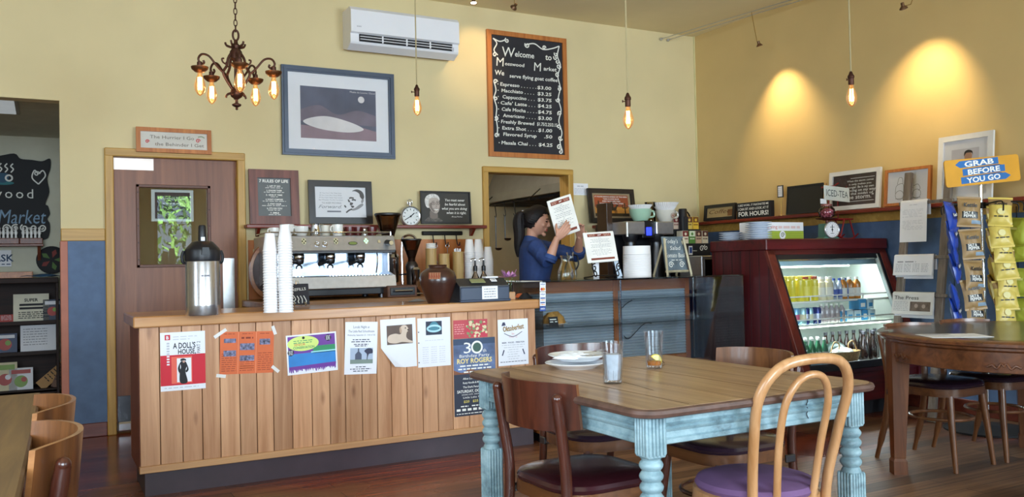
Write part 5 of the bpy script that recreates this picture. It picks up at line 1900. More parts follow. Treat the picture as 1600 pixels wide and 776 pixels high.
mug('coffee_mug', 'cream mug with a round handle beside the milk pitcher', X_(509), zy + .02, MZ, .042, .085, M_CREAM, 'mug', 20)
mug('coffee_mug', 'tall white mug right of the cream mug on the espresso machine', X_(526), zy - .02, MZ, .043, .09, M_WHITE, 'mug', 200)
mug('espresso_cup', 'oxblood red cup left of the steel tamper on the espresso machine', X_(546), zy, MZ, .038, .072, M_OXBLOOD, 'cup', 120)
mug('espresso_cup', 'oxblood red cup behind the steel tamper on the espresso machine', X_(561), zy + .03, MZ, .038, .072, M_OXBLOOD, 'cup', 60)
mug('espresso_cup', 'oxblood red cup with its handle to the right, beside the grinder hopper', X_(581), zy, MZ, .038, .072, M_OXBLOOD, 'cup', -20)
t = MB().lathe([(.001, .001), (.026, .001), (.027, .015), (.012, .02), (.01, .03), (.016, .045), (.014, .055), (.001, .058)], n=20).mk('tamper', M_CHROME)
tag(put(t, (X_(566), zy - .05, MZ)), 'small steel tamper standing in front of the oxblood cups', 'tamper')

# grinders
M_HOPPER = pane('smoky_hopper', (.62, .5, .42), .9)
M_BEANS = mat('coffee_beans', '2a1712', .5, var=.4, scale=60)


def grinder(label, px, Y, s, ztop):
    p = at_y(px, 400, Y)
    t = thing('coffee_grinder', label, 'grinder', (p.x, Y, BZ))
    h = ztop - BZ
    MB().lathe([(.075 * s, 0), (.08 * s, .01), (.075 * s, .03), (.05 * s, .06), (.05 * s, h * .42), (.058 * s, h * .46), (.058 * s, h * .54), (.04 * s, h * .6)], n=30).mk('body', mat('grinder_metal', '4a4442', .35, .8), t)
    MB().lathe([(.034 * s, h * .58), (.034 * s, h * .66), (.09 * s, h * .96), (.094 * s, h * .97), (.094 * s, h * .985), (.088 * s, h * .985), (.084 * s, h * .96), (.03 * s, h * .66)], n=32, caps=False).mk('hopper', M_HOPPER, t)
    MB().lathe([(.028 * s, h * .6), (.03 * s, h * .66), (.056 * s, h * .8), (.001, h * .81)], n=26).mk('bean_fill', M_BEANS, t)
    MB().lathe([(.097 * s, h * .975), (.097 * s, h * .99), (.09 * s, h), (.001, h)], n=32).mk('lid', M_BLACK, t)
    MB().lathe([(.034 * s, h * .16), (.042 * s, h * .18), (.042 * s, h * .44), (.045 * s, h * .46), (.03 * s, h * .5), (.001, h * .5)], (0 + .01, -.075 * s, 0), 26).mk('dosing_chamber', M_CHROME, t)
    MB().tube([(.045 * s, -.09 * s, h * .25), (.1 * s, -.13 * s, h * .26)], [.005, .008]).mk('dosing_lever', M_BLACK, t)
    MB().box((0, -.1 * s, h * .04), (.09 * s, .1 * s, .012), .004).mk('tray', M_CHROME, t)
    return t


grinder('tall coffee grinder with a dark full hopper right behind the espresso machine', 607, 6.62, 1.12, at_y(607, 333, 6.62).z)
grinder('shorter coffee grinder with an amber hopper right of the espresso machine', 643, 6.42, .86, at_y(643, 373, 6.42).z)
p = at_z(630, 464, BZ)
t = thing('knock_box', 'brown knock box drawer with a chrome bar below the grinders', 'box', (p.x, 6.27, BZ))
MB().box((0, 0, .045), (.24, .2, .09), .005).mk('drawer_case', wood('knock_box_wood', '4a2a1c', '6a3f28', 'x', .6, .5), t)
MB().box((0, -.101, .045), (.2, .008, .06), .003).mk('drawer_front', M_BLACK, t)
MB().tube([(-.07, -.103, .05), (-.07, -.125, .05), (.07, -.125, .05), (.07, -.103, .05)], .009).mk('handle', M_CHROME, t)
t = thing('tap', 'curved chrome tap behind the grinders', 'tap', (at_y(628, 375, 6.75).x, 6.75, BZ))
MB().lathe([(.025, 0), (.025, .03), (.012, .04)], n=18).mk('base', M_CHROME, t)
MB().tube(curve([(0, 0, .03), (0, 0, .42), (.03, -.02, .49), (.09, -.05, .48), (.12, -.06, .40)]), .01).mk('spout', M_CHROME, t)

# utensil rail, bamboo holders, cup stacks, syrups
a, c = at_y(661, 364, D - .04), at_y(724, 362, D - .04)
t = thing('hook_rail', 'dark hook rail on the wood splashback under the shelf', 'rail', ((a.x + c.x) / 2, D, a.z))
Lr = c.x - a.x
MB().box((0, -.016, 0), (Lr, .03, .035), .006).mk('bar', M_IRON, t)
for i in range(3):
    x = -Lr * .25 + Lr * .29 * i
    MB().tube(curve([(x, -.03, -.01), (x, -.036, -.05), (x + .004, -.045, -.1), (x + .02, -.05, -.105), (x + .024, -.05, -.08)]), .005).mk('hook', M_IRON, t)
    u = thing('measuring_spoon', ('leftmost of the steel spoons hanging from the hook rail', 'middle one of the steel spoons hanging from the hook rail', 'red handled scoop hanging from the hook rail')[i], 'spoon', ((a.x + c.x) / 2 + x + .015, D - .05, a.z - .1), group=None)
    MB().tube([(.016 * math.cos(q * PI / 8), 0, -.012 + .016 * math.sin(q * PI / 8)) for q in range(16)], .0025, closed=True).tube([(0, 0, -.024), (0, 0, -.14)], .005, flat=.5).mk('handle', M_STEEL if i < 2 else mat('red_plastic', '8a2a20', .4), u)
    MB().ball((0, 0, -.155), (.018, .008, .024)).mk('bowl', M_STEEL, u)
M_BAMBOO = wood('bamboo', '9a7a48', 'c2a068', 'z', .6, .5)
for i, (px, py0, py1, lb, lean) in enumerate(((677, 388, 440, 'bamboo tube holding a stack of white lids', -3), (697, 396, 440, 'bamboo tube holding dark stir sticks', -9), (719, 393, 440, 'bamboo tube holding white straws', -10))):
    p = at_y(px, py0, 6.36)
    h = p.z - BZ
    t = thing('bamboo_holder', lb + ' on the back bar', 'holder', (p.x - .02, 6.36, BZ), (0, -lean * .0, 0))
    MB().lathe([(.001, 0), (.042, 0), (.045, .01), (.043, h * .5), (.046, h * .52), (.044, h - .02), (.047, h), (.038, h), (.036, h - .05), (.001, h - .05)], n=24, caps=False).mk('tube', M_BAMBOO, t)
    b = MB()
    if i == 0:
        for k in range(7):
            b.lathe([(.001, h - .04 + .012 * k), (.04, h - .04 + .012 * k), (.042, h - .036 + .012 * k), (.036, h - .03 + .012 * k)], n=20)
        b.mk('lid', M_WHITE, t)
    else:
        rn = random.Random(i)
        for k in range(22):
            x, y = rn.uniform(-.022, .022), rn.uniform(-.022, .022)
            b.tube([(x * .6, y * .6, .05), (x * 1.25, y * 1.25, h + (rn.uniform(.005, .03) if i == 2 else rn.uniform(-.02, .004)))], .0036, 6)
        b.mk('straw' if i == 2 else 'stir_stick', M_PAPER if i == 2 else M_DKSTEEL, t)
for i, (px, top, lb) in enumerate(((733, 368, 'left'), (747, 369, 'middle'), (762, 380, 'shortest right'))):
    p = at_y(px, top, 6.45)
    n = max(4, int((p.z - BZ - .112) / .016))
    cup_stack(p.x, 6.45, BZ, n, .016, '%s stack behind the syrup bottles' % lb, 'paper cups in the %s stack by the syrups' % lb, 1.0)
for px, lb in ((743, 'left'), (756, 'right')):
    p = at_y(px, 440, 6.25)
    t = thing('syrup_bottle', 'clear syrup bottle with a black pump, %s of the two behind the till' % lb, 'bottle', (p.x, 6.25, BZ))
    MB().lathe([(.001, 0), (.034, 0), (.036, .01), (.036, .12), (.014, .17), (.014, .19)], n=22).mk('bottle', pane('syrup_glass', (.8, .72, .62), 1.0), t)
    MB().lathe([(.017, .185), (.017, .225), (.008, .23), (.006, .27)], n=16).mk('pump', M_BLACK, t)
    MB().tube(curve([(0, 0, .265), (0, 0, .285), (-.02, -.01, .287), (-.045, -.02, .28), (-.05, -.022, .265)]), .0045).mk('spout', M_CHROME, t)
# ------------------------------------------------------------------ glass pastry case
GX0, GX1, GY0, GY1 = 2.83, 4.565, 4.80, 5.32
GZ0, GZ1 = .40, 1.055
M_CASEGLASS = pane('case_glass', (.95, .97, .97), .8)
M_SHELFGLASS = pane('shelf_glass', (.88, .93, .93), .8)
M_ORANGEWOOD = wood('orange_case_wood', '8a4a22', 'b06a36', 'x', .5, .35)
M_ORANGEWOODZ = wood('orange_case_wood_upright', '8a4a22', 'b06a36', 'z', .5, .35)
gc = thing('pastry_case', 'long glass fronted pastry display case with sliding ribbed doors at the back', 'display case')
MB().span((GX0, GY0 + .01, .06), (GX1 - .0, GY1, GZ0), .004).mk('base', M_ORANGEWOOD, gc)
MB().span((GX0 + .02, GY0 + .05, 0), (GX1 - .02, GY1 - .02, .06)).mk('plinth', M_MATTBLACK, gc)
MB().span((GX0, GY0, GZ0), (GX1, GY0 + .006, GZ1 - .006)).mk('front_glass', M_CASEGLASS, gc)
MB().span((GX1 - .006, GY0 + .007, GZ0), (GX1, GY1, GZ1 - .006)).mk('side_glass', M_CASEGLASS, gc)
MB().span((GX0, GY0 + .007, GZ0), (GX0 + .006, GY1, GZ1 - .006)).mk('side_glass', M_CASEGLASS, gc)
MB().span((GX0 - .002, GY0 - .004, GZ1 - .006), (GX1 + .002, GY1 + .01, GZ1 + .006), .002).mk('top_glass', pane('top_glass', (.62, .68, .70), 1.2), gc)
for z in (at_y(960, 468, GY0 + .12).z, at_y(960, 506, GY0 + .12).z):
    MB().span((GX0 + .02, GY0 + .10, z - .004), (GX1 - .02, GY1 - .06, z + .004)).mk('glass_shelf', M_SHELFGLASS, gc)
    b = MB()
    for x in (GX0 + .03, (GX0 + GX1) / 2, GX1 - .05):
        b.box((x, GY0 + .2, z - .008), (.012, .03, .008), .001)
    b.mk('shelf_clip', M_CHROME, gc)
b = MB()
gxm = at_y(958, 480, GY1).x
gxr = GX1 - .13
for x in (GX0 + .0, gxm - .02, gxr - .02):
    b.span((x, GY1 - .035, GZ0), (x + .045, GY1, GZ1 - .006), .003, 1)
b.span((GX0, GY1 - .03, GZ1 - .085), (gxr + .02, GY1, GZ1 - .006), .003).span((GX0, GY1 - .03, GZ0), (gxr + .02, GY1, GZ0 + .05), .003)
b.span((GX0, GY1 - .026, GZ1 - .1), (gxr + .02, GY1 - .006, GZ1 - .085), .002)
b.mk('back_frame', (M_ORANGEWOOD, M_ORANGEWOODZ), gc)
M_RIB = mat('ribbed_blue_grey', 'bcc5ce', .22, .4, var=.1)
for x0, x1 in ((GX0 + .04, gxm - .02), (gxm + .025, gxr - .015)):
    n = 24
    z0, z1 = GZ0 + .05, GZ1 - .095
    def rib(u, v, x0=x0, x1=x1):
        k = v * n
        return (x0 + (x1 - x0) * u, GY1 - .02 - .011 * abs(math.sin(PI * k)) ** .6, z0 + (z1 - z0) * v)
    MB().grid(1, n * 6, rib).mk('ribbed_door', M_RIB, gc)
b = MB()
b.span((gxm + .025, GY1 - .06, GZ0 + .03), (gxm + .037, GY1 - .05, GZ1 - .01), .001)
b.span((gxr + .045, GY1 - .05, GZ0 + .02), (gxr + .057, GY1 - .04, GZ1 - .01), .001)
b.mk('shelf_upright', M_CHROME, gc)
b = MB()
b.tube(curve([(gxm + .05, GY1 - .06, .62), (gxm + .1, GY1 - .06, .60), (gxm + .22, GY1 - .08, .70), (gxm + .28, GY1 - .1, .705)]), .004, 6)
b.tube(curve([(gxm + .04, GY1 - .06, .83), (gxm + .08, GY1 - .06, .86), (gxm + .12, GY1 - .08, .885)]), .004, 6)
b.mk('light_wire', M_BLACK, gc)
# card stickers at the left edge of the front glass
for i, (py, txt, c1) in enumerate(((444, 'VISA', 0), (451.5, '', 1), (459.5, 'VISA', 0), (467, '', 2), (474, '', 2), (482, 'AMEX', 3))):
    p = at_y(848, py, GY0 - .001)
    b = MB().rect(-.022, -.015, .022, .015, 0, 0 if c1 != 3 else 3)
    if c1 == 1:
        b.disc(-.007, 0, .010, .0005, 1).disc(.007, 0, .010, .0007, 2)
    elif txt:
        b.text(txt, 0, -.005, .010, .0006, 3 if c1 == 0 else 0, w=.034, bold=.02, shear=.1 if c1 == 0 else 0)
    else:
        b.rect(-.018, .002, .018, .01, .0005, 3).lines(-.016, .016, -.006, .006, .0006, 2, 'c', .01)
    o = b.mk('payment_sticker', (M_PAPER, mat('sticker_red', 'c2342c', .5), mat('sticker_orange', 'd98a2c', .5), mat('sticker_blue', '2a4a94', .5)))
    tag(put(o, (p.x, GY0 - .0012, p.z), FB), ('topmost', 'red and orange circles', 'third from the top', 'fourth from the top', 'fifth from the top', 'blue, lowest')[i] + ' payment card sticker on the left edge of the pastry case', 'sticker')
z = at_y(960, 506, GY0 + .12).z + .004
p = at_y(863, 508, GY0 + .24)
t = thing('cake_plate', 'white plate of pastry on the lower shelf at the left of the pastry case', 'plate', (p.x + .01, GY0 + .24, z))
MB().lathe([(.001, .004), (.06, .004), (.1, .016), (.102, .019), (.06, .008), (.001, .007)], n=30, caps=False).mk('plate', M_WHITE, t)
t2 = MB().lathe([(.001, 0), (.07, 0), (.082, .02), (.07, .05), (.045, .075), (.001, .085)], n=24)
t2.v = [(x + .01 * noise.noise(Vector((x * 40, y * 40, q * 40))), y, q + .022 * noise.noise(Vector((x * 55, y * 55, q * 30)))) for x, y, q in t2.v]
t2 = tag(put(t2.mk('pastry', mat('golden_pastry', 'b98646', .6, var=.35, scale=40, bump=.4)), (p.x + .01, GY0 + .24, z + .009)), 'lumpy golden pastry on the white plate in the pastry case', 'pastry')
t = thing('price_card', 'small dark price card standing left of the pastry in the glass case', 'card', (p.x - .055, GY0 + .125, z), (78, 0, 0))
MB().box((0, .035, 0), (.07, .07, .003), 0, 0).lines(-.028, .028, .052, .007, .002, 1).lines(-.028, .028, .036, .006, .002, 1).mk('card', (M_MATTBLACK, M_CHALK), t)

# ------------------------------------------------------------------ on top of the case
TZ = GZ1 + .006


def menu_face(b, w, h, z):
    b.rect(-w * .42, h * .36, w * .42, h * .46, z, 1)
    b.flat(c2([(-.05, .40), (-.04, .43), (.0, .42), (.05, .435), (.07, .42), (.04, .41), (.03, .385), (.02, .405), (-.03, .40), (-.04, .38)], 4, True), z + .0004, 0, Matrix.Diagonal((w, h, 1, 1)))
    for s in (-1, 1):
        b.lines(s * w * .27 - w * .11, s * w * .27 + w * .11, h * .43, h * .02, z + .0004, 3, 'c', .02)
        b.lines(s * w * .27 - w * .1, s * w * .27 + w * .1, h * .395, h * .02, z + .0004, 3, 'c', .02)
    for i in range(14):
        b.lines(-w * .40, w * .40, h * (.31 - .045 * i), h * .01, z, 2, 'c', .02, (.12, .85, .7, .9, .1, .88, .8, .9, .12, .75, .9, .6, .85, .5)[i], i)
    b.rect(-w * .42, -h * .44, w * .42, -h * .37, z, 1)


M_MENURED = mat('menu_rust_red', '7d3524', .6)
M_MENUMATS = (mat('menu_white', 'ece8e2', .5), M_MENURED, M_GREYINK, mat('menu_pale_rust', 'c99a86', .6))
p = at_z(952, 434, TZ)
ey = p.y + .08
zb = at_y(952, 409, ey).z
zt_ = at_y(952, 362, ey).z
we = at_y(978, 400, ey).x - at_y(931, 400, ey).x
t = thing('menu_board', 'white framed menu board standing in a scrolled iron easel on the pastry case', 'menu', (p.x, ey + .02, (zb + zt_) / 2), (79, -3, 0))
h_ = (zt_ - zb) * 1.03
b = MB().box((0, 0, 0), (we, h_, .014), .004, 0)
menu_face(b, we * .92, h_ * .95, .0076)
b.mk('board', M_MENUMATS, t)
e = thing('iron_easel', 'black scrolled iron easel under the white menu board', 'easel', (p.x, ey, TZ))
b = MB()
for s in (-1, 1):
    x = s * we * .36
    b.tube(curve([(x, .1, .004), (x, -.0, .012), (x, -.03, .02), (x, -.055, .012), (x, -.065, .03), (x, -.05, .05), (x, -.035, .045)]), .004)
    b.tube([(x * 1.1 + .022 * math.cos(a * .45 + 1.2) * (1 - a / 22), -.05, .075 + .03 * math.sin(a * .45 + 1.2) * (1 - a / 22)) for a in range(18)], .0045)
    b.tube([(x, -.035, .02), (x, .03, .2)], .004)
b.tube([(-we * .36, -.02, .018), (we * .36, -.02, .018)], .004).tube([(-we * .36, .022, .17), (we * .36, .022, .17)], .004)
b.mk('easel', M_IRON, e)
# carafe and bottles left of the easel
p = at_z(896, 436, TZ)
t = thing('glass_carafe', 'clear glass carafe with a flared neck at the left of the iron easel', 'carafe', (p.x, p.y + .1, TZ))
MB().lathe([(.001, .004), (.05, .004), (.055, .02), (.05, .06), (.03, .11), (.026, .13), (.036, .165), (.038, .165), (.028, .13), (.033, .11), (.053, .06), (.058, .02), (.052, 0), (.001, 0)], n=28, caps=False).mk('carafe', pane('carafe_glass', (.93, .95, .93), .7), t)
p = at_z(908, 435, TZ)
t = thing('glass_carafe', 'second clear carafe with a black handle, nearest the iron easel', 'carafe', (p.x + .02, p.y + .17, TZ))
MB().lathe([(.001, .004), (.042, .004), (.047, .02), (.043, .08), (.026, .13), (.024, .17), (.03, .19)], n=28, caps=False).mk('carafe', pane('carafe_glass', 0), t)
MB().tube(curve([(.028, 0, .17), (.06, 0, .16), (.07, 0, .1), (.045, 0, .06)]), .006).mk('handle', M_BLACK, t)
p = at_z(925, 434, TZ)
t = MB().box((0, 0, .115), (.05, .012, .23), .003).mk('white_menu_card', M_PAPER)
tag(put(t, (at_y(931, 405, ey + .12).x, ey + .12, TZ)), 'plain white card propped behind the left side of the menu board', 'card')
# paper stack / box of napkins
p = at_z(1004, 432, TZ)
y = p.y + .1
x0, x1 = at_y(986, 410, y - .07).x, at_y(1022, 410, y - .07).x
r = (x1 - x0) / 2
zt2 = at_y(1004, 384, y).z
t = thing('paper_plate_stack', 'tall round stack of white ribbed paper plates on the pastry case', 'plate stack', ((x0 + x1) / 2, y, TZ))
hs = zt2 - TZ
prof = []
n = 22
for i in range(n):
    prof += [(r, hs * .72 * i / n + .0005), (r * .975, hs * .72 * (i + .5) / n)]
prof += [(r, hs * .72)]
MB().lathe([(.001, 0)] + prof + [(.001, hs * .72)], n=36).mk('plates', M_CUPPAPER, t)
tag(t, None, None)
MB().lathe([(.001, hs * .72), (r * .98, hs * .725), (r * .96, hs), (.001, hs)], n=36).mk('bowls', M_CUPPAPER, t)
t = MB().box((0, 0, .12), (.05, .01, .24), .002, 0, mv(rx=-8, ry=-14)).mk('order_pad', mat('pad_blue_white', 'c3d2e2', .6))
tag(put(t, (x0 - .03, y + .03, TZ), (0, 0, 10)), 'pale blue order pad leaning left of the paper plate stack', 'notepad')
# specials A-frame
p = at_z(1056, 430, TZ)
y = p.y + .13
a0, a1 = at_y(1035, 369, y), at_y(1072, 422, y)
t = thing('specials_board', 'small painted sandwich board on a pale wooden stand with the soup of the day', 'sign', ((a0.x + a1.x) / 2, y, TZ))
w, h = (a1.x - a0.x), a0.z - a1.z
TT = mv(0, .0, a1.z - TZ + h / 2, rx=80, rz=4)
b = MB(TT).box((0, 0, 0), (w, h, .012), .002, 0)
b.text('Today\'s', -w * .08, h * .3, h * .12, .0065, 1, w=w * .6, shear=.2).text('Salad', w * .05, h * .1, h * .12, .0065, 1, w=w * .5, shear=.2).text('Tomato Basil', 0, -h * .12, h * .13, .0065, 1, w=w * .92, shear=.2)
for i in range(2):
    b.stroke(spiral(w * (-.25 + .5 * i), -h * .34, w * .12, 1.5), .003, .0065, 1)
b.lines(-w * .2, w * .3, -h * .2, h * .02, .0065, 1)
b.mk('board', (mat('painted_slate', '66727a', .7, var=.35, scale=14), M_CHALK), t)
M_PALEWOOD = wood('pale_stand_wood', 'a5987c', 'c4b796', 'z', .6, .5)
b = MB()
for s in (-1, 1):
    b.tube([(s * w * .52, -.06, 0), (s * w * .42, .0, h + .02)], .011, 4).tube([(s * w * .5, .12, 0), (s * w * .42, .012, h + .0)], .011, 4)
b.tube([(-w * .5, -.03, .03), (w * .5, -.03, .03)], .009, 4)
b.mk('stand', M_PALEWOOD, t)

# ------------------------------------------------------------------ brewing station behind the case
BS = thing('brewing_station', 'dark cabinet behind the pastry case carrying the coffee brewer', 'cabinet')
KX0_, KX1_ = 4.47, 5.93
bsx0 = 4.46
MB().span((bsx0, 6.2, 0), (5.90, 6.87, .86)).mk('body', M_DARKW, BS)
MB().span((bsx0 - .02, 6.17, .86), (5.92, 6.88, .9), .004).mk('worktop', M_BBAR, BS)
WZ = .9
# brewer
f0, f1 = at_y(968, 340, 6.3), at_y(1052, 365, 6.3)
t = thing('coffee_brewer', 'stainless twin coffee brewer with a blue lit display behind the pastry case', 'coffee maker', ((f0.x + f1.x) / 2, 6.5, WZ))
W = f1.x - f0.x
zt3 = at_y(1010, 346, 6.3).z - WZ
zb3 = at_y(1010, 366, 6.25).z - WZ
MB().box((0, .1, (zt3) / 2), (W * .96, .2, zt3 - .02), .006).mk('rear_housing', M_BLACK, t)
for x0, x1 in ((-W * .42, -.05), (.08, W * .46)):
    MB().span((x0, -.24, zb3), (x1, .02, zt3), .008).mk('head_housing', M_STEEL, t)
MB().span((-.05, -.2, zb3 - .03), (.08, .02, zt3 + .01), .004).mk('control_panel', M_BLACK, t)
MB().box((.02, -.203, zb3 + .03), (.06, .006, .075), .003).mk('display', glow('blue_display', '2a3cff', 2.2), t)
MB().span((-W * .52, -.02, 0), (-W * .42, .14, zt3 + .18), .004).mk('side_panel', mat('brewer_brown', '3c281c', .3), t)
MB().span((-W * .46, -.24, 0), (W * .46, .0, .04), .006).mk('base', M_BLACK, t)
for x in (-W * .22, W * .27):
    MB().lathe([(.055, zb3 - .06), (.075, zb3 - .01), (.075, zb3)], (x, -.12, 0), 28).mk('brew_basket', M_BLACK, t)
MB().tube([(-W * .44, -.26, zb3 - .02), (-W * .44, -.26, zt3 - .01)], .009).mk('sight_tube', M_WHITE, t)
for i, x in enumerate((-W * .22, W * .27)):
    s = thing('coffee_server', ('left', 'right')[i] + ' dark thermal coffee server under the brewer', 'server', ((f0.x + f1.x) / 2 + x, 6.38, WZ + .04))
    hh_ = zb3 - .11
    MB().lathe([(.07, 0), (.075, .01), (.07, hh_ * .7), (.05, hh_ * .9), (.05, hh_)], n=28).mk('body', M_DKSTEEL, s)
    MB().tube(curve([(.06, -.03, hh_ * .85), (.11, -.05, hh_ * .8), (.11, -.05, hh_ * .3), (.072, -.03, hh_ * .2)]), .009).mk('handle', M_BLACK, s)
    MB().lathe([(.05, hh_), (.052, hh_ + .02), (.02, hh_ + .03)], n=24).mk('lid', M_BLACK, s)
# giant cups holding coffee filters on top of the brewer
for (px, r, colr, lb, hd, pat) in ((1001, .105, 'mint_glaze', 'giant mint green cup filled with white coffee filters on the brewer', 0, 0), (1040, .098, 'cream_glaze', 'giant cream cup with a painted motif filled with coffee filters on the brewer', 0, 1)):
    p = at_y(px, 348, 6.42)
    t = thing('giant_cup', lb, 'cup', (p.x, 6.42, WZ + zt3))
    m = mat(colr, 'a8cbb2' if not pat else 'd9d2c6', .25, var=.02, coat=.3)
    MB().lathe([(.001, .004), (r * .5, .004), (r * .52, 0), (r * .6, .01), (r * .9, r * .6), (r, r * 1.15), (r * .97, r * 1.15), (r * .86, r * .6), (.001, .02)], n=36, caps=False).mk('bowl', m, t)
    MB().tube(curve([(r * .95, 0, r * 1.0), (r * 1.42, 0, r * .98), (r * 1.45, 0, r * .55), (r * .85, 0, r * .45)]), .010).mk('handle', m, t)
    if pat:
        T = frame((.015, -r * .93, r * .62), (1, 0, 0), (0, .12, 1))
        MB(T).stroke([(.022 * math.cos(a / 4), .022 * math.sin(a / 4)) for a in range(26)], .003, .003).disc(0, 0, .012, .0035).mk('painted_motif', mat('motif_rose', 'a07868', .5), t)
    n = 40
    f = thing('filter_stack', 'fluted white paper coffee filters standing in the ' + ('mint green' if not pat else 'cream') + ' giant cup', 'coffee filters', (p.x, 6.42, WZ + zt3 + r * .9))
    def flute(u, v, r=r):
        a = u * 2 * PI
        k = 1 + .04 * math.cos(n * a) * v
        rr_ = (r * .62 + r * .42 * v) * k
        return (rr_ * math.cos(a), rr_ * math.sin(a), v * r * .62)
    MB().grid(n * 4, 3, flute).lathe([(.001, r * .3), (r * .8, r * .34)], n=24).mk('filters', M_CUPPAPER, f)
p = at_y(1044, 323, 6.5)
t = thing('filter_stack', 'larger fluted filters stacked behind the cream giant cup', 'coffee filters', (p.x + .04, 6.62, WZ + zt3))
MB().grid(160, 3, lambda u, v: ((.07 + .075 * v) * (1 + .035 * math.cos(44 * u * 2 * PI) * v) * math.cos(u * 2 * PI), (.07 + .075 * v) * (1 + .035 * math.cos(44 * u * 2 * PI) * v) * math.sin(u * 2 * PI), .10 + .1 * v)).lathe([(.001, 0), (.07, 0), (.07, .1), (.09, .13), (.001, .13)], n=30).mk('filters', M_CUPPAPER, t)
p = at_y(1018, 324, 6.6)
t = thing('measuring_beaker', 'small clear measuring beaker between the giant cups on the brewer', 'beaker', (p.x, 6.62, WZ + zt3))
MB().lathe([(.001, .0), (.05, 0), (.052, .2), (.056, .205), (.053, .205), (.049, .2), (.047, .004), (.001, .004)], n=26, caps=False).mk('beaker', pane('beaker_glass', (.8, .74, .62), 1.2), t)
p = at_y(1067, 345, 6.42)
t = thing('black_dispenser', 'tall black cup dispenser at the right of the coffee brewer', 'dispenser', (p.x, 6.42, WZ))
hz = at_y(1067, 326, 6.42).z - WZ
MB().lathe([(.045, 0), (.045, hz - .01), (.04, hz), (.001, hz)], n=28, squash=(.9, .9)).mk('tube', M_BLACK, t)
MB().box((0, -.045, hz * .5), (.05, .008, hz * .8), .003).mk('slot_cover', M_MATTBLACK, t)
p = at_y(1071, 337, 6.75)
t = thing('round_tin_lid', 'round dark glass lid leaning on the wall behind the black dispenser', 'lid', (p.x + .02, 6.80, at_y(1071, 340, 6.8).z), (80, 0, 0))
rr = .085
MB().lathe([(.001, .012), (rr * .7, .008), (rr * .95, 0)], n=34).mk('glass', pane('lid_glass', (.55, .5, .45), 1.2), t)
MB().lathe([(rr * .94, -.004), (rr, 0), (rr, .006), (rr * .94, .006)], n=34).mk('rim', M_IRON, t)
MB().lathe([(.008, .01), (.016, .03), (.001, .034)], n=14).mk('knob', M_BLACK, t)
# tea rack
tx0 = at_y(1063, 400, 6.35).x
t = thing('tea_rack', 'black stepped rack of tea boxes right of the coffee brewer', 'rack', (tx0, 6.3, WZ))
rack_h = at_y(1085, 380, 6.3).z - WZ + .16
rear_h = at_y(1085, 358, 6.45).z - WZ
MB().span((0, .0, 0), (.33, .3, rack_h - .16), .004).mk('rack_base', M_MATTBLACK, t)
MB().span((0, .13, rack_h - .16), (.33, .3, rear_h), .004).mk('upper_step', M_MATTBLACK, t)
b = MB(frame((.22, -.0015, rack_h - .21), (1, 0, 0), (0, 0, 1)))
b.stroke(spiral(0, 0, .03, 1.3), .004, 0).stroke(spiral(.05, .01, .026, 1.3, 2), .004, 0).lines(-.14, -.06, -.02, .006, 0, 0, word=.015)
b.mk('rack_logo', M_CHALK, t)
TEA = (('f0e2c8', '7a2a2a'), ('5a8a3c', 'dfe6c8'), ('caa98c', '4a2a24'), ('d8cbb0', '5a2f24'))
TOPR = (('d2b9a6', '7c3030'), ('c6a58e', '5a2424'), ('e0c05a', '6a3a24'), ('e2b83c', '7a4a1c'))
LBT = ('leftmost', 'second from left', 'third from left', 'rightmost')
for row, (z, y, dat, nm) in enumerate(((rack_h - .16, .02, TEA, 'front'), (rear_h, .15, TOPR, 'rear'))):
    for i, (c1, c2_) in enumerate(dat):
        b = MB().box((0, 0, .06), (.07, .09, .12), .002, 0)
        b.rect(-.034, .066, .034, .118, 0, 1, mv(0, -.0456, 0, rx=90)).lines(-.028, .028, .045, .012, 0, 1, 'c', .02, M=mv(0, -.0458, 0, rx=90)).disc(0, .09, .014, .0005, 0, M=mv(0, -.0456, 0, rx=90))
        o = b.mk('tea_box', (mat('tea_' + c1, c1, .6), mat('tea_' + c2_, c2_, .6)))
        tag(put(o, (tx0 + .045 + .08 * i, 6.3 + y + .045, WZ + z)), '%s tea box in the %s row of the black tea rack' % (LBT[i], nm), 'tea box', 'tea boxes on the rack')
p = at_y(1079, 391, 6.297)
t = thing('phone_card', 'small blue and white card fixed to the front of the tea rack', 'card', (p.x, 6.2965, p.z), FB)
MB().box((0, 0, 0), (.045, .085, .006), .002, 0).rect(-.016, -.025, .016, .03, .0035, 1).mk('card', (M_PAPER, mat('card_blue', '2c4a8c', .5)), t)
# microwave below, on a low stand in front
a0, a1 = at_y(1074, 400, 6.05), at_y(1112, 437, 6.05)
t = thing('microwave', 'black fronted steel microwave below the tea rack', 'microwave', ((a0.x + a1.x) / 2 + .06, 5.95, a0.z - .30))
W = .5
MB().box((0, 0, .15), (W, .3, .30), .006).mk('casing', M_STEEL, t)
MB().box((-.02, -.152, .145), (W - .1, .008, .25), .003).mk('door', mat('microwave_glass', '0c0d10', .1), t)
MB().tube([(.2, -.155, .05), (.2, -.175, .06), (.2, -.175, .24), (.2, -.155, .25)], .007).mk('handle', M_STEEL, t)
ms = thing('microwave_stand', 'dark stand carrying the microwave behind the pastry case', 'stand', ((a0.x + a1.x) / 2 + .06, 5.95, 0))
MB().box((0, 0, a0.z - .30 - .015), (.54, .34, .03), .004).mk('top', M_DARKW, ms)
for sx in (-1, 1):
    for sy in (-1, 1):
        MB().box((sx * .25, sy * .15, (a0.z - .33) / 2), (.03, .03, a0.z - .33), .003).mk('leg', M_DARKW, ms)

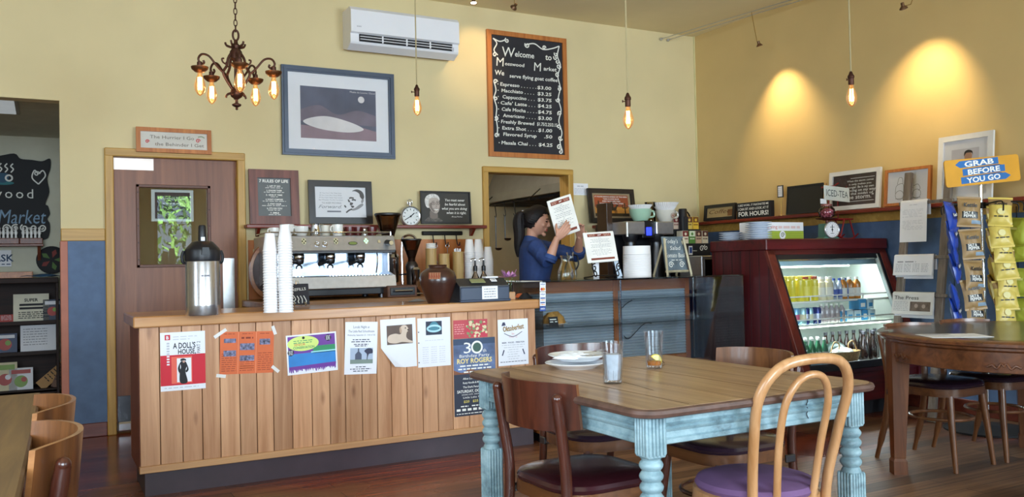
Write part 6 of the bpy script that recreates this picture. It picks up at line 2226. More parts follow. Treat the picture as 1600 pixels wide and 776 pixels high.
# ------------------------------------------------------------------ drinks fridge
FX0, FX1 = 4.615, 5.90
FYT, FYB, FYR = 4.625, 4.30, 5.19
FZ = 1.318
M_MAROON = wood('maroon_stained_wood', '35080c', '571218', 'z', .5, .32)
M_MAROONX = wood('maroon_stained_rail', '350a0c', '5c1618', 'x', .5, .32)
M_MAHO = wood('fridge_frame_wood', '4c1712', '6d2a1e', 'z', .6, .3)
fr = thing('drinks_fridge', 'big maroon wooden drinks fridge with a sloping glass front', 'fridge')
def FYat(z):
    return FYB + (FYT - FYB) * (z - .36) / (1.235 - .36)
side = [(FYB, .12), (FYB, .36), (FYT, 1.235), (FYR, 1.235), (FYR, .12)]
for x0, x1 in ((FX0, FX0 + .05), (FX1 - .05, FX1)):
    b = MB().prism(side, x0, x1, M=YZ)
    o = b.mk('side_panel', M_MAROON, fr)
    if x0 == FX0:
        g = MB()
        yy = FYB + .1
        while yy < FYR - .03:
            z1 = 1.235 if yy > FYT else .36 + (yy - FYB) / (FYT - FYB) * (1.235 - .36) - .02
            g.box((FX0 - .0006, yy, (.12 + z1) / 2), (.0015, .006, z1 - .12))
            yy += .095
        g.mk('board_groove', mat('groove_dark', '1d0507', .6), o)
MB().span((FX0 - .012, FYT - .03, 1.235), (FX1 + .012, FYR + .01, FZ), .006).mk('top_panel', M_MAROONX, fr)
MB().span((FX0, FYR - .02, .12), (FX1, FYR, 1.235)).mk('back_panel', M_MAROON, fr)
MB().span((FX0, FYB + .02, .12), (FX1, FYB + .05, .36)).span((FX0, FYB, .33), (FX1, FYB + .05, .372), .004).mk('lower_panel', M_MAROONX, fr)
MB().span((FX0 + .03, FYB + .12, 0), (FX1 - .03, FYR - .02, .12)).mk('plinth', M_MATTBLACK, fr)
# sloping frame: local x right, y up the slope
sl = Vector((0, FYT - FYB, 1.235 - .36))
TF = frame((FX0, FYB, .36), (1, 0, 0), sl)
SL = sl.length
FW = FX1 - FX0
b = MB(TF)
b.box((.035, SL / 2, .004), (.075, SL, .03), .004, 0).box((FW - .04, SL / 2, .004), (.08, SL, .03), .004, 0).box((FW / 2, SL - .02, .004), (FW, .05, .03), .004, 1)
b.mk('door_frame', (M_MAHO, M_MAROONX), fr)
b = MB(TF)
b.box((.08, SL / 2, .0), (.022, SL - .03, .034), .002).box((FW - .095, SL / 2, .0), (.035, SL - .03, .034), .002).box((FW / 2, SL - .062, .0), (FW - .14, .04, .034), .002).box((FW / 2, .03, .0), (FW - .14, .055, .034), .002)
b.mk('gasket', M_BLACK, fr)
MB(TF).box((FW - .12, SL / 2, .004), (.012, SL - .1, .03), .002).mk('pane_edge', mat('pale_edge', 'b9c6c8', .2, .3), fr)
gx0, gx1 = .09, FW - .115
MB(TF).rect(gx0, .05, gx1, SL - .08, 0).mk('glass', pane('fridge_glass', (.95, .98, .98), .8), fr)
# cold white liner
M_LINER = mat('fridge_liner', 'd0d8d2', .5, var=.02)
b = MB()
ix0, ix1 = FX0 + .055, FX1 - .055
b.span((ix0, FYR - .05, .36), (ix1, FYR - .03, 1.22)).span((ix0, FYB + .06, .355), (ix1, FYR - .03, .372))
b.prism([(FYB + .06, .372), (FYT + .02, 1.22), (FYR - .03, 1.22), (FYR - .03, .372)], ix1, ix1 + .006, M=YZ).prism([(FYB + .06, .372), (FYT + .02, 1.22), (FYR - .03, 1.22), (FYR - .03, .372)], ix0 - .006, ix0, M=YZ)
b.span((ix0, FYT + .05, 1.2), (ix1, FYR - .03, 1.225))
b.mk('liner', M_LINER, fr)
MB().span((ix0, FYT + .012, 1.115), (ix1, FYT + .03, 1.20), .003).mk('light_baffle', mat('baffle_blue', '9fbccb', .4), fr)
zs0 = at_y(1290, 505, 4.48).z
MB().cyl((ix0 + .05, FYat(zs0) + .075, zs0 - .018), (ix1 - .05, FYat(zs0) + .075, zs0 - .018), .009).mk('light_tube', glow('fridge_tube', 'f2fff0', 9), fr)  # extra tube added under the lower shelf to brighten the fridge bottom
lt = MB().cyl((ix0 + .05, FYT + .07, 1.185), (ix1 - .05, FYT + .07, 1.185), .013).mk('light_tube', glow('fridge_tube', 'f2fff0', 9), fr)
area_light('fridge_light', ((ix0 + ix1) / 2, FYT + .08, 1.165), (R(-14), 0, 0), FW - .3, .05, 9, (.9, .98, 1.0), fr)
area_light('fridge_light', ((ix0 + ix1) / 2, FYat(zs0) + .09, zs0 - .03), (R(-10), 0, 0), FW - .3, .04, 7, (.85, .95, 1.0), fr)  # added fill for the lower bottles; only the top lamp belongs to the fridge
zs = {}
SHELVES = ((at_y(1290, 414, 4.72).z, 'top'), (at_y(1290, 468, 4.60).z, 'middle'), (at_y(1290, 505, 4.48).z, 'lower'))
for (z, nm), depth in zip(SHELVES, (.24, .0, .0)):
    y0 = FYat(z) + (.14 if nm == 'top' else .055)
    zs[nm] = (z, y0)
    xx1 = ix1 - (.22 if nm == 'top' else 0)
    b = MB()
    for i in range(30):
        xq = ix0 + .006 + i * (xx1 - ix0 - .012) / 29
        b.span((xq - .004, y0 + .004, z - .008), (xq + .004, FYR - .05, z))
    b.span((ix0, y0 + .004, z - .016), (xx1, y0 + .016, z - .002), .002).span((ix0, FYR - .1, z - .016), (xx1, FYR - .09, z - .008))
    b.mk('shelf', mat('shelf_white', 'e9efe6', .4), fr)
    if nm != 'top':
        b = MB()
        b.tube([(ix0, y0, z + .035), (xx1, y0, z + .035)], .005).tube([(ix0, y0, z - .008), (xx1, y0, z - .008)], .007)
        for i in range(5):
            x = ix0 + .02 + i * (xx1 - ix0 - .04) / 4
            b.tube([(x, y0, z - .008), (x, y0, z + .035)], .004)
        b.mk('shelf_rail', M_WHITE, fr)


def bottle(name, label, x, y, z, r, h, body, cap, band=None, group=None, neck=.35, glassy=False, cat='bottle'):
    k = (name, body.name, cap.name, round(r, 3), round(h, 3), neck)
    if k not in KIDS:
        b = MB()
        nh = h * (1 - neck)
        b.lathe([(.001, 0), (r * .95, 0), (r, .006), (r, nh * .9), (r * .9, nh), (r * .42, nh + (h - nh) * .5), (r * .38, h * .93)] if neck > .2 else [(.001, 0), (r * .95, 0), (r, .006), (r, nh * .95), (r * .75, nh), (r * .7, h * .9)], n=18, m=0)
        rc = r * (.45 if neck > .2 else .75)
        b.lathe([(rc, h * .9), (rc, h), (.001, h)], n=16, m=1)
        if band:
            b.lathe([(r * 1.012, nh * .15), (r * 1.012, nh * .68)], n=20, m=2, caps=False)
        o = b.mk(name, (body, cap) + ((band,) if band else ()))
        KIDS[k] = o
    else:
        o = KIDS[k].copy()
        COL.objects.link(o)
    o.location = (x, y, z)
    return tag(o, label, cat, group)


def can(name, label, x, y, z, m, group, r=.033, h=.122, band=None):
    k = ('can', m.name, band.name if band else '')
    if k not in KIDS:
        b = MB().lathe([(.001, .002), (r * .8, 0), (r, .01), (r, h - .012), (r * .82, h - .002), (r * .78, h - .005), (.001, h - .005)], n=18, m=0)
        if band:
            b.lathe([(r * 1.01, h * .3), (r * 1.01, h * .62)], n=18, m=1, caps=False)
        KIDS[k] = o = b.mk(name, (m,) + ((band,) if band else ()))
    else:
        o = KIDS[k].copy()
        COL.objects.link(o)
    o.location = (x, y, z)
    return tag(o, label, 'can', group)


M_LEMON = mat('lemonade_yellow', 'd8c640', .2, coat=.4)
M_AMBERJ = mat('amber_juice', 'b8721f', .2, coat=.4)
M_CAPW = mat('cap_white', 'f0efe8', .4)
M_CAPY = mat('cap_yellow', 'e2cf52', .4)
M_LABELW = mat('label_white', 'e8e4da', .5)
M_LABELB = mat('label_blue', '3a56a8', .5)
M_LABELR = mat('label_rust', 'a03a1c', .5)
M_LABELY = mat('label_yellow', 'e0cf5a', .5)
z, y0 = zs['middle']
X2 = lambda px, yy, py=445: at_y(px, py, yy).x
for r_, (yy, sh_) in enumerate(((y0 + .05, 0), (y0 + .14, 6))):
    for i in range(4):
        bottle('lemonade_bottle', '%s plain yellow lemonade bottle from the left, %s row of the top fridge shelf' % (nth(i + 1), ('front', 'second')[r_]), X2(1223 + 13 * i, yy) + sh_ * .003, yy, z, .031, .185, M_LEMON, M_CAPY, None, 'plain yellow lemonade bottles', .12)
    for i in range(2):
        bottle('iced_tea_bottle', '%s rust capped yellow bottle in the fridge, %s row' % (('left', 'right')[i], ('front', 'second')[r_]), X2(1258 + 13 * i, yy), yy, z, .033, .18, M_LEMON, M_LABELR, M_LABELY, 'labelled yellow bottles', .12)
for i in range(2):
    bottle('milk_bottle', '%s of the two cream coloured bottles on the top fridge shelf' % ('left', 'right')[i], X2(1283 + 12 * i, y0 + .06), y0 + .06, z, .032, .175, mat('cream_drink', 'e2d6b4', .3), M_CAPW, M_LABELW, 'cream bottles in the fridge', .2)
for i in range(3):
    bottle('water_bottle', '%s blue labelled water bottle right of the cream bottles in the fridge' % ('left', 'middle', 'right')[i], X2(1303 + 8.5 * i, y0 + .06), y0 + .06, z, .026, .16, mat('water_bottle_plastic', 'a9b4c6', .15, coat=.5), M_LABELB, M_LABELB, 'blue labelled water bottles', .3)
for i in range(3):
    bottle('juice_bottle', ('leftmost', 'middle', 'rightmost')[i] + ' of the amber juice bottles with white caps in the fridge', X2(1317 + 10.5 * i, y0 + .05), y0 + .05, z, .031, .165, M_AMBERJ, M_CAPW, M_LABELW, None, .25)
z, y0 = zs['lower']
CANS = (('can_sky', '7ab0d8', 'can_pink', 'c85a7a'), ('can_sky', '7ab0d8', 'can_pink', 'c85a7a'), ('can_pale', '9cc4cc', 'can_cream', 'd8d2b0'), ('can_pale', '9cc4cc', 'can_cream', 'd8d2b0'))
for i, (n1, c1, n2, c2_) in enumerate(CANS):
    can('soda_can', ('left', 'right')[i % 2] + (' sky blue and pink' if i < 2 else ' pale blue and cream') + ' soda can on the second fridge shelf', X2(1231 + 11 * i, y0 + .05, 490), y0 + .05, z, mat(n1, c1, .3, .4), ('sky blue soda cans', 'pale blue soda cans')[i // 2], band=mat(n2, c2_, .4))
for i in range(3):
    can('soda_can', ('left', 'middle', 'right')[i] + ' navy blue soda can on the second fridge shelf', X2(1258 + 9 * i, y0 + .05, 490), y0 + .05, z, mat('can_navy', '1f2f74', .3, .4), 'navy soda cans', band=mat('can_silver', 'b8bccb', .3, .6))
for i in range(5):
    bottle('sparkling_bottle', '%s small clear bottle from the left, beside the navy soda cans' % nth(i + 1), X2(1283 + 8 * i, y0 + .06, 490), y0 + .06, z, .025, .14, mat('pale_plastic', 'b3aab0', .2, coat=.4), M_CAPW, mat('label_taupe', '9c8f92', .5), 'small sparkling bottles', .3)
M_BOXB = mat('carton_blue', '3f8cc0', .5)
M_BOXP = mat('carton_pale', 'c2d6e0', .5)
for i, (px, dz, w_, mm, lb) in enumerate(((1312, 0, .07, M_BOXB, 'small wedge shaped blue carton at the left of the carton stack'), (1322, 0, .075, M_BOXP, 'pale carton in the lower row of the fridge carton stack, left'), (1334, 0, .075, M_BOXP, 'pale carton in the lower row of the fridge carton stack, second'),
                                        (1345, 0, .06, M_BOXB, 'blue carton in the lower row of the fridge carton stack'), (1356, 0, .075, M_BOXP, 'pale carton in the lower row of the fridge carton stack, rightmost'),
                                        (1342, .082, .08, M_BOXB, 'blue carton in the upper row of the fridge carton stack'), (1354, .082, .07, M_BOXP, 'pale carton in the upper row of the fridge carton stack'))):
    o = MB().box((0, 0, .04), (w_, .1, .078), .003, 0).rect(-w_ * .3, .02, w_ * .3, .05, 0, 1, mv(0, -.0505, 0, rx=90)).mk('drink_carton', (mm, M_LABELW if mm is M_BOXB else M_BOXB))
    tag(put(o, (X2(px, y0 + .08, 490), y0 + .09, z + dz)), lb, 'carton')
# bottom of the fridge: green bottles, brown bottles, basket
FB0 = .373
M_GREENB = mat('green_bottle_glass', '2f6e4e', .12, coat=.5)
M_BROWNB = mat('brown_bottle_glass', '24140c', .08, coat=.5)
yb = FYat(FB0) + .10
tr = MB().box((0, 0, .03), (.34, .2, .06), .004).mk('bottle_tray', mat('tray_blue', '6aa8c8', .5, var=.15, scale=20))
tag(put(tr, (X2(1267, yb, 540), yb + .05, FB0)), 'light blue cardboard tray holding green bottles in the bottom of the fridge', 'tray')
for r_ in range(2):
    for i in range(6):
        bottle('mineral_water_bottle', '%s green bottle from the left in the %s row of the blue tray' % (nth(i + 1), ('front', 'rear')[r_]), X2(1242 + 9.6 * i, yb, 540) + r_ * .012, yb + .01 + r_ * .075, FB0 + .061, .026, .16, M_GREENB, M_CAPW, M_LABELW, 'green mineral water bottles', .45)
for i in range(8):
    bottle('beer_bottle', '%s brown bottle from the left in the row behind the wicker basket' % nth(i + 1), X2(1290 + 11 * i, 4.64, 530), 4.64, FB0, .031, .23, M_BROWNB, mat('cap_dark', '3a3a40', .4), None, 'brown bottles in the back row', .45)
for i in range(4):
    bottle('beer_bottle', '%s labelled brown bottle from the left, right front of the fridge bottom' % nth(i + 1), X2(1350 + 7 * i, yb + .1, 530), yb + .1 + .05 * (i % 2), FB0, .031, .23, M_BROWNB, mat('cap_dark', '', 1), mat('label_dim', '5a5a5c', .5), 'brown bottles at the right front', .45)
bx = X2(1322, yb + .05, 545)
t = thing('wicker_basket', 'small tan basket with looped handles in the bottom of the fridge', 'basket', (bx, yb + .09, FB0))
MB().grid(28, 8, lambda u, v: ((.13 + .04 * v) * math.cos(u * 2 * PI) * (1 + .01 * math.cos(v * 40)), (.08 + .02 * v) * math.sin(u * 2 * PI) * (1 + .01 * math.cos(v * 40)), .10 * v)).lathe([(.001, .004), (1, .004)], n=28, squash=(.13, .08)).mk('basket', mat('wicker', 'a98a5c', .7, var=.35, scale=70), t)
for s in (-1, 1):
    MB().tube(curve([(s * .06, -.02, .09), (s * .05, -.02, .15), (s * .1, -.02, .17), (s * .14, -.02, .10)]), .005).mk('handle', mat('wicker', '', 1), t)
o = MB().grid(12, 8, lambda u, v: (.11 * math.cos(u * 2 * PI) * math.cos(v * PI / 2), .07 * math.sin(u * 2 * PI) * math.cos(v * PI / 2), .05 * math.sin(v * PI / 2) + .006 * math.sin(u * 19 + v * 7))).mk('white_bag', mat('white_plastic_bag', 'cfd6d4', .5))
tag(put(o, (bx, yb + .09, FB0 + .075)), 'crumpled white plastic bag inside the tan fridge basket', 'bag')
o = MB().box((0, 0, .075), (.2, .14, .15), .02).mk('blue_pouch', mat('pouch_blue_grey', '7c98ac', .4, var=.2))
tag(put(o, (X2(1250, yb + .25, 525), FYR - .15, FB0)), 'blue grey drinks pack behind the green bottles in the fridge', 'pack')
o = MB().ball((0, 0, .08), (.11, .07, .08), 20).mk('dark_green_melon', mat('melon_green', '16302a', .4, var=.3))
tag(put(o, (X2(1304, yb + .2, 540), yb + .2, FB0)), 'dark green wrapped bundle behind the wicker basket in the fridge', 'bundle')

# ------------------------------------------------------------------ on top of the fridge
M_PLATEB = mat('plate_blue_white', 'd3dae6', .3, coat=.2)
pl0 = None
for (px, ytop, Y, r, lb) in ((1141, 360, 5.05, .092, 'low stack of small plates on the fridge'), (1184, 345, 4.76, .098, 'taller stack beside the serving box on the fridge')):
    p = at_y(px, 371, Y)
    n = max(3, int((at_y(px, ytop, Y).z - FZ) / .0165))
    for i in range(n):
        k = ('plate', r)
        if k not in KIDS:
            KIDS[k] = o = MB().lathe([(.001, .003), (r * .6, .003), (r * .62, 0), (r * .66, .003), (r * .98, .011), (r, .013), (r * .98, .0145), (r * .62, .0065), (.001, .006)], n=32, caps=False).mk('side_plate', M_PLATEB)
        else:
            o = KIDS[k].copy()
            COL.objects.link(o)
        o.location = (max(p.x, FX0 + r - .02), Y, FZ + .0165 * i)
        tag(o, '%s plate from the bottom in the %s' % (nth(i + 1), lb), 'plate', 'plates in the ' + lb.split(',')[0].split(' in front')[0])
Y = 4.90
a0, a1 = at_y(1178, 347, Y), at_y(1256, 371, Y)
t = thing('serving_box', 'white and lime green striped box with the word serving on the fridge', 'box', ((a0.x + a1.x) / 2, Y, FZ))
W, H = a1.x - a0.x, a0.z - FZ
b = MB().box((0, .08, H / 2), (W, .16, H), .003, 0)
T = mv(0, -.0008, 0, rx=90)
b.rect(-W / 2 + .003, .003, W / 2 - .003, H * .52, 0, 1, T)
for i in range(4):
    b.rect(-W / 2 + .003, H * (.1 + .12 * i), W / 2 - .003, H * (.115 + .12 * i), .0004, 2, T)
b.text('Serving', -W * .17, H * .66, H * .2, .0004, 3, w=W * .26, M=T).lines(-W * .02, W * .42, H * .73, H * .14, .0004, 4, 'l', .05, M=T)
b.disc(W * .06, H * .28, H * .24, .0008, 0, 20, M=T).stroke(spiral(W * .06, H * .28, H * .15, 1.4), .003, .0012, 2, M=T)
b.mk('box', (M_PAPER, mat('lime_band', 'a3b53c', .6), mat('dark_stripe', '4c5a24', .6), mat('serving_red', 'd86a5c', .6), mat('pale_red_print', 'e2c2c0', .6)), t)
MB().span((-W / 2, .004, H), (W / 2, .156, H + .002)).mk('lid', M_PAPER, t)
# kitchen scale with a jar in its pan
p = at_y(1296, 370, 4.80)
s = thing('kitchen_scale', 'green vintage kitchen scale with a white dial on the fridge', 'scale', (p.x, 4.82, FZ), (0, 0, -12))
M_SCALE = mat('scale_green', '4f7a68', .4, var=.15)
MB().prism([(-.075, 0), (.075, 0), (.068, .012), (.05, .02), (.045, .125), (-.045, .125), (-.05, .02), (-.068, .012)], -.05, .05, M=Matrix(((1, 0, 0, 0), (0, 0, -1, 0), (0, 1, 0, 0), (0, 0, 0, 1)))).mk('body', M_SCALE, s)
MB().lathe([(.066, 0), (.068, .012), (.064, .016), (.06, .012), (.001, .012)], n=36, M=mv(.0, -.05, .075, rx=90)).mk('dial_rim', M_STEEL, s)
b = MB(mv(.0, -.063, .075, rx=90)).disc(0, 0, .06, .0003, 0, 32)
for i in range(20):
    b.rect(-.001, .046, .001, .055, .0008, 1, Matrix.Rotation(i * PI / 10, 4, 'Z'))
b.rect(-.003, -.02, .003, .04, .001, 1).disc(0, 0, .008, .0012, 1, 12).lines(-.02, .02, .02, .005, .0008, 1, 'c', .012).lines(-.016, .016, -.03, .005, .0008, 1, 'c', .012)
b.mk('dial', (M_PAPER, M_INK), s)
MB().lathe([(.012, .125), (.012, .15), (.03, .155), (.085, .165), (.088, .168), (.03, .16)], n=28).mk('pan', mat('pan_red_brown', '5a2620', .4, .3), s)
j = thing('candy_jar', 'round glass jar of pink sweets with a white tag on the kitchen scale', 'jar', (p.x, 4.82, FZ + .168))
MB().lathe([(.03, 0), (.055, .012), (.066, .045), (.06, .075), (.04, .095), (.04, .1)], n=30).mk('jar', pane('candy_glass', (.9, .82, .82), 1.3), j)
b = MB()
rn = random.Random(4)
for i in range(46):
    a, q, zz = rn.uniform(0, 2 * PI), rn.uniform(0, .048), rn.uniform(.014, .07)
    b.t = rn.random()
    b.ball((q * math.cos(a), q * math.sin(a), zz), .011, 8, i % 2)
tag(b.mk('sweets', (mat('sweet_pink', 'd98aa0', .4), mat('sweet_rose', 'a04a5c', .4)), j), None, None)['kind'] = 'stuff'
MB().lathe([(.042, .098), (.044, .112), (.001, .116)], n=24).mk('lid', mat('tin_rose', 'a0625a', .4, .4), j)
MB().box((-.045, -.01, .135), (.07, .003, .04), .001, 0, None).mk('paper_tag', M_PAPER, j)
# red wire chair shaped stand with the iced tea sign
M_REDMETAL = mat('red_metal', '8a1c1c', .4, .2)
p = at_y(1322, 369, 4.86)
t = thing('red_rocker_stand', 'little red metal rocking stand behind the kitchen scale', 'stand', (p.x, 4.90, FZ))
b = MB()
ht = at_y(1322, 288, 4.9).z - FZ
for sy in (-.06, .08):
    b.tube(curve([(-.14, sy, .04), (-.05, sy, .008), (.05, sy, .008), (.12, sy, .045)]), .006)
    b.tube([(-.09, sy, .02), (-.04, sy, .16)], .006).tube([(.075, sy, .02), (.02, sy, .17)], .006)
b.tube([(-.12, -.06, .165), (.06, -.06, .165), (.06, .08, .165), (-.12, .08, .165)], .006, closed=True)
for sx in (-.06, .05):
    b.tube([(sx, .08, .165), (sx + .02, .09, ht - .02)], .006)
b.tube([(-.2, .02, ht - .03), (-.02, .05, ht - .01), (.08, .09, ht + .02)], .006)
b.mk('frame', M_REDMETAL, t)
b = MB()
for i in range(6):
    b.tube([(-.12 + .036 * i, -.06, .166), (-.12 + .036 * i, .08, .166)], .004)
b.mk('seat_grid', M_REDMETAL, t)
a0, a1 = at_y(1288, 290, 4.8), at_y(1336, 314, 4.8)
W, H = a1.x - a0.x, a0.z - a1.z
t = thing('iced_tea_sign', 'white tin sign reading iced tea hanging on the red rocking stand', 'sign', ((a0.x + a1.x) / 2, 4.83, (a0.z + a1.z) / 2), (88, 2, 8))
b = MB().box((0, 0, 0), (W, H, .006), .001, 0).text('ICED-TEA', 0, -H * .22, H * .46, .0035, 1, w=W * .86)
b.mk('plate', (mat('tin_white', 'd9dcd6', .4), mat('sign_ink', '3a4648', .6)), t)
b = MB()
for s in (-1, 1):
    b.tube([(s * W * .4, H / 2, 0), (s * W * .4, H / 2 + .02, .0)], .002)
b.mk('hanger', M_REDMETAL, t)
# ------------------------------------------------------------------ ledge along the right wall and what stands on it
LZ = 1.557
lg = thing('wall_ledge', 'long red stained wooden ledge along the right wall', 'shelf', (XR, 3.0, LZ))
MB().span((-.165, -3.6, -.028), (0, 3.885, 0), .004).mk('board', M_REDWOODY, lg)
MB().span((-.02, -3.6, -.1), (0, 3.885, -.028), .003).mk('wall_rail', M_TRIM, lg)
for y in (-2.5, -.2, .9):
    MB().prism([(0, -.028), (0, -.12), (-.03, -.12), (-.14, -.028)], -.012, .012, M=Matrix.Translation((0, y, 0)) @ Matrix(((1, 0, 0, 0), (0, 0, -1, 0), (0, 1, 0, 0), (0, 0, 0, 1)))).mk('bracket', M_REDWOODY, lg)


def on_right(x0, y0, x1, y1, X):
    a, c = at_x(x0, y0, X), at_x(x1, y1, X)
    return Vector((X, (a.y + c.y) / 2, (a.z + c.z) / 2)), abs(a.y - c.y), abs(a.z - c.z)


def stand_right(name, label, cat, x0, y0, x1, X, fw, dep, mframe, draw, mats, tilt=6, ytop1=None, **kw):
    """frame standing on the ledge, leaning on the right wall; top left pixel and right edge pixel"""
    a, c = at_x(x0, y0, X), at_x(x1, y0, X)
    w = abs(a.y - c.y)
    h = a.z - LZ
    return framed(name, label, cat, (X, (a.y + c.y) / 2, LZ + h / 2 + .002), (90 - tilt, 0, -90), w, h, fw, dep, mframe, draw, mats, **kw)


def d_coffee(b, w, h, z):
    b.text('Coffee', -w * .02, -h * .1, h * .42, z, 1, w=w * .8, shear=.3).rect(w * .28, -h * .4, w * .46, h * .25, z, 2)


stand_right('coffee_sign', 'dark framed tan coffee sign on the ledge in the corner', 'sign', 1103, 322, 1151, 5.84, .03, .03, M_BLACKFRAME, d_coffee, (mat('kraft_tan', 'b89a68', .7), mat('sepia_ink', '6a4626', .7), mat('sepia_block', '8a5c34', .7)), glass=False)
a, c = at_x(1150, 318, 5.80), at_x(1203, 314, 5.80)
w, h = abs(a.y - c.y), a.z - LZ
t = thing('slogan_block', 'black wooden block sign about liking work, right of the coffee sign on the ledge', 'sign', (5.83, (a.y + c.y) / 2, LZ + h / 2 + .001), (90, 0, -90))
b = MB().box((0, 0, 0), (w, h, .05), .003, 0)
b.text('I LIKE WORK. IT FASCINATES ME', 0, h * .27, h * .13, .0256, 1, w=w * .9, bold=.02).text('I CAN SIT AND LOOK AT IT', 0, h * .02, h * .15, .0256, 1, w=w * .9, bold=.02).text('FOR HOURS!', 0, -h * .35, h * .27, .0256, 1, w=w * .88, bold=.03)
b.mk('block', (M_MATTBLACK, M_WHITEINK), t)
a = at_x(1220, 300, 5.86)
t = thing('table_number_stand', 'tiny framed card on a thin stick stand on the ledge', 'card stand', (5.86, a.y, LZ))
zz = at_x(1220, 299, 5.86).z - LZ
w = abs(at_x(1216, 300, 5.86).y - at_x(1225, 300, 5.86).y)
MB().cyl((0, 0, 0), (0, 0, zz), .004).lathe([(.03, 0), (.03, .006), (.006, .01)], n=18).mk('stick', M_BRASS, t)
hh = .11
b = MB(Matrix.Translation((-.004, 0, zz)) @ Euler((R(90), 0, R(-90))).to_matrix().to_4x4()).box((0, 0, 0), (w, hh, .008), .001, 0).rect(-w * .36, -hh * .42, w * .36, hh * .42, .0045, 1)
for i in range(4):
    b.lines(-w * .3, w * .3, hh * (.25 - .15 * i), hh * .04, .005, 2, 'c', .012)
b.mk('card', (M_BLACKFRAME, M_PAPER, M_LTGREY), t)
a, c = at_x(1232, 292, 5.83), at_x(1288, 292, 5.83)
t = thing('blank_chalkboard', 'blank black panel leaning between the tiny card stand and the white framed print', 'chalkboard', (5.81, (a.y + c.y) / 2, LZ + (a.z - LZ) / 2 + .002), (84, 0, -90))
w, h = abs(a.y - c.y), a.z - LZ
MB().box((0, 0, 0), (w, h, .012), .001).mk('panel', mat('black_panel', '1c1c1a', .7), t)
frame_bars(w, h, .012, .009).mk('edge', M_BLACKFRAME, t)


def d_storm(b, w, h, z):
    for i, (s, f, hh_) in enumerate((('When the storm comes', .6, .06), ('it only makes you', .5, .06), ('stronger. Be in my own', .62, .075), ('Dancing on my way', .7, .085), ('in the midst of', .6, .075), ('the storm."', .62, .13))):
        b.text(s, w * .12, h * (.26 - .105 * i - (.03 if i == 5 else 0)), h * hh_, z, 1, w=w * f, bold=.01)
    for y in (.37, -.38):
        b.rect(-w * .1, h * y, w * .44, h * y + .004, z, 1)


stand_right('storm_print', 'white framed dark brown quotation print about a storm, behind the iced tea sign', 'picture', 1297, 271, 1377, 5.84, .035, .025, mat('white_frame', 'd9d6d2', .5), d_storm, (mat('storm_brown', '4a3a34', .6, var=.35, scale=6), M_WHITEINK))


def d_sketch(b, w, h, z):
    r = .0018
    st = lambda p, n=6: b.stroke(c2([(w * q[0], h * q[1]) for q in p], n), r, z, 1)
    for cx_ in (-.2, .22):
        b.stroke([(w * cx_ + w * .1 * math.cos(a / 4), -h * .25 + w * .1 * math.sin(a / 4)) for a in range(26)], r, z, 1)
    st([(-.3, -.2), (-.28, .05), (-.12, .1), (-.1, -.2)])
    st([(-.08, -.3), (-.06, .25), (.12, .28), (.14, -.28)])
    st([(-.06, .12), (.12, .14)], 2)
    st([(-.05, -.05), (.13, -.04)], 2)
    st([(.0, .3), (.02, .38), (.08, .36), (.06, .28)])
    st([(.14, .0), (.24, .05), (.3, -.08), (.26, -.16)])
    st([(-.26, .1), (-.22, .3), (-.14, .28), (-.12, .1)])
    st([(-.3, -.36), (.32, -.37)], 2)


stand_right('sketch_print', 'oak framed pencil sketch on white paper behind the magazine ladder', 'picture', 1384, 267, 1456, 5.84, .022, .025, M_OAKFRAME, d_sketch, (M_PAPER, mat('pencil_grey', '8a8884', .8)))


def d_photo(b, w, h, z):
    b.rect(-w * .32, -h * .3, w * .3, h * .34, z, 1)
    z += .0006
    k = Matrix.Diagonal((w, h, 1, 1))
    b.flat([(-.32, -.3), (.3, -.3), (.3, -.24), (-.32, -.2)], z, 5, k)
    b.flat(c2([(-.16, -.28), (-.2, -.06), (-.16, .1), (-.04, .14), (.1, .12), (.2, .06), (.2, -.28)], 5, True), z + .0003, 2, k)
    b.flat(c2([(.0, .12), (-.02, .2), (.03, .27), (.11, .27), (.15, .2), (.12, .12), (.06, .09)], 5, True), z + .0006, 3, k)
    b.flat(c2([(-.03, .2), (-.02, .28), (.06, .31), (.15, .28), (.165, .2), (.14, .25), (.04, .26), (.0, .24)], 5, True), z + .0009, 4, k)


stand_right('portrait_photo', 'large white framed photograph of a person in a dark top, tallest on the ledge', 'picture', 1466, 216, 1552, 5.85, .04, .02, mat('white_frame', '', 1), d_photo, (M_PAPER, mat('photo_pale', 'cfcbd0', .6), mat('photo_dark_top', '3c3634', .6), mat('photo_skin', 'b88a70', .6), mat('photo_hair', '2a201e', .6), mat('photo_floor', '8a7866', .6)))

# ------------------------------------------------------------------ magazine ladder leaning on the ledge
M_GREYWOOD = wood('weathered_grey_wood', '5c5046', '82756a', 'z', .7, .6)
ld = thing('magazine_ladder', 'weathered grey wooden ladder leaning on the ledge, hung with papers', 'ladder')
top_z = 1.80
def ladX(z):
    return 5.72 - (LZ + .02 - z) * .16
def ladpt(side, z):
    y = 4.262 if side == 0 else 3.93
    return Vector((ladX(z), y, z))
for s in (0, 1):
    a, c = ladpt(s, .0), ladpt(s, top_z)
    d_ = (c - a).normalized()
    T = frame(a, (0, -1, 0), d_)
    MB(T).box((0, (c - a).length / 2, 0), (.06, (c - a).length, .03), .004).mk('rail', M_GREYWOOD, ld)
RUNG = (1.565, 1.16, .885, .5, .2)
for z in RUNG:
    a, c = ladpt(0, z), ladpt(1, z)
    MB().span((a.x - .028, c.y - .06, z - .012), (a.x - .006, a.y + .05, z + .012), .003).mk('rung', M_GREYWOOD, ld)


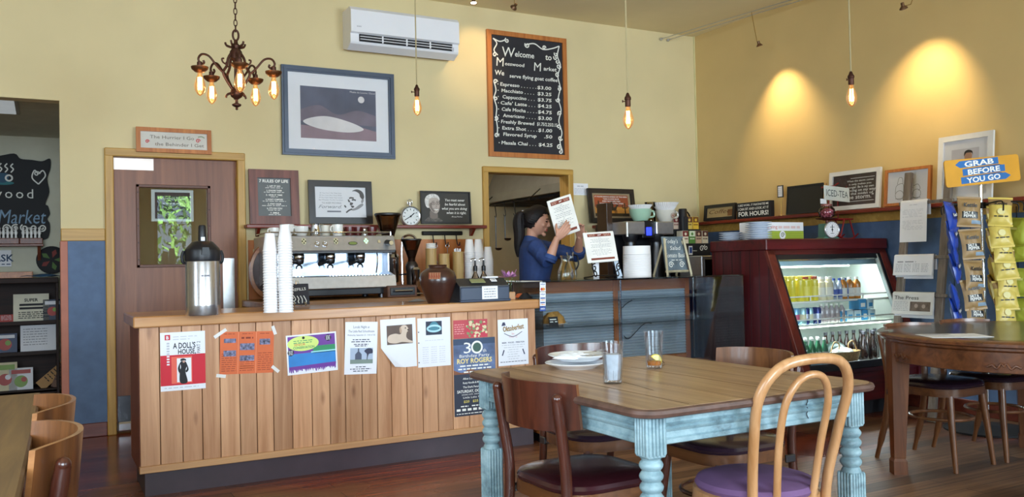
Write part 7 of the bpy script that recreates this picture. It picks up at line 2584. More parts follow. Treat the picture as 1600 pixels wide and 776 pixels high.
def hung(label, name, cat, z, l, px0, px1, deco, mats, back=.10, thick=.003):
    """sheets draped over a rung"""
    X = ladX(z) - .036
    y0, y1 = at_x(px0, 400, X).y, at_x(px1, 400, X).y
    w = y0 - y1
    t = thing(name, label, cat, (X, (y0 + y1) / 2, z), (90, 0, -90))
    deco_ = MB()
    def fn(u, v):
        s = v * (l + .05 + back)
        if s < l:
            return ((u - .5) * w, -(l - s) + .01, .004 + .02 * (1 - s / l) * 1.2)
        if s < l + .05:
            a = (s - l) / .05 * PI
            return ((u - .5) * w, .012 + .012 * math.sin(a), .004 - .02 * (1 - math.cos(a)) * .9)
        return ((u - .5) * w, .01 - (s - l - .05), -.034)
    deco_.grid(2, 24, fn)
    T = Matrix.Translation((0, .01, .0055)) @ Matrix.Rotation(-math.atan2(.024, l), 4, 'X') @ Matrix.Translation((0, -l / 2, 0))
    deco_.M = T
    deco(deco_, w, l)
    deco_.M = I4
    deco_.mk('sheet', mats, t)
    return t, w, l


def d_notice(b, w, h):
    b.lines(-w * .15, w * .15, h * .42, h * .012, 0, 1, 'c', .03)
    for i in range(13):
        b.lines(-w * .4, w * .4, h * (.30 - .035 * i) - (.02 if i > 5 else 0), h * .008, 0, 1, 'c' if i % 4 == 0 else 'l', .03, (.9, .95, .8, .9, .4)[i % 5], i)


def d_news(b, w, h):
    b.lines(-w * .4, w * .4, h * .2, h * .05, 0, 1, 'l', .06, .6)
    for c_ in range(4):
        for i in range(6):
            b.lines(w * (-.44 + .22 * c_), w * (-.26 + .22 * c_), h * (.08 - .08 * i), h * .02, 0, 1, 'l', .02, 1, i + c_)


def d_news2(b, w, h):
    b.text('The Press', -w * .15, h * .22, h * .18, 0, 2, w=w * .6)
    b.rect(-w * .05, -h * .34, w * .44, h * .12, 0, 3)
    b.disc(w * .1, -h * .08, h * .1, .0005, 4, 14).disc(w * .28, -h * .1, h * .1, .0005, 4, 14)
    for i in range(6):
        b.lines(-w * .45, -w * .1, h * (.08 - .08 * i), h * .02, 0, 1, 'l', .02, 1, i)


hung('single white printed notice hanging from the top rung of the ladder', 'paper_notice', 'notice', RUNG[0], .30, 1410, 1452, d_notice, (M_PAPER, M_LTGREY))
for k, (z, l, px0, px1, dn, ms, lb) in enumerate(((RUNG[1], .14, 1398, 1459, d_news, (M_PAPER, M_GREYINK), 'thick white newspaper pile draped over the middle rung of the ladder'),
                                               (RUNG[2], .15, 1394, 1458, d_news2, (mat('newsprint', 'd9d6d2', .8), M_GREYINK, M_INK, mat('news_photo', '6a5a50', .7, var=.4, scale=30), mat('news_skin', 'a8958a', .7)), 'newspaper with a front page photograph draped over the lowest visible rung of the ladder'))):
    t, w, l = hung(lb, 'newspaper', 'newspaper', z, l, px0, px1, dn, ms)
    for i in range(4):
        def fn(u, v, i=i):
            return ((u - .5) * w * (1 - .02 * i), -l - .012 * i + .02 + v * l, -.004 - .006 * i + .02 * (1 - v))
        MB().grid(2, 3, fn).mk('inner_page', M_PAPER, t)

# ------------------------------------------------------------------ crisp rack
RX, RY = 5.52, 3.55
rk = thing('crisp_rack', 'chrome pole rack of crisp packets with a hooked wire top', 'rack', (RX, RY, 0))
rz = at_y(1536, 321, RY).z
MB().lathe([(.27, 0), (.27, .012), (.05, .03), (.02, .035)], n=40).mk('base', M_MATTBLACK, rk)
MB().cyl((0, 0, .03), (0, 0, rz + .2), .013, n=16).mk('pole', M_CHROME, rk)
b = MB()
for a in range(8):
    an = a * PI / 4 + .3
    ca, sa = math.cos(an), math.sin(an)
    b.tube(curve([(0, 0, rz), (.11 * ca, .11 * sa, rz + .01), (.24 * ca, .24 * sa, rz + .01), (.25 * ca, .25 * sa, rz - .05)], 6), .005, 6)
b.lathe([(.03, rz - .02), (.03, rz + .02)], n=16)
b.mk('wire_crown', M_IRON, rk)
M_KRAFT = mat('packet_kraft', '9a7a4e', .45, var=.1)
M_PBLACK = mat('packet_black', '191a1c', .4)
M_PBLUE = mat('packet_blue', '1f3f9c', .3, var=.12)
M_PYEL = mat('packet_yellow', 'd8be5c', .4, var=.06)
M_PLIME = mat('packet_lime', 'b8c046', .35, var=.08)
M_FOIL = mat('packet_grey_blue', '8296a8', .4)


def packet(kind, w=.145, h=.178, t=.05):
    b = MB()
    def fz(u, v, s):
        k = max(0, 1 - abs(2 * u - 1) ** 2.2) ** .6 * max(0, 1 - abs(2 * v - 1) ** 2.4) ** .65
        wr = .003 * math.sin(u * 17 + v * 5) * math.sin(v * 13)
        pinch = 1 - .10 * math.sin(PI * v)
        return ((u - .5) * w * pinch, (v - .5) * h, s * (t / 2 * k + wr * k))
    front = {'salt': 0, 'blue': 0, 'yellow': 0, 'lime': 0}[kind]
    nu, nv = 14, 16
    for s in (1, -1):
        base = len(b.f)
        b.grid(nu, nv, lambda u, v: fz(u, v, s), 0)
        if s > 0:
            for j in range(nv):
                for i in range(nu):
                    u, v = (i + .5) / nu, (j + .5) / nv
                    if kind == 'salt' and .22 < v < .48 and .14 < u < .86:
                        b.mi[base + j * nu + i] = 1
                    if kind == 'salt' and .06 < v < .2 and u > .6:
                        b.mi[base + j * nu + i] = 3
                    if kind == 'yellow' and v > .72:
                        b.mi[base + j * nu + i] = 1
                    if kind == 'blue' and .35 < v < .6 and .2 < u < .8:
                        b.mi[base + j * nu + i] = 1
    zt = t / 2 + .0045
    if kind == 'salt':
        b.text('SALT &', -w * .08, -h * .10, .016, zt, 2, w=w * .4, bold=.02).text('PEPPER', -w * .02, -h * .22, .018, zt - .002, 2, w=w * .5, bold=.02)
        b.text('Kettle', 0, h * .16, .026, zt - .002, 1, w=w * .56, bold=.02, shear=.1)
        m = (M_KRAFT, M_PBLACK, M_WHITEINK, M_FOIL)
    elif kind == 'yellow':
        b.text('Kettle', 0, h * .24, .02, zt - .006, 2, w=w * .5, bold=.02, shear=.1)
        b.disc(0, -h * .02, .022, zt, 3, 16)
        b.lines(-w * .28, w * .28, -h * .2, .008, zt - .003, 2, 'c', .03)
        m = (M_PYEL, M_KRAFT, M_PBLACK, mat('packet_cream', 'e8dc9c', .5))
    elif kind == 'blue':
        b.text('Kettle', 0, h * .0, .02, zt, 2, w=w * .5, bold=.02, rot=12)
        m = (M_PBLUE, mat('packet_deep_blue', '142a6c', .35), M_WHITEINK)
    else:
        b.lines(-w * .3, w * .3, h * .1, .016, zt, 1, 'c', .05)
        m = (M_PLIME, mat('packet_lime_print', 'dfe08a', .5))
    for s in (-1, 1):
        b.box((0, s * (h / 2 + .004), 0), (w, .012, .003), 0, 0)
    return b.mk('crisp_packet', m)


ORD = ('topmost', 'second from the top', 'third from the top', 'fourth from the top', 'fifth from the top', 'sixth from the top', 'lowest')
COLS = (('salt', 'brown', 'in the front rack column', -.02, 0, (8, 0), ((1514, 331), (1518, 381), (1522, 430), (1521, 460), (1524, 485)), -.12),
        ('blue', 'dark blue', 'on the left rack side', -.06, 0, (12, 50), ((1487, 339), (1488, 368), (1489, 393), (1493, 418), (1491, 463), (1494, 488)), -.05),
        ('yellow', 'pale yellow', 'in the right hand rack column', -.02, 0, (14, -10), ((1563, 331), (1563, 364), (1567, 388), (1571, 414), (1574, 440), (1571, 461), (1571, 488)), -.13),
        ('lime', 'lime green', 'at the far right of the rack', 0, 0, (10, -58), ((1588, 362), (1590, 387), (1593, 441), (1593, 488)), -.02),
        ('yellow', 'shaded yellow', 'just right of the rack pole', 0, 0, (10, 48), ((1551, 345), (1549, 378), (1551, 420), (1552, 450)), .06))
for kind, cn, where, dx, dy, (tilt, yaw), pts, yo in COLS:
    proto = None
    for i, (px, py) in enumerate(pts):
        p = at_y(px, py, RY + yo)
        rot = (90 - tilt, (4, -3, 2, -5, 3, -2, 4)[i], -27 + yaw + (i * 37) % 25 - 12)
        k = ('packet', kind)
        if k not in KIDS:
            o = KIDS[k] = packet(kind)
        else:
            o = KIDS[k].copy()
            COL.objects.link(o)
        put(o, (p.x, p.y, p.z), rot)
        nm = ORD[i] if i < len(pts) - 1 else 'lowest'
        tag(o, '%s crisp packet, %s %s' % (cn, nm, where), 'crisp packet', 'crisp packets on the rack')
b = MB()
for (px0, px1, yo) in ((1514, 1525, -.16), (1560, 1572, -.17), (1488, 1493, -.08), (1588, 1593, -.05)):
    a, c = at_y(px0, 322, RY + yo + .06), at_y(px1, 495, RY + yo + .06)
    b.tube([(a.x - RX, a.y - RY, a.z), (c.x - RX, c.y - RY, c.z)], .003, 6)
b.mk('hanging_strip', M_IRON, rk)
# header sign on the pole
a, c = at_y(1492, 242, RY - .03), at_y(1576, 290, RY - .03)
W, H = (c.x - a.x) * 1.05, (a.z - c.z) * .96
t = thing('header_sign', 'orange yellow header sign with blue ribbons reading grab before you go', 'sign', ((a.x + c.x) / 2, RY - .03, (a.z + c.z) / 2), (90, -5, -14))
b = MB().prism(rrect(W, H, .02), -.004, .004, 0)
for i, (s, x0, x1, y) in enumerate((('GRAB', -.30, .22, .30), ('BEFORE', -.27, .30, .0), ('YOU GO', -.30, .30, -.30))):
    yy = H * y
    hh_ = H * .25
    pts = [(W * x0, yy - hh_ * .5), (W * x1, yy - hh_ * .35), (W * x1, yy + hh_ * .65), (W * x0, yy + hh_ * .5)]
    if i == 0:
        pts.append((W * (x0 - .06), yy))
    if i == 2:
        pts = pts[:2] + [(W * (x1 + .07), yy + hh_ * .15)] + pts[2:]
    b.flat(pts, .0046, 1)
    b.text(s, W * (x0 + x1) / 2, yy - hh_ * .32, hh_ * .76, .0052, 2, w=W * (x1 - x0) * .76, bold=.03, rot=2)
for (y0, y1) in ((.17, .13), (-.13, -.17)):
    b.flat([(-W * .25, H * (y0 - .04)), (W * .22, H * (y0 + .02)), (W * .28, H * (y1 + .02)), (-W * .25, H * (y1 - .04))], .0043, 3)
b.mk('board', (mat('sign_amber', 'd89a2c', .5, var=.08, scale=5), mat('ribbon_blue', '2a6cb0', .5), M_WHITEINK, mat('ribbon_shadow_blue', '173a70', .5)), t)

# ------------------------------------------------------------------ round table
M_TBL = wood('brown_table_wood', '4e2a17', '7c4a2a', 'x', .5, .3, coat=.3)
M_TBLZ = wood('brown_table_leg_wood', '4e2a17', '7c4a2a', 'z', .5, .3, coat=.2)
TX, TY, TR, TZ_ = 4.655, 2.71, .785, .757
rt = thing('round_table', 'round brown wooden table with a black inlaid top and carved apron', 'table', (TX, TY, 0))
MB().lathe([(.001, TZ_ - .03), (TR - .02, TZ_ - .03), (TR, TZ_ - .022), (TR, TZ_ - .008), (TR - .012, TZ_), (TR - .13, TZ_), (.001, TZ_)], n=80).mk('tabletop', M_TBL, rt)
MB().lathe([(.001, TZ_ + .0008), (TR - .13, TZ_ + .0008)], n=80).mk('inlay', mat('black_table_inlay', '3c3a3a', .3, var=.25, scale=3, coat=.3), rt)
MB().lathe([(TR - .05, TZ_ - .15), (TR - .035, TZ_ - .145), (TR - .035, TZ_ - .05), (TR - .02, TZ_ - .04), (TR - .02, TZ_ - .03), (TR - .06, TZ_ - .03), (TR - .06, TZ_ - .15), (TR - .05, TZ_ - .15)], n=80, caps=False).mk('apron', M_TBL, rt)
b = MB()
for k, an in enumerate((200, 245, 290, 335, 20, 65, 110, 155)):
    b = MB()
    for s in (-1, 1):
        pts = [(R(an) + s * (.008 * i), .012 * math.sin(i * .9) * (1 - i / 14)) for i in range(13)]
        b.tube([((TR - .033) * math.cos(q), (TR - .033) * math.sin(q), TZ_ - .115 + z * 1.3) for q, z in pts], .006, 6)
    b.mk('carved_scroll', M_TBL, rt)
for lx_, ly_ in ((4.04, 3.11), (5.215, 3.12), (4.12, 2.2), (5.2, 2.2)):
    x, y = lx_ - TX, ly_ - TY
    an = math.atan2(y, x)
    r0 = math.hypot(x, y)
    T = Matrix.Translation((x, y, 0)) @ Matrix.Rotation(an, 4, 'Z')
    b = MB(T)
    def ring(s, z, dx=0):
        return [(dx + s, s, z), (dx - s, s, z), (dx - s, -s, z), (dx + s, -s, z)]
    secs = [ring(.036, 0), ring(.036, .07), ring(.029, .085), ring(.030, .09), ring(.045, TZ_ - .17, -.012), ring(.046, TZ_ - .04, -.012)]
    vs = [p for r_ in secs for p in r_]
    fs = [(3, 2, 1, 0), tuple(4 * 5 + i for i in range(4))]
    for j in range(5):
        fs += [(4 * j + i, 4 * j + (i + 1) % 4, 4 * j + 4 + (i + 1) % 4, 4 * j + 4 + i) for i in range(4)]
    b.add(vs, fs)
    b.mk('leg', M_TBLZ, rt)
p = at_z(1490, 524, TZ_ + .002)
b = MB().box((0, 0, .001), (.30, .21, .0016), 0, 0)
b.rect(-.13, .02, .0, .09, .0022, 1).lines(-.12, .12, -.03, .006, .0022, 1, 'l', .03).lines(-.12, .12, -.06, .006, .0022, 1, 'l', .03, .8)
o = b.mk('paper_menu', (M_PAPER, M_LTGREY))
tag(put(o, (p.x, p.y, TZ_ + .001), (0, 0, -32)), 'white paper menu lying on the black inlay of the round table', 'menu')

# ------------------------------------------------------------------ chairs
M_DARKCHAIR = wood('dark_chair_wood', '2e140e', '54281a', 'z', .6, .28, coat=.3)
M_MIDCHAIR = wood('mid_brown_chair_wood', '55321c', '7e5030', 'z', .6, .32, coat=.25)
M_SEATFRAME = wood('seat_frame_wood', '4a2a15', '724626', 'x', .6, .35, coat=.2)
M_VINYL = mat('oxblood_vinyl', '35141a', .26, var=.15, scale=9, coat=.35)
M_VINYLB = mat('plum_black_vinyl', '2a1a26', .26, var=.15, scale=9, coat=.35)
M_TANPLY = wood('tan_bent_plywood', '7a4a26', 'aa7444', 'y', .5, .3, coat=.3)


def seat_outline(w, d, r=.09, k=1.0):
    return rrect(w * k, d * k, r * k, 6)


def curved_chair(label, loc, rz, wood_m, back_m, cushion_m, group, zback=.80, cat='chair'):
    t = thing('bentwood_chair', label, cat, (loc[0], loc[1], 0), (0, 0, rz), group)
    SH = .455
    # cushion: pillowed rounded square
    out = seat_outline(.40, .40, .12)
    n = len(out)
    b = MB()
    rings = ((1.0, SH - .012), (1.02, SH), (.99, SH + .012), (.9, SH + .02), (.6, SH + .026), (.2, SH + .028))
    vs = [(p[0] * k, p[1] * k, z) for k, z in rings for p in out]
    fs = [tuple(range(n - 1, -1, -1)), tuple((len(rings) - 1) * n + i for i in range(n))]
    for j in range(len(rings) - 1):
        fs += [(j * n + i, j * n + (i + 1) % n, (j + 1) * n + (i + 1) % n, (j + 1) * n + i) for i in range(n)]
    b.add(vs, fs, 0, True)
    b.mk('seat_cushion', cushion_m, t)
    b = MB()
    b.prism([(p[0] * 1.02, p[1] * 1.02) for p in out], SH - .055, SH - .012, smooth=True)
    b.mk('seat_frame', M_SEATFRAME, t)
    for s in (-1, 1):
        b = MB().tube([(s * .15, .16, SH - .05), (s * .165, .175, .25), (s * .18, .20, .0)], [.02, .018, .013], 12)
        b.mk('leg', wood_m, t)
    for s in (-1, 1):
        b = MB().tube(curve([(s * .18, -.28, .0), (s * .175, -.215, .25), (s * .175, -.195, SH), (s * .182, -.212, .62), (s * .186, -.232, zback - .05)], 6), [.013] * 3 + [.019] * 20 + [.017] * 2, 12, flat=.85)
        b.ball((s * .186, -.232, zback - .048), .0165, 12)
        b.mk('leg', wood_m, t)
        MB().box((s * .19, -.17, SH - .06), (.012, .05, .03), .003).mk('bracket', M_DKSTEEL, t)
    b = MB().tube([(.155 * math.cos(a * PI / 14), .165 * math.sin(a * PI / 14) + .01, .265) for a in range(28)], .009, 8, closed=True)
    b.mk('stretcher_ring', wood_m, t)
    # bent plywood rail, wrapped in front of the posts
    W2 = .215
    def cl(u):
        x = (u - .5) * 2
        bend = 1 - abs(x) ** 2.3
        return (x * W2, -.165 - .10 * bend)
    n = 18
    prof = [(zback - .155, 0), (zback - .1, -.004), (zback - .02, -.014), (zback, -.016)]
    b = MB()
    for k in range(2):
        o_ = .012 * k
        def fn(u, v, o_=o_):
            x, y = cl(u)
            e = 1 - .12 * abs(2 * u - 1) ** 6 * (1 if v < .5 else .6)
            z = zback - .155 + .155 * v
            z = zback - .0775 + (z - (zback - .0775)) * e
            return (x * (1 - o_ * 1.5), y + o_ - .014 * v, z)
        b.grid(n, 6, fn)
    # edges
    def edge(v):
        def f(u, w):
            x, y = cl(u)
            e = 1 - .12 * abs(2 * u - 1) ** 6 * (1 if v < .5 else .6)
            z = zback - .155 + .155 * v
            z = zback - .0775 + (z - (zback - .0775)) * e
            return (x * (1 - .012 * w * 1.5), y + .012 * w - .014 * v, z)
        return f
    b.grid(n, 1, edge(1), 1).grid(n, 1, edge(0), 1)
    for uu in (0, 1):
        def f(u, v, uu=uu):
            x, y = cl(uu)
            z = zback - .155 + .155 * v
            z = zback - .0775 + (z - (zback - .0775)) * (1 - .12 * (1 if v < .5 else .6))
            return (x * (1 - .012 * u * 1.5), y + .012 * u - .014 * v, z)
        b.grid(1, 6, f, 1)
    b.mk('backrest', (back_m, M_TANPLY if 'left table' in group else M_MIDCHAIR), t)
    return t


GRT = 'brown bentwood chairs at the round table'
curved_chair('brown bentwood chair tucked under the left side of the round table', (4.45, 3.15), 183, M_MIDCHAIR, M_MIDCHAIR, M_VINYLB, GRT, .775)
curved_chair('brown bentwood chair tucked under the right side of the round table', (4.93, 3.13), 176, M_MIDCHAIR, M_MIDCHAIR, M_VINYLB, GRT, .775)
# ------------------------------------------------------------------ blue painted dining table
QX0, QX1, QY0, QY1, QZ = 1.45, 2.395, 1.915, 3.04, .76
M_TTOP = wood('scrubbed_table_top', '8a684a', 'b8956f', 'y', .55, .36, tint=.1, coat=.15, bump=.1)
M_TEDGE = mat('worn_dark_edge', '5a4138', .45, var=.3, scale=25)
def blue_paint():
    m, nt, N, L, b = nodes_of('worn_blue_paint')
    tc = N.new('ShaderNodeTexCoord')
    nz = N.new('ShaderNodeTexNoise')
    nz.inputs['Scale'].default_value = 9
    nz.inputs['Detail'].default_value = 9
    nz.inputs['Roughness'].default_value = .7
    mp = N.new('ShaderNodeMapping')
    mp.inputs['Scale'].default_value = (1, 1, 1.6)
    L.new(tc.outputs['Object'], mp.inputs[0])
    L.new(mp.outputs[0], nz.inputs['Vector'])
    rp = N.new('ShaderNodeValToRGB')
    e = rp.color_ramp.elements
    e[0].position, e[0].color = .30, lin('46545a')
    e[1].position, e[1].color = .46, lin('77929a')
    e2 = e.new(.66)
    e2.color = lin('9ab2b8')
    L.new(nz.outputs['Fac'], rp.inputs['Fac'])
    L.new(rp.outputs[0], b.inputs['Base Color'])
    b.inputs['Roughness'].default_value = .5
    return m


M_BLUEP = blue_paint()
dt = thing('farmhouse_table', 'wooden topped farmhouse table with worn blue turned legs and apron', 'table')
b = MB()
nb = 5
edges = [QX0, QX0 + .17, QX0 + .36, QX0 + .56, QX0 + .77, QX1]
rn = random.Random(21)
RC = .06
for i in range(nb):
    x0, x1 = edges[i] + (.0016 if i else 0), edges[i + 1] - (.0016 if i < nb - 1 else 0)
    b.t = rn.random()
    pts = []
    if i == 0:
        pts = [(x0 + RC - RC * math.cos(a * PI / 12), QY0 + RC - RC * math.sin(a * PI / 12)) for a in range(7)] + [(x1, QY0), (x1, QY1)] + [(x0 + RC - RC * math.sin(a * PI / 12), QY1 - RC + RC * math.cos(a * PI / 12)) for a in range(7)]
    elif i == nb - 1:
        pts = [(x0, QY1), (x0, QY0)] + [(x1 - RC + RC * math.sin(a * PI / 12), QY0 + RC - RC * math.cos(a * PI / 12)) for a in range(7)] + [(x1 - RC + RC * math.cos(a * PI / 12), QY1 - RC + RC * math.sin(a * PI / 12)) for a in range(7)]
    else:
        pts = [(x0, QY0), (x1, QY0), (x1, QY1), (x0, QY1)]
    b.prism(pts, QZ - .024, QZ, 0)
b.mk('tabletop', M_TTOP, dt)
MB().span((QX0 + .03, QY0 + .03, QZ - .024), (QX1 - .03, QY1 - .03, QZ - .004)).mk('seam_backing', mat('seam_dark', '', 1), dt)
b = MB()
for x0, y0, x1, y1 in ((edges[1], QY0 + .02, edges[1] + .001, QY1 - .02), (edges[3], QY0 + .02, edges[3] + .001, QY1 - .3), (2.03, 2.62, 2.16, 2.72), (2.19, 2.76, 2.27, 2.9), (1.7, 2.2, 1.74, 2.45), (2.3, 2.2, 2.31, 2.5)):
    b.stroke([(x0, y0), ((x0 + x1) / 2 + .004, (y0 + y1) / 2), (x1, y1)], .0016, QZ + .0006)
b.mk('crack', mat('seam_dark', '', 1), dt)
ol = rrect(QX1 - QX0 + .008, QY1 - QY0 + .008, RC + .004, 8, (QX0 + QX1) / 2, (QY0 + QY1) / 2)
MB().tube([(p[0], p[1], QZ - .0135) for p in ol], .0132, 8, closed=True).mk('rounded_edge', M_TEDGE, dt)
AZ0, AZ1 = .648, QZ - .024
IN = .028
LW = .068
prof = [(0, AZ0), (.006, AZ0 + .004), (.006, AZ0 + .016), (.0, AZ0 + .02), (.0, AZ0 + .036), (.005, AZ0 + .040), (.008, AZ0 + .046), (.003, AZ0 + .051), (.007, AZ0 + .057), (.0, AZ0 + .062), (0, AZ1), (-.02, AZ1), (-.02, AZ0)]
for nm, y, sgn in (('apron', QY0 + IN + .012, -1), ('apron', QY1 - IN - .012, 1)):
    b = MB().prism([(y + sgn * p[0], p[1]) for p in prof], QX0 + IN + LW - .005, QX1 - IN - LW + .005, M=YZ)
    if sgn < 0:
        x = QX0 + .66
        b.tube([(x + .004 * math.sin(i * 1.7), y - .004, AZ0 + .01 + (AZ1 - AZ0 - .012) * i / 10) for i in range(11)], .0016, 5, 1)
    b.mk(nm, (M_BLUEP, M_INK), dt)
XZ = Matrix(((1, 0, 0, 0), (0, 0, 1, 0), (0, 1, 0, 0), (0, 0, 0, 1)))
for x, sgn in ((QX0 + IN + .012, -1), (QX1 - IN - .012, 1)):
    MB().prism([(x + sgn * p[0], p[1]) for p in prof], QY0 + IN + LW - .005, QY1 - IN - LW + .005, M=XZ).mk('apron', M_BLUEP, dt)
ZL = .615


def flutes(b, x, y, z0, z1, w, n=5):
    b.box((x, y, (z0 + z1) / 2), (w, w, z1 - z0), .003)
    p = w / n
    for i in range(n):
        o_ = -w / 2 + p * (i + .5)
        for (dx, dy) in ((o_, -w / 2), (o_, w / 2), (-w / 2, o_), (w / 2, o_)):
            b.lathe([(.001, z0 + .003), (p * .44, z0 + .010), (p * .44, z1 - .006), (.001, z1)], (x + dx, y + dy, 0), 8, caps=False)


for x in (QX0 + IN + LW / 2, QX1 - IN - LW / 2):
    for y in (QY0 + IN + LW / 2, QY1 - IN - LW / 2):
        b = MB()
        flutes(b, x, y, ZL, AZ1, LW - .006)
        pr = [(.033, ZL), (.028, ZL - .004)]
        z = ZL - .008
        for k in range(4):
            hh_ = .029
            for a in range(7):
                th = PI * a / 6
                pr.append((.027 + .008 * math.sin(th), z - hh_ * a / 6))
            z -= hh_ + .0025
        pr += [(.026, z), (.029, z - .006), (.033, z - .016)]
        zb_ = z - .016
        b.lathe(pr[::-1], (x, y, 0), 22)
        flutes(b, x, y, .10, zb_, LW - .008)
        b.lathe([(.02, 0), (.028, .02), (.032, .06), (.026, .085), (.034, .1)], (x, y, 0), 20)
        b.mk('leg', M_BLUEP, dt)

GDT = 'chairs around the blue farmhouse table'
curved_chair('dark bentwood chair with an oxblood seat at the near left of the blue table', (1.61, 2.47), -88, M_DARKCHAIR, M_DARKCHAIR, M_VINYL, GDT)
curved_chair('dark brown bentwood chair at the far side of the blue table behind the plates', (2.10, 3.10), 176, M_DARKCHAIR, M_DARKCHAIR, M_VINYLB, GDT)
curved_chair('brown bentwood chair on the right side of the blue table, facing the plates', (2.37, 2.63), 90, M_DARKCHAIR, M_MIDCHAIR, M_VINYLB, GDT)

# light bentwood loop chair
M_BEECH = wood('light_beech_bentwood', 'a87446', 'c8976a', 'z', .5, .33, coat=.25, bump=.03)
M_PURPLE = mat('dusty_purple_fabric', '6f4f78', .85, var=.1, scale=12)


def loop_chair(label, loc, rz):
    t = thing('loop_chair', label, 'chair', (loc[0], loc[1], 0), (0, 0, rz), GDT)
    SH = .455
    MB().lathe([(.001, SH - .01), (.195, SH - .01), (.203, SH + .004), (.195, SH + .02), (.16, SH + .031), (.001, SH + .035)], n=44, squash=(1, 1)).mk('seat_cushion', M_PURPLE, t)
    MB().lathe([(.175, SH - .05), (.205, SH - .05), (.210, SH - .045), (.210, SH - .012), (.203, SH - .008), (.001, SH - .008)], n=44).mk('seat_ring', M_BEECH, t)
    outer = curve([(-.165, -.235, .0), (-.16, -.195, .22), (-.155, -.165, SH - .02), (-.178, -.205, .66), (-.185, -.245, .80), (-.125, -.275, .885), (0, -.285, .905), (.125, -.275, .885), (.185, -.245, .80), (.178, -.205, .66), (.155, -.165, SH - .02), (.16, -.195, .22), (.165, -.235, .0)], 8)
    MB().tube(outer, [.013 + .004 * min(1, min(i, len(outer) - 1 - i) / 14) for i in range(len(outer))], 12).mk('back_loop', M_BEECH, t)
    inner = curve([(-.075, -.185, SH - .02), (-.088, -.215, .62), (-.09, -.25, .76), (-.055, -.272, .835), (0, -.278, .855), (.055, -.272, .835), (.09, -.25, .76), (.088, -.215, .62), (.075, -.185, SH - .02)], 8)
    MB().tube(inner, .0125, 12).mk('inner_loop', M_BEECH, t)
    for s in (-1, 1):
        MB().tube([(s * .14, .13, SH - .04), (s * .155, .15, .22), (s * .175, .185, 0)], [.02, .017, .013], 12).mk('leg', M_BEECH, t)
    MB().tube([(.155 * math.cos(a * PI / 16), .155 * math.sin(a * PI / 16) - .01, .25) for a in range(32)], .010, 8, closed=True).mk('stretcher_ring', M_BEECH, t)
    return t


loop_chair('light beech loop backed chair with a purple seat at the blue table', (2.04, 2.115), -3).scale = (.96, .96, .96)

# plates, cutlery and glasses
M_CHINA = mat('white_china', 'eceef2', .18, var=.01, coat=.5)
p = at_z(902, 575, QZ)


def plate(name, label, x, y, z, r, rot=(0, 0, 0)):
    o = MB().lathe([(.001, .004), (r * .58, .004), (r * .6, 0), (r * .64, .003), (r * .78, .012), (r * .98, .021), (r, .0235), (r * .985, .025), (r * .78, .016), (r * .6, .008), (.001, .0075)], n=56, caps=False).mk(name, M_CHINA)
    return tag(put(o, (x, y, z), rot), label, 'plate')


pw_ = (at_z(948, 578, QZ) - at_z(856, 575, QZ)).length / 2
PR = min(.135, pw_)
PX, PYY = p.x, p.y + .01
plate('dinner_plate', 'white dinner plate at the bottom of the two stacked plates on the blue table', PX, PYY, QZ, PR)
plate('dinner_plate', 'upper white dinner plate holding the napkin and cutlery on the blue table', PX + .035, PYY + .035, QZ + .026, PR, (0, 0, 0))
pzz = QZ + .036
b = MB()
def nap(u, v):
    x, y = (u - .5) * .15, (v - .5) * .10
    return (x, y, .004 + .020 * (1 - (2 * u - 1) ** 2) ** .5 * (1 - (2 * v - 1) ** 2) ** .5 + .005 * math.sin(u * 21 + v * 9) * math.sin(v * 17) * (1 - (2 * u - 1) ** 2))
b.grid(24, 18, nap)
o = b.mk('paper_napkin', mat('napkin_white', 'e6e8ee', .9))
tag(put(o, (PX - .01, PYY + .01, pzz + .002), (0, 0, 30)), 'crumpled white paper napkin on the upper dinner plate', 'napkin')
b = MB()
b.tube([(-.10, 0, .002), (-.02, 0, .004), (.03, 0, .003)], [.005, .003, .003], 8, flat=.5)
b.prism([(.03, -.004), (.045, -.011), (.05, -.011), (.05, .011), (.045, .011), (.03, .004)], .001, .004)
for i in range(4):
    b.box((.072, -.0096 + .0064 * i, .0035), (.046, .0026, .002))
o = b.mk('fork', M_CHROME)
tag(put(o, (PX + .075, PYY + .045, pzz + .012), (0, -6, -12)), 'steel fork on the upper dinner plate, tines to the right', 'fork')
b = MB().prism([(-.02, -.008), (.10, -.007), (.115, .001), (.10, .006), (-.02, .005)], 0, .002).tube([(-.12, 0, .001), (-.02, -.001, .001)], [.007, .005], 8, flat=.5)
o = b.mk('table_knife', M_CHROME)
tag(put(o, (PX + .045, PYY - .03, pzz + .012), (0, -4, 170)), 'steel table knife across the napkin on the upper dinner plate', 'knife')


def tumbler(label, px, py, h, r, fill, fillm):
    p = at_z(px, py, QZ)
    t = thing('water_glass', label, 'glass', (p.x, p.y + r * .8, QZ))
    q = .78
    b = MB()
    n = 12
    prof = [(r * q, 0), (r * q + .001, .006), (r * (q + .06), h * .3), (r * (q + .14), h * .65), (r, h), (r - .0022, h), (r * (q + .14) - .003, h * .65), (r * (q + .06) - .003, h * .3), (r * q - .004, .012), (.001, .012)]
    b.lathe(prof, n=36, caps=False).lathe([(.001, 0), (r * q, 0)], n=36)
    b.mk('glass', pane('tumbler_glass', (.985, .99, .995), .5), t)
    b = MB()
    for k in range(n):
        a = 2 * PI * k / n
        b.tube([(r * (q + .012) * math.cos(a), r * (q + .012) * math.sin(a), .004), (r * (q + .075) * math.cos(a), r * (q + .075) * math.sin(a), h * .33)], .0016, 5)
    b.mk('facet', pane('tumbler_glass', 0), t)
    if fill:
        MB().lathe([(.001, .013), (r * q - .005, .013), (r * (q + .06) - .004, h * .3), (r * (q + .13) - .004, h * fill), (.001, h * fill)], n=32).mk('water', fillm, t)
    return t, p


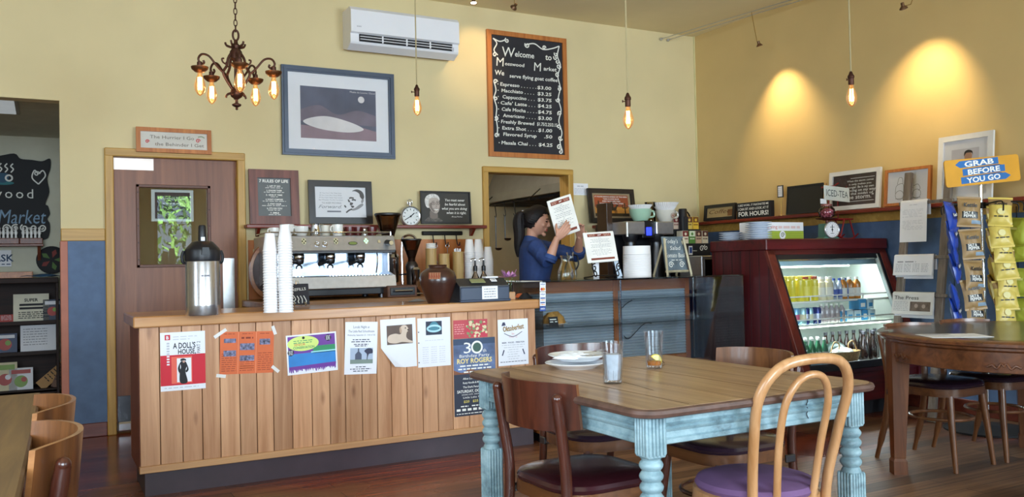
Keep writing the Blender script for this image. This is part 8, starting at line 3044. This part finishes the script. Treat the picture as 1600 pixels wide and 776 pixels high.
M_ICE = mat('iced_water', 'd2dbe6', .15, var=.12, scale=40, trans=.35)
h1 = (at_y(966, 534, at_z(966, 601, QZ).y).z - QZ) * .99
t, p = tumbler('tall clear tumbler of iced water right of the plates', 966, 600, h1, .0385, .70, M_ICE)
t, p = tumbler('empty clear tumbler with a lemon slice at the back of the blue table', 1030, 576, h1 * 1.0, .0375, 0, None)
b = MB(mv(0, 0, 0, rx=0))
pts = [(.024 * math.cos(a * PI / 12), .024 * math.sin(a * PI / 12)) for a in range(13)]
b.prism(pts, -.003, .003, 0).prism([(x * .82, y * .82 + .001) for x, y in pts], -.0034, .0034, 1)
o = b.mk('lemon_slice', (mat('lemon_peel', 'e3c93a', .5), mat('lemon_flesh', 'e8dd8c', .4)))
tag(put(o, (p.x + .003, p.y + .03 - .006, QZ + .03), (80, 40, -25)), 'half slice of lemon inside the empty tumbler', 'lemon')
o = MB().lathe([(.001, .0), (.026, 0), (.027, .014), (.02, .018), (.001, .019)], n=22).mk('tea_dregs', mat('amber_dregs', '9a5a20', .2, coat=.5))
tag(put(o, (p.x, p.y + .03, QZ + .013)), 'amber dregs at the bottom of the tumbler with the lemon slice', 'drink')

# ------------------------------------------------------------------ table at the left edge with two chairs
lt_ = thing('side_table', 'worn brown table at the left edge of the room', 'table', (-.487, 2.55, 0), (0, 0, -1.2))
MB().box((0, 0, .745), (.91, 1.78, .03), .006).mk('tabletop', wood('worn_left_table_top', '5c442c', '86683f', 'y', .5, .55, bump=.3), lt_)
MB().box((0, 0, .69), (.78, 1.64, .08), .004).mk('apron', M_DARKCHAIR, lt_)
for sx in (-1, 1):
    for sy in (-1, 1):
        MB().lathe([(.02, 0), (.024, .02), (.034, .64), (.034, .72)], (sx * .37, sy * .8, 0), 4, smooth=False).mk('leg', M_DARKCHAIR, lt_)
GL = 'tan bentwood chairs at the left table'
M_TANBACK = wood('tan_chair_back', '52301a', '80502c', 'z', .5, .3, coat=.35)
curved_chair('tan backed bentwood chair nearer the camera at the left table', (-.20, 2.33), 90, M_DARKCHAIR, M_TANBACK, M_VINYL, GL)
curved_chair('tan backed bentwood chair further along the left table', (-.20, 2.89), 90, M_DARKCHAIR, M_TANBACK, M_VINYL, GL)
# ------------------------------------------------------------------ the woman holding up a menu behind the case
def remesh(mb, name, mats, parent, voxel=.005, smooth=6, split=None):
    """fuse overlapping shapes into one continuous skin"""
    me = bpy.data.meshes.new('tmp')
    me.from_pydata(mb.v, [], mb.f)
    o = bpy.data.objects.new('tmp', me)
    COL.objects.link(o)
    r = o.modifiers.new('r', 'REMESH')
    r.mode = 'VOXEL'
    r.voxel_size = voxel
    s = o.modifiers.new('s', 'SMOOTH')
    s.iterations = smooth
    s.factor = .5
    dg = bpy.context.evaluated_depsgraph_get()
    dg.update()
    m2 = bpy.data.meshes.new_from_object(o.evaluated_get(dg))
    bpy.data.objects.remove(o)
    bpy.data.meshes.remove(me)
    m2.name = name
    m2.materials.clear()
    for m in (mats if isinstance(mats, (list, tuple)) else [mats]):
        m2.materials.append(m)
    m2.polygons.foreach_set('use_smooth', [True] * len(m2.polygons))
    if split:
        m2.polygons.foreach_set('material_index', [split(p.center) for p in m2.polygons])
    o2 = bpy.data.objects.new(name, m2)
    COL.objects.link(o2)
    o2.parent = parent
    return o2


PC = Vector((3.345, 5.80, 0))
FACE = Vector((.86, -.51, 0)).normalized()
RIGHT = Vector((FACE.y, -FACE.x, 0))
W3 = lambda f, r, z: PC + FACE * f + RIGHT * r + Vector((0, 0, z))
person = thing('person', 'woman with a dark ponytail and blue denim shirt holding up a menu', 'person', (0, 0, 0))


def loft(b, rings, n=20, m=0):
    """rings of (centre, half width across, half depth)"""
    vs = []
    for c, a, d in rings:
        for i in range(n):
            t = 2 * PI * i / n
            vs.append(c + RIGHT * (a * math.cos(t)) + FACE * (d * math.sin(t)))
    fs = [tuple(range(n - 1, -1, -1)), tuple((len(rings) - 1) * n + i for i in range(n))]
    for j in range(len(rings) - 1):
        fs += [(j * n + i, j * n + (i + 1) % n, (j + 1) * n + (i + 1) % n, (j + 1) * n + i) for i in range(n)]
    b.add(vs, fs, m)


ZS = 1.315
sR, sL = W3(.01, .165, ZS), W3(.01, -.165, ZS)
eR = at_y(857, 409, 5.50)
hR = at_y(873, 364, 5.47)
eL = at_y(903, 399, 5.72)
hL = at_y(906, 364, 5.56)
wR = hR + (eR - hR).normalized() * .035
wL = hL + (eL - hL).normalized() * .035
torso = [(W3(0, 0, .84), .165, .115), (W3(0, 0, .95), .15, .105), (W3(.005, 0, 1.05), .135, .1), (W3(.02, 0, 1.16), .150, .115), (W3(.015, 0, 1.24), .155, .112), (W3(.0, 0, 1.30), .15, .09), (W3(-.01, 0, 1.345), .10, .065), (W3(-.01, 0, 1.37), .055, .05)]
HC = at_y(839, 345, 5.76)          # head centre
NK = W3(-.01, 0, 1.36)
pitch = R(-16)
FH = (Vector((.80, -.60, 0)).normalized() * math.cos(pitch) + Vector((0, 0, 1)) * math.sin(pitch)).normalized()
RH = FH.cross(Vector((0, 0, 1))).normalized()
UH = RH.cross(FH).normalized()
HM = Matrix(((RH.x, FH.x, UH.x, HC.x), (RH.y, FH.y, UH.y, HC.y), (RH.z, FH.z, UH.z, HC.z), (0, 0, 0, 1)))


def head_pt(u, v):
    """u around, v from chin to crown; y forward"""
    a = u * 2 * PI
    e = (v - .5) * PI
    z = math.sin(e)
    c = math.cos(e)
    x, y = c * math.sin(a), c * math.cos(a)
    wx, wy = .072, .092
    k = 1.0
    if z < 0:
        k = 1 - .30 * (-z) ** 1.4
    X, Y = x * wx * k, y * wy * (1 - .10 * max(0, -z))
    if y > 0:
        Y *= .96 + .06 * max(0, -z)
    else:
        Y *= 1.02 if z > -.1 else 1 - .25 * (-z)
    return (X, Y + (.012 * max(0, -z) if y > 0 else 0), z * .112)


def build_head(b):
    b.grid(32, 24, head_pt, M=HM)
    bb = MB(HM)
    bb.tube([(0, .080, .030), (0, .094, .006), (0, .104, -.012), (0, .090, -.022)], [.008, .010, .012, .009], 10)
    bb.ball((-.010, .092, -.018), .008, 8).ball((.010, .092, -.018), .008, 8)
    bb.ball((0, .080, -.088), (.022, .018, .016), 12)
    bb.tube([(-.038, .072, .030), (-.014, .086, .032), (.014, .086, .032), (.038, .072, .030)], .007, 8)
    bb.ball((-.040, .062, -.018), (.020, .016, .018), 10).ball((.040, .062, -.018), (.020, .016, .018), 10)
    bb.tube([(-.022, .084, -.046), (0, .092, -.043), (.022, .084, -.046)], [.004, .007, .004], 8).tube([(-.020, .083, -.054), (0, .090, -.056), (.020, .083, -.054)], [.004, .008, .004], 8)
    for s in (-1, 1):
        bb.ball((s * .073, -.006, .0), (.008, .018, .030), 10)
    b.v_off = len(b.v)
    n0 = len(b.v)
    b.v += bb.v
    for f, m, s, t in zip(bb.f, bb.mi, bb.sm, bb.ti):
        b.f.append(tuple(i + n0 for i in f))
        b.mi.append(m)
        b.sm.append(s)
        b.ti.append(t)


def hand(b, wrist, palm_dir, palm_n, side, curls, spread=.16, thumb_open=.6):
    """palm and five fingers; palm_dir to the knuckles, palm_n out of the palm, side towards the thumb"""
    d = palm_dir.normalized()
    n = (palm_n - d * palm_n.dot(d)).normalized()
    s = d.cross(n) if d.cross(n).dot(side) > 0 else -d.cross(n)
    # palm
    for k in range(4):
        o_ = s * (.030 - .020 * k)
        b.tube([wrist + o_ * .55, wrist + d * .045 + o_ * .9, wrist + d * .082 + o_], [.013, .0135, .0105], 10)
    for k, L_ in enumerate((.066, .076, .070, .055)):
        o_ = s * (.030 - .020 * k)
        p = wrist + d * .082 + o_
        dd = (d + s * (spread * (.5 - k / 3))).normalized()
        ang = 0
        pts, rs = [p], [.0095]
        for j, (frac, rr_) in enumerate(((.45, .009), (.3, .0083), (.25, .0068))):
            ang += curls[k][j]
            v = dd * math.cos(ang) + n * math.sin(ang)
            p = p + v * (L_ * frac)
            pts.append(p)
            rs.append(rr_)
        b.tube(pts, rs, 10)
        b.ball(pts[-1], .0066, 8)
    p0 = wrist + d * .02 + s * .026
    v1 = (d * .55 + s * .75 + n * thumb_open * .4).normalized()
    v2 = (d * .85 + s * .25 + n * thumb_open).normalized()
    b.tube([wrist + s * .012, p0, p0 + v1 * .036, p0 + v1 * .036 + v2 * .03, p0 + v1 * .036 + v2 * .052], [.013, .0145, .0115, .0098, .0078], 10)
    b.ball(p0 + v1 * .036 + v2 * .052, .0076, 8)


body = MB()
loft(body, torso)
body.tube([W3(-.015, 0, 1.33), NK, HC - UH * .05 - FH * .02], [.055, .046, .044], 16)
build_head(body)
for sh, el, wr in ((sR, eR, wR), (sL, eL, wL)):
    body.tube([sh - Vector((0, 0, .01)), sh.lerp(el, .35), sh.lerp(el, .75), el], [.052, .047, .040, .036], 14)
    body.tube([el, el.lerp(wr, .3), el.lerp(wr, .75), wr], [.036, .037, .028, .023], 14)
for s in (-1, 1):
    body.tube([W3(0, s * .085, .90), W3(.01, s * .095, .50), W3(-.01, s * .095, .12)], [.088, .062, .042], 14)
    body.tube([W3(-.04, s * .095, .05), W3(.04, s * .1, .045), W3(.14, s * .105, .03)], [.042, .042, .03], 12)
# menu plane, needed for the grips
mc = at_y(885, 341, 5.50)
tl, trr, bl = at_y(854.5, 314.5, 5.50), at_y(891.5, 302.5, 5.50), at_y(879.5, 368.5, 5.50)
mux = (trr - tl).normalized()
muy = (tl - bl)
muy = (muy - mux * muy.dot(mux)).normalized()
mun = mux.cross(muy)
MW_, MH_ = (trr - tl).length, (tl - bl).length
mcen = tl + mux * (MW_ / 2) - muy * (MH_ / 2)
# right hand: fingers across the front of the lower left corner, thumb behind
toward = (mux * .9 + muy * .25)
hand(body, wR + mun * .012, (hR - wR).normalized() * .35 + toward * .65 + mun * .1, -mun, muy, [(.10, .25, .2), (.12, .3, .25), (.15, .35, .3), (.2, .4, .3)], thumb_open=.9)
# left hand: flat behind the lower right corner, fingertips wrapping the edge
hand(body, wL, (hL - wL).normalized() + Vector((0, 0, .35)), -mux * .8 + mun * .5, mun, [(.25, .5, .5), (.25, .55, .5), (.3, .6, .5), (.35, .6, .5)], thumb_open=.5)
M_SKIN = mat('skin', 'c49079', .5, var=.05, scale=12)
remesh(body, 'body', M_SKIN, person, .0048, 5)

# clothing
M_DENIM = mat('blue_denim_shirt', '1e3566', .75, var=.18, scale=18, bump=.25)
shirt = MB()
loft(shirt, [(c, a + .018, d + .018) for c, a, d in torso[:6]] + [(W3(-.008, 0, 1.345), .115, .082), (W3(-.012, 0, 1.37), .07, .062)], 24)
for sh, el in ((sR, eR), (sL, eL)):
    d_ = (el - sh)
    shirt.tube([sh - Vector((0, 0, .005)), sh.lerp(el, .3), sh.lerp(el, .7), sh.lerp(el, 1.02)], [.068, .063, .057, .055], 16)
shR = eR + (wR - eR) * .22
shL = eL + (wL - eL) * .25
shirt.tube([eR, shR], [.055, .050], 16)
shirt.tube([eL, shL], [.055, .050], 16)
# folds
rn = random.Random(12)
for sh, el in ((sR, eR), (sL, eL)):
    for k in range(5):
        t_ = .25 + .15 * k
        c = sh.lerp(el, t_)
        ax = (el - sh).normalized()
        u = ax.orthogonal().normalized()
        w = ax.cross(u)
        a0 = rn.uniform(0, 6)
        shirt.tube([c + (u * math.cos(a0 + q * .35) + w * math.sin(a0 + q * .35)) * .056 + ax * (q - 3) * .008 for q in range(8)], .008, 6)
for k in range(6):
    a0 = .3 + k * .5
    shirt.tube([W3(.11 * math.sin(a0 + .1 * q) + .0, .15 * math.cos(a0 + .1 * q), .98 + .03 * q + .02 * k) for q in range(7)], .012, 6)
remesh(shirt, 'shirt', M_DENIM, person, .006, 4)
M_DENIMD = mat('shirt_collar_denim', '28437a', .75, var=.15, scale=18)
col = MB()
for s in (-1, 1):
    pts = [W3(-.062, s * .02, 1.392), W3(-.03, s * .062, 1.392), W3(.03, s * .058, 1.375), W3(.075, s * .03, 1.335), W3(.095, s * .02, 1.30)]
    low = [W3(-.085, s * .02, 1.355), W3(-.04, s * .098, 1.352), W3(.05, s * .095, 1.335), W3(.10, s * .065, 1.30), W3(.118, s * .025, 1.27)]
    a, c = curve(pts, 6), curve(low, 6)
    vs = [p for q in zip(a, c) for p in q]
    col.add(vs, [(2 * i, 2 * i + 1, 2 * i + 3, 2 * i + 2) for i in range(len(a) - 1)], 0, True)
col.mk('collar', M_DENIMD, person)
for el, wr, sx in ((eR, wR, shR), (eL, wL, shL)):
    ax = (wr - el).normalized()
    MB().tube([sx - ax * .02, sx - ax * .018, sx + ax * .012, sx + ax * .014], [.045, .057, .055, .044], 18).mk('cuff', M_DENIMD, person)
bt = MB()
for k in range(5):
    c = W3(.128 - .004 * k, .0, 1.25 - .07 * k)
    bt.ball(c, .006, 8)
bt.mk('button', M_WHITE, person)
jeans = MB()
for s in (-1, 1):
    jeans.tube([W3(0, s * .085, .92), W3(.01, s * .095, .50), W3(-.01, s * .095, .09)], [.105, .078, .062], 16)
loft(jeans, [(W3(0, 0, .80), .175, .125), (W3(0, 0, .9), .178, .126), (W3(0, 0, .97), .165, .118)])
remesh(jeans, 'trousers', mat('black_trousers', '1c1d24', .8, var=.1), person, .009, 4)
shoes = MB()
for s in (-1, 1):
    shoes.tube([W3(-.06, s * .095, .05), W3(.04, s * .1, .048), W3(.15, s * .105, .035)], [.048, .05, .036], 14)
    shoes.box(W3(.045, s * .1, .012), (.1, .1, .024), .008)
remesh(shoes, 'shoes', M_MATTBLACK, person, .008, 3)

# hair: cap and ponytail
M_HAIR = mat('dark_brown_hair', '150f10', .6, var=.5, scale=40, spec=.25)
hair = MB()
def cap(u, v):
    x, y, z = head_pt(u, .5 + .5 * v * .999)
    k = 1.13
    return (x * k, y * k - .004, z * 1.10 + .006)
vs, keep = [], []
NU, NV = 40, 26
for j in range(NV + 1):
    for i in range(NU):
        u, v = i / NU, j / NV
        x, y, z = head_pt(u, .30 + .70 * v)
        vs.append((x, y, z))
hb = MB(HM)
fs = []
for j in range(NV):
    for i in range(NU):
        i2 = (i + 1) % NU
        q = [vs[j * NU + i], vs[j * NU + i2], vs[(j + 1) * NU + i2], vs[(j + 1) * NU + i]]
        cy = sum(p[1] for p in q) / 4
        cz2 = sum(p[2] for p in q) / 4
        if cz2 > .062 - .0 * cy or cy < .018 - max(0, -cz2) * .45 + (.55 * max(0, cz2)):
            if not (abs(sum(p[0] for p in q) / 4) > .055 and -.035 < cz2 < .03 and cy > -.03):
                fs.append((j * NU + i, j * NU + i2, (j + 1) * NU + i2, (j + 1) * NU + i))
for k in (1.04, 1.15):
    hb.add([(x * k, y * k - .003, z * (k - .02)) for x, y, z in vs], fs, 0, True)
# hairline rolls swept back to the tie
for i in range(26):
    a = -1.9 + 3.8 * i / 25
    x0, z0 = .074 * math.sin(a), .108 * math.cos(a) * .9 + .01
    y0 = .052 * math.cos(a * .8)
    hb.tube(curve([(x0 * .96, y0, max(-.03, z0)), (x0 * 1.1, y0 - .06, max(-.02, z0 * 1.06)), (x0 * .8, -.085, .03 + z0 * .4), (x0 * .2, -.118, .035)], 5), [.008, .011, .012, .012, .012, .012, .011, .011, .011, .010, .010, .010, .010, .010, .010, .009], 7)
n0 = len(hair.v)
hair.v += hb.v
for f in hb.f:
    hair.f.append(tuple(i + n0 for i in f))
tie = HM @ Vector((0, -.122, .035))
for k in range(11):
    a = k * 2 * PI / 11
    o_ = Vector((math.cos(a) * .020, math.sin(a) * .020, 0))
    back = -FH.copy()
    back.z = 0
    pts = [tie + o_ * .5, tie + back * .025 + o_ + Vector((0, 0, -.008)), tie + back * .038 + o_ * 1.5 + Vector((0, 0, -.07)), tie + back * .034 + o_ * 1.4 + Vector((0, 0, -.17)), tie + back * .045 + o_ * 1.0 + Vector((0, 0, -.27)), tie + back * .045 + o_ * .3 + Vector((0, 0, -.345))]
    c = curve(pts, 5)
    hair.tube(c, [.012 + .006 * math.sin(PI * i / (len(c) - 1)) - .006 * (i / len(c)) ** 3 for i in range(len(c))], 8)
remesh(hair, 'hair', M_HAIR, person, .0045, 3)
b = MB(HM).tube([(.014 * math.cos(a), -.128, .034 + .016 * math.sin(a)) for a in [q * PI / 7 for q in range(14)]], .006, 6, closed=True)
b.mk('hair_tie', M_LTGREY, person)
# eyes, brows, lips
eb = MB(HM)
for s in (-1, 1):
    eb.ball((s * .030, .0775, .012), (.013, .008, .0055), 12)
eb.mk('eye', mat('eye_dark', '2a1c18', .2), person)
bb = MB(HM)
for s in (-1, 1):
    bb.tube(curve([(s * .046, .070, .030), (s * .032, .084, .036), (s * .015, .090, .032)], 5), .0028, 6)
    bb.tube(curve([(s * .044, .070, .012), (s * .030, .083, .017), (s * .016, .084, .011)], 5), .0018, 6)
bb.mk('eyebrow', M_HAIR, person)
lb = MB(HM)
lb.tube(curve([(-.021, .0875, -.047), (-.008, .0975, -.044), (0, .098, -.0455), (.008, .0975, -.044), (.021, .0875, -.047)], 5), [.002] + [.0042] * 19 + [.002], 8)
lb.tube(curve([(-.018, .0875, -.053), (0, .0965, -.057), (.018, .0875, -.053)], 5), [.002] + [.0046] * 9 + [.002], 8)
lb.mk('lips', mat('lip_rose', '96493f', .4), person)

# the menu she holds
mt_ = thing('held_menu', 'white framed menu sheet tilted in the hands of the woman behind the case', 'menu')
mt_.matrix_world = Matrix(((mux.x, muy.x, mun.x, mcen.x), (mux.y, muy.y, mun.y, mcen.y), (mux.z, muy.z, mun.z, mcen.z), (0, 0, 0, 1)))
b = MB().box((0, 0, -.004), (MW_, MH_, .010), .003, 0)
menu_face(b, MW_ * .94, MH_ * .96, .0015)
b.mk('board', M_MENUMATS, mt_)

# things made of a single piece need no holder
bpy.context.view_layer.update()
for e in [o for o in COL.objects if o.type == 'EMPTY' and not o.parent and o.get('category')]:
    ch = list(e.children)
    if len(ch) == 1 and ch[0].type == 'MESH' and not ch[0].children:
        m, nm = ch[0].matrix_world.copy(), e.name
        for k in ('label', 'category', 'group'):
            if k in e:
                ch[0][k] = e[k]
        ch[0].parent = None
        ch[0].matrix_world = m
        bpy.data.objects.remove(e)
        ch[0].name = nm
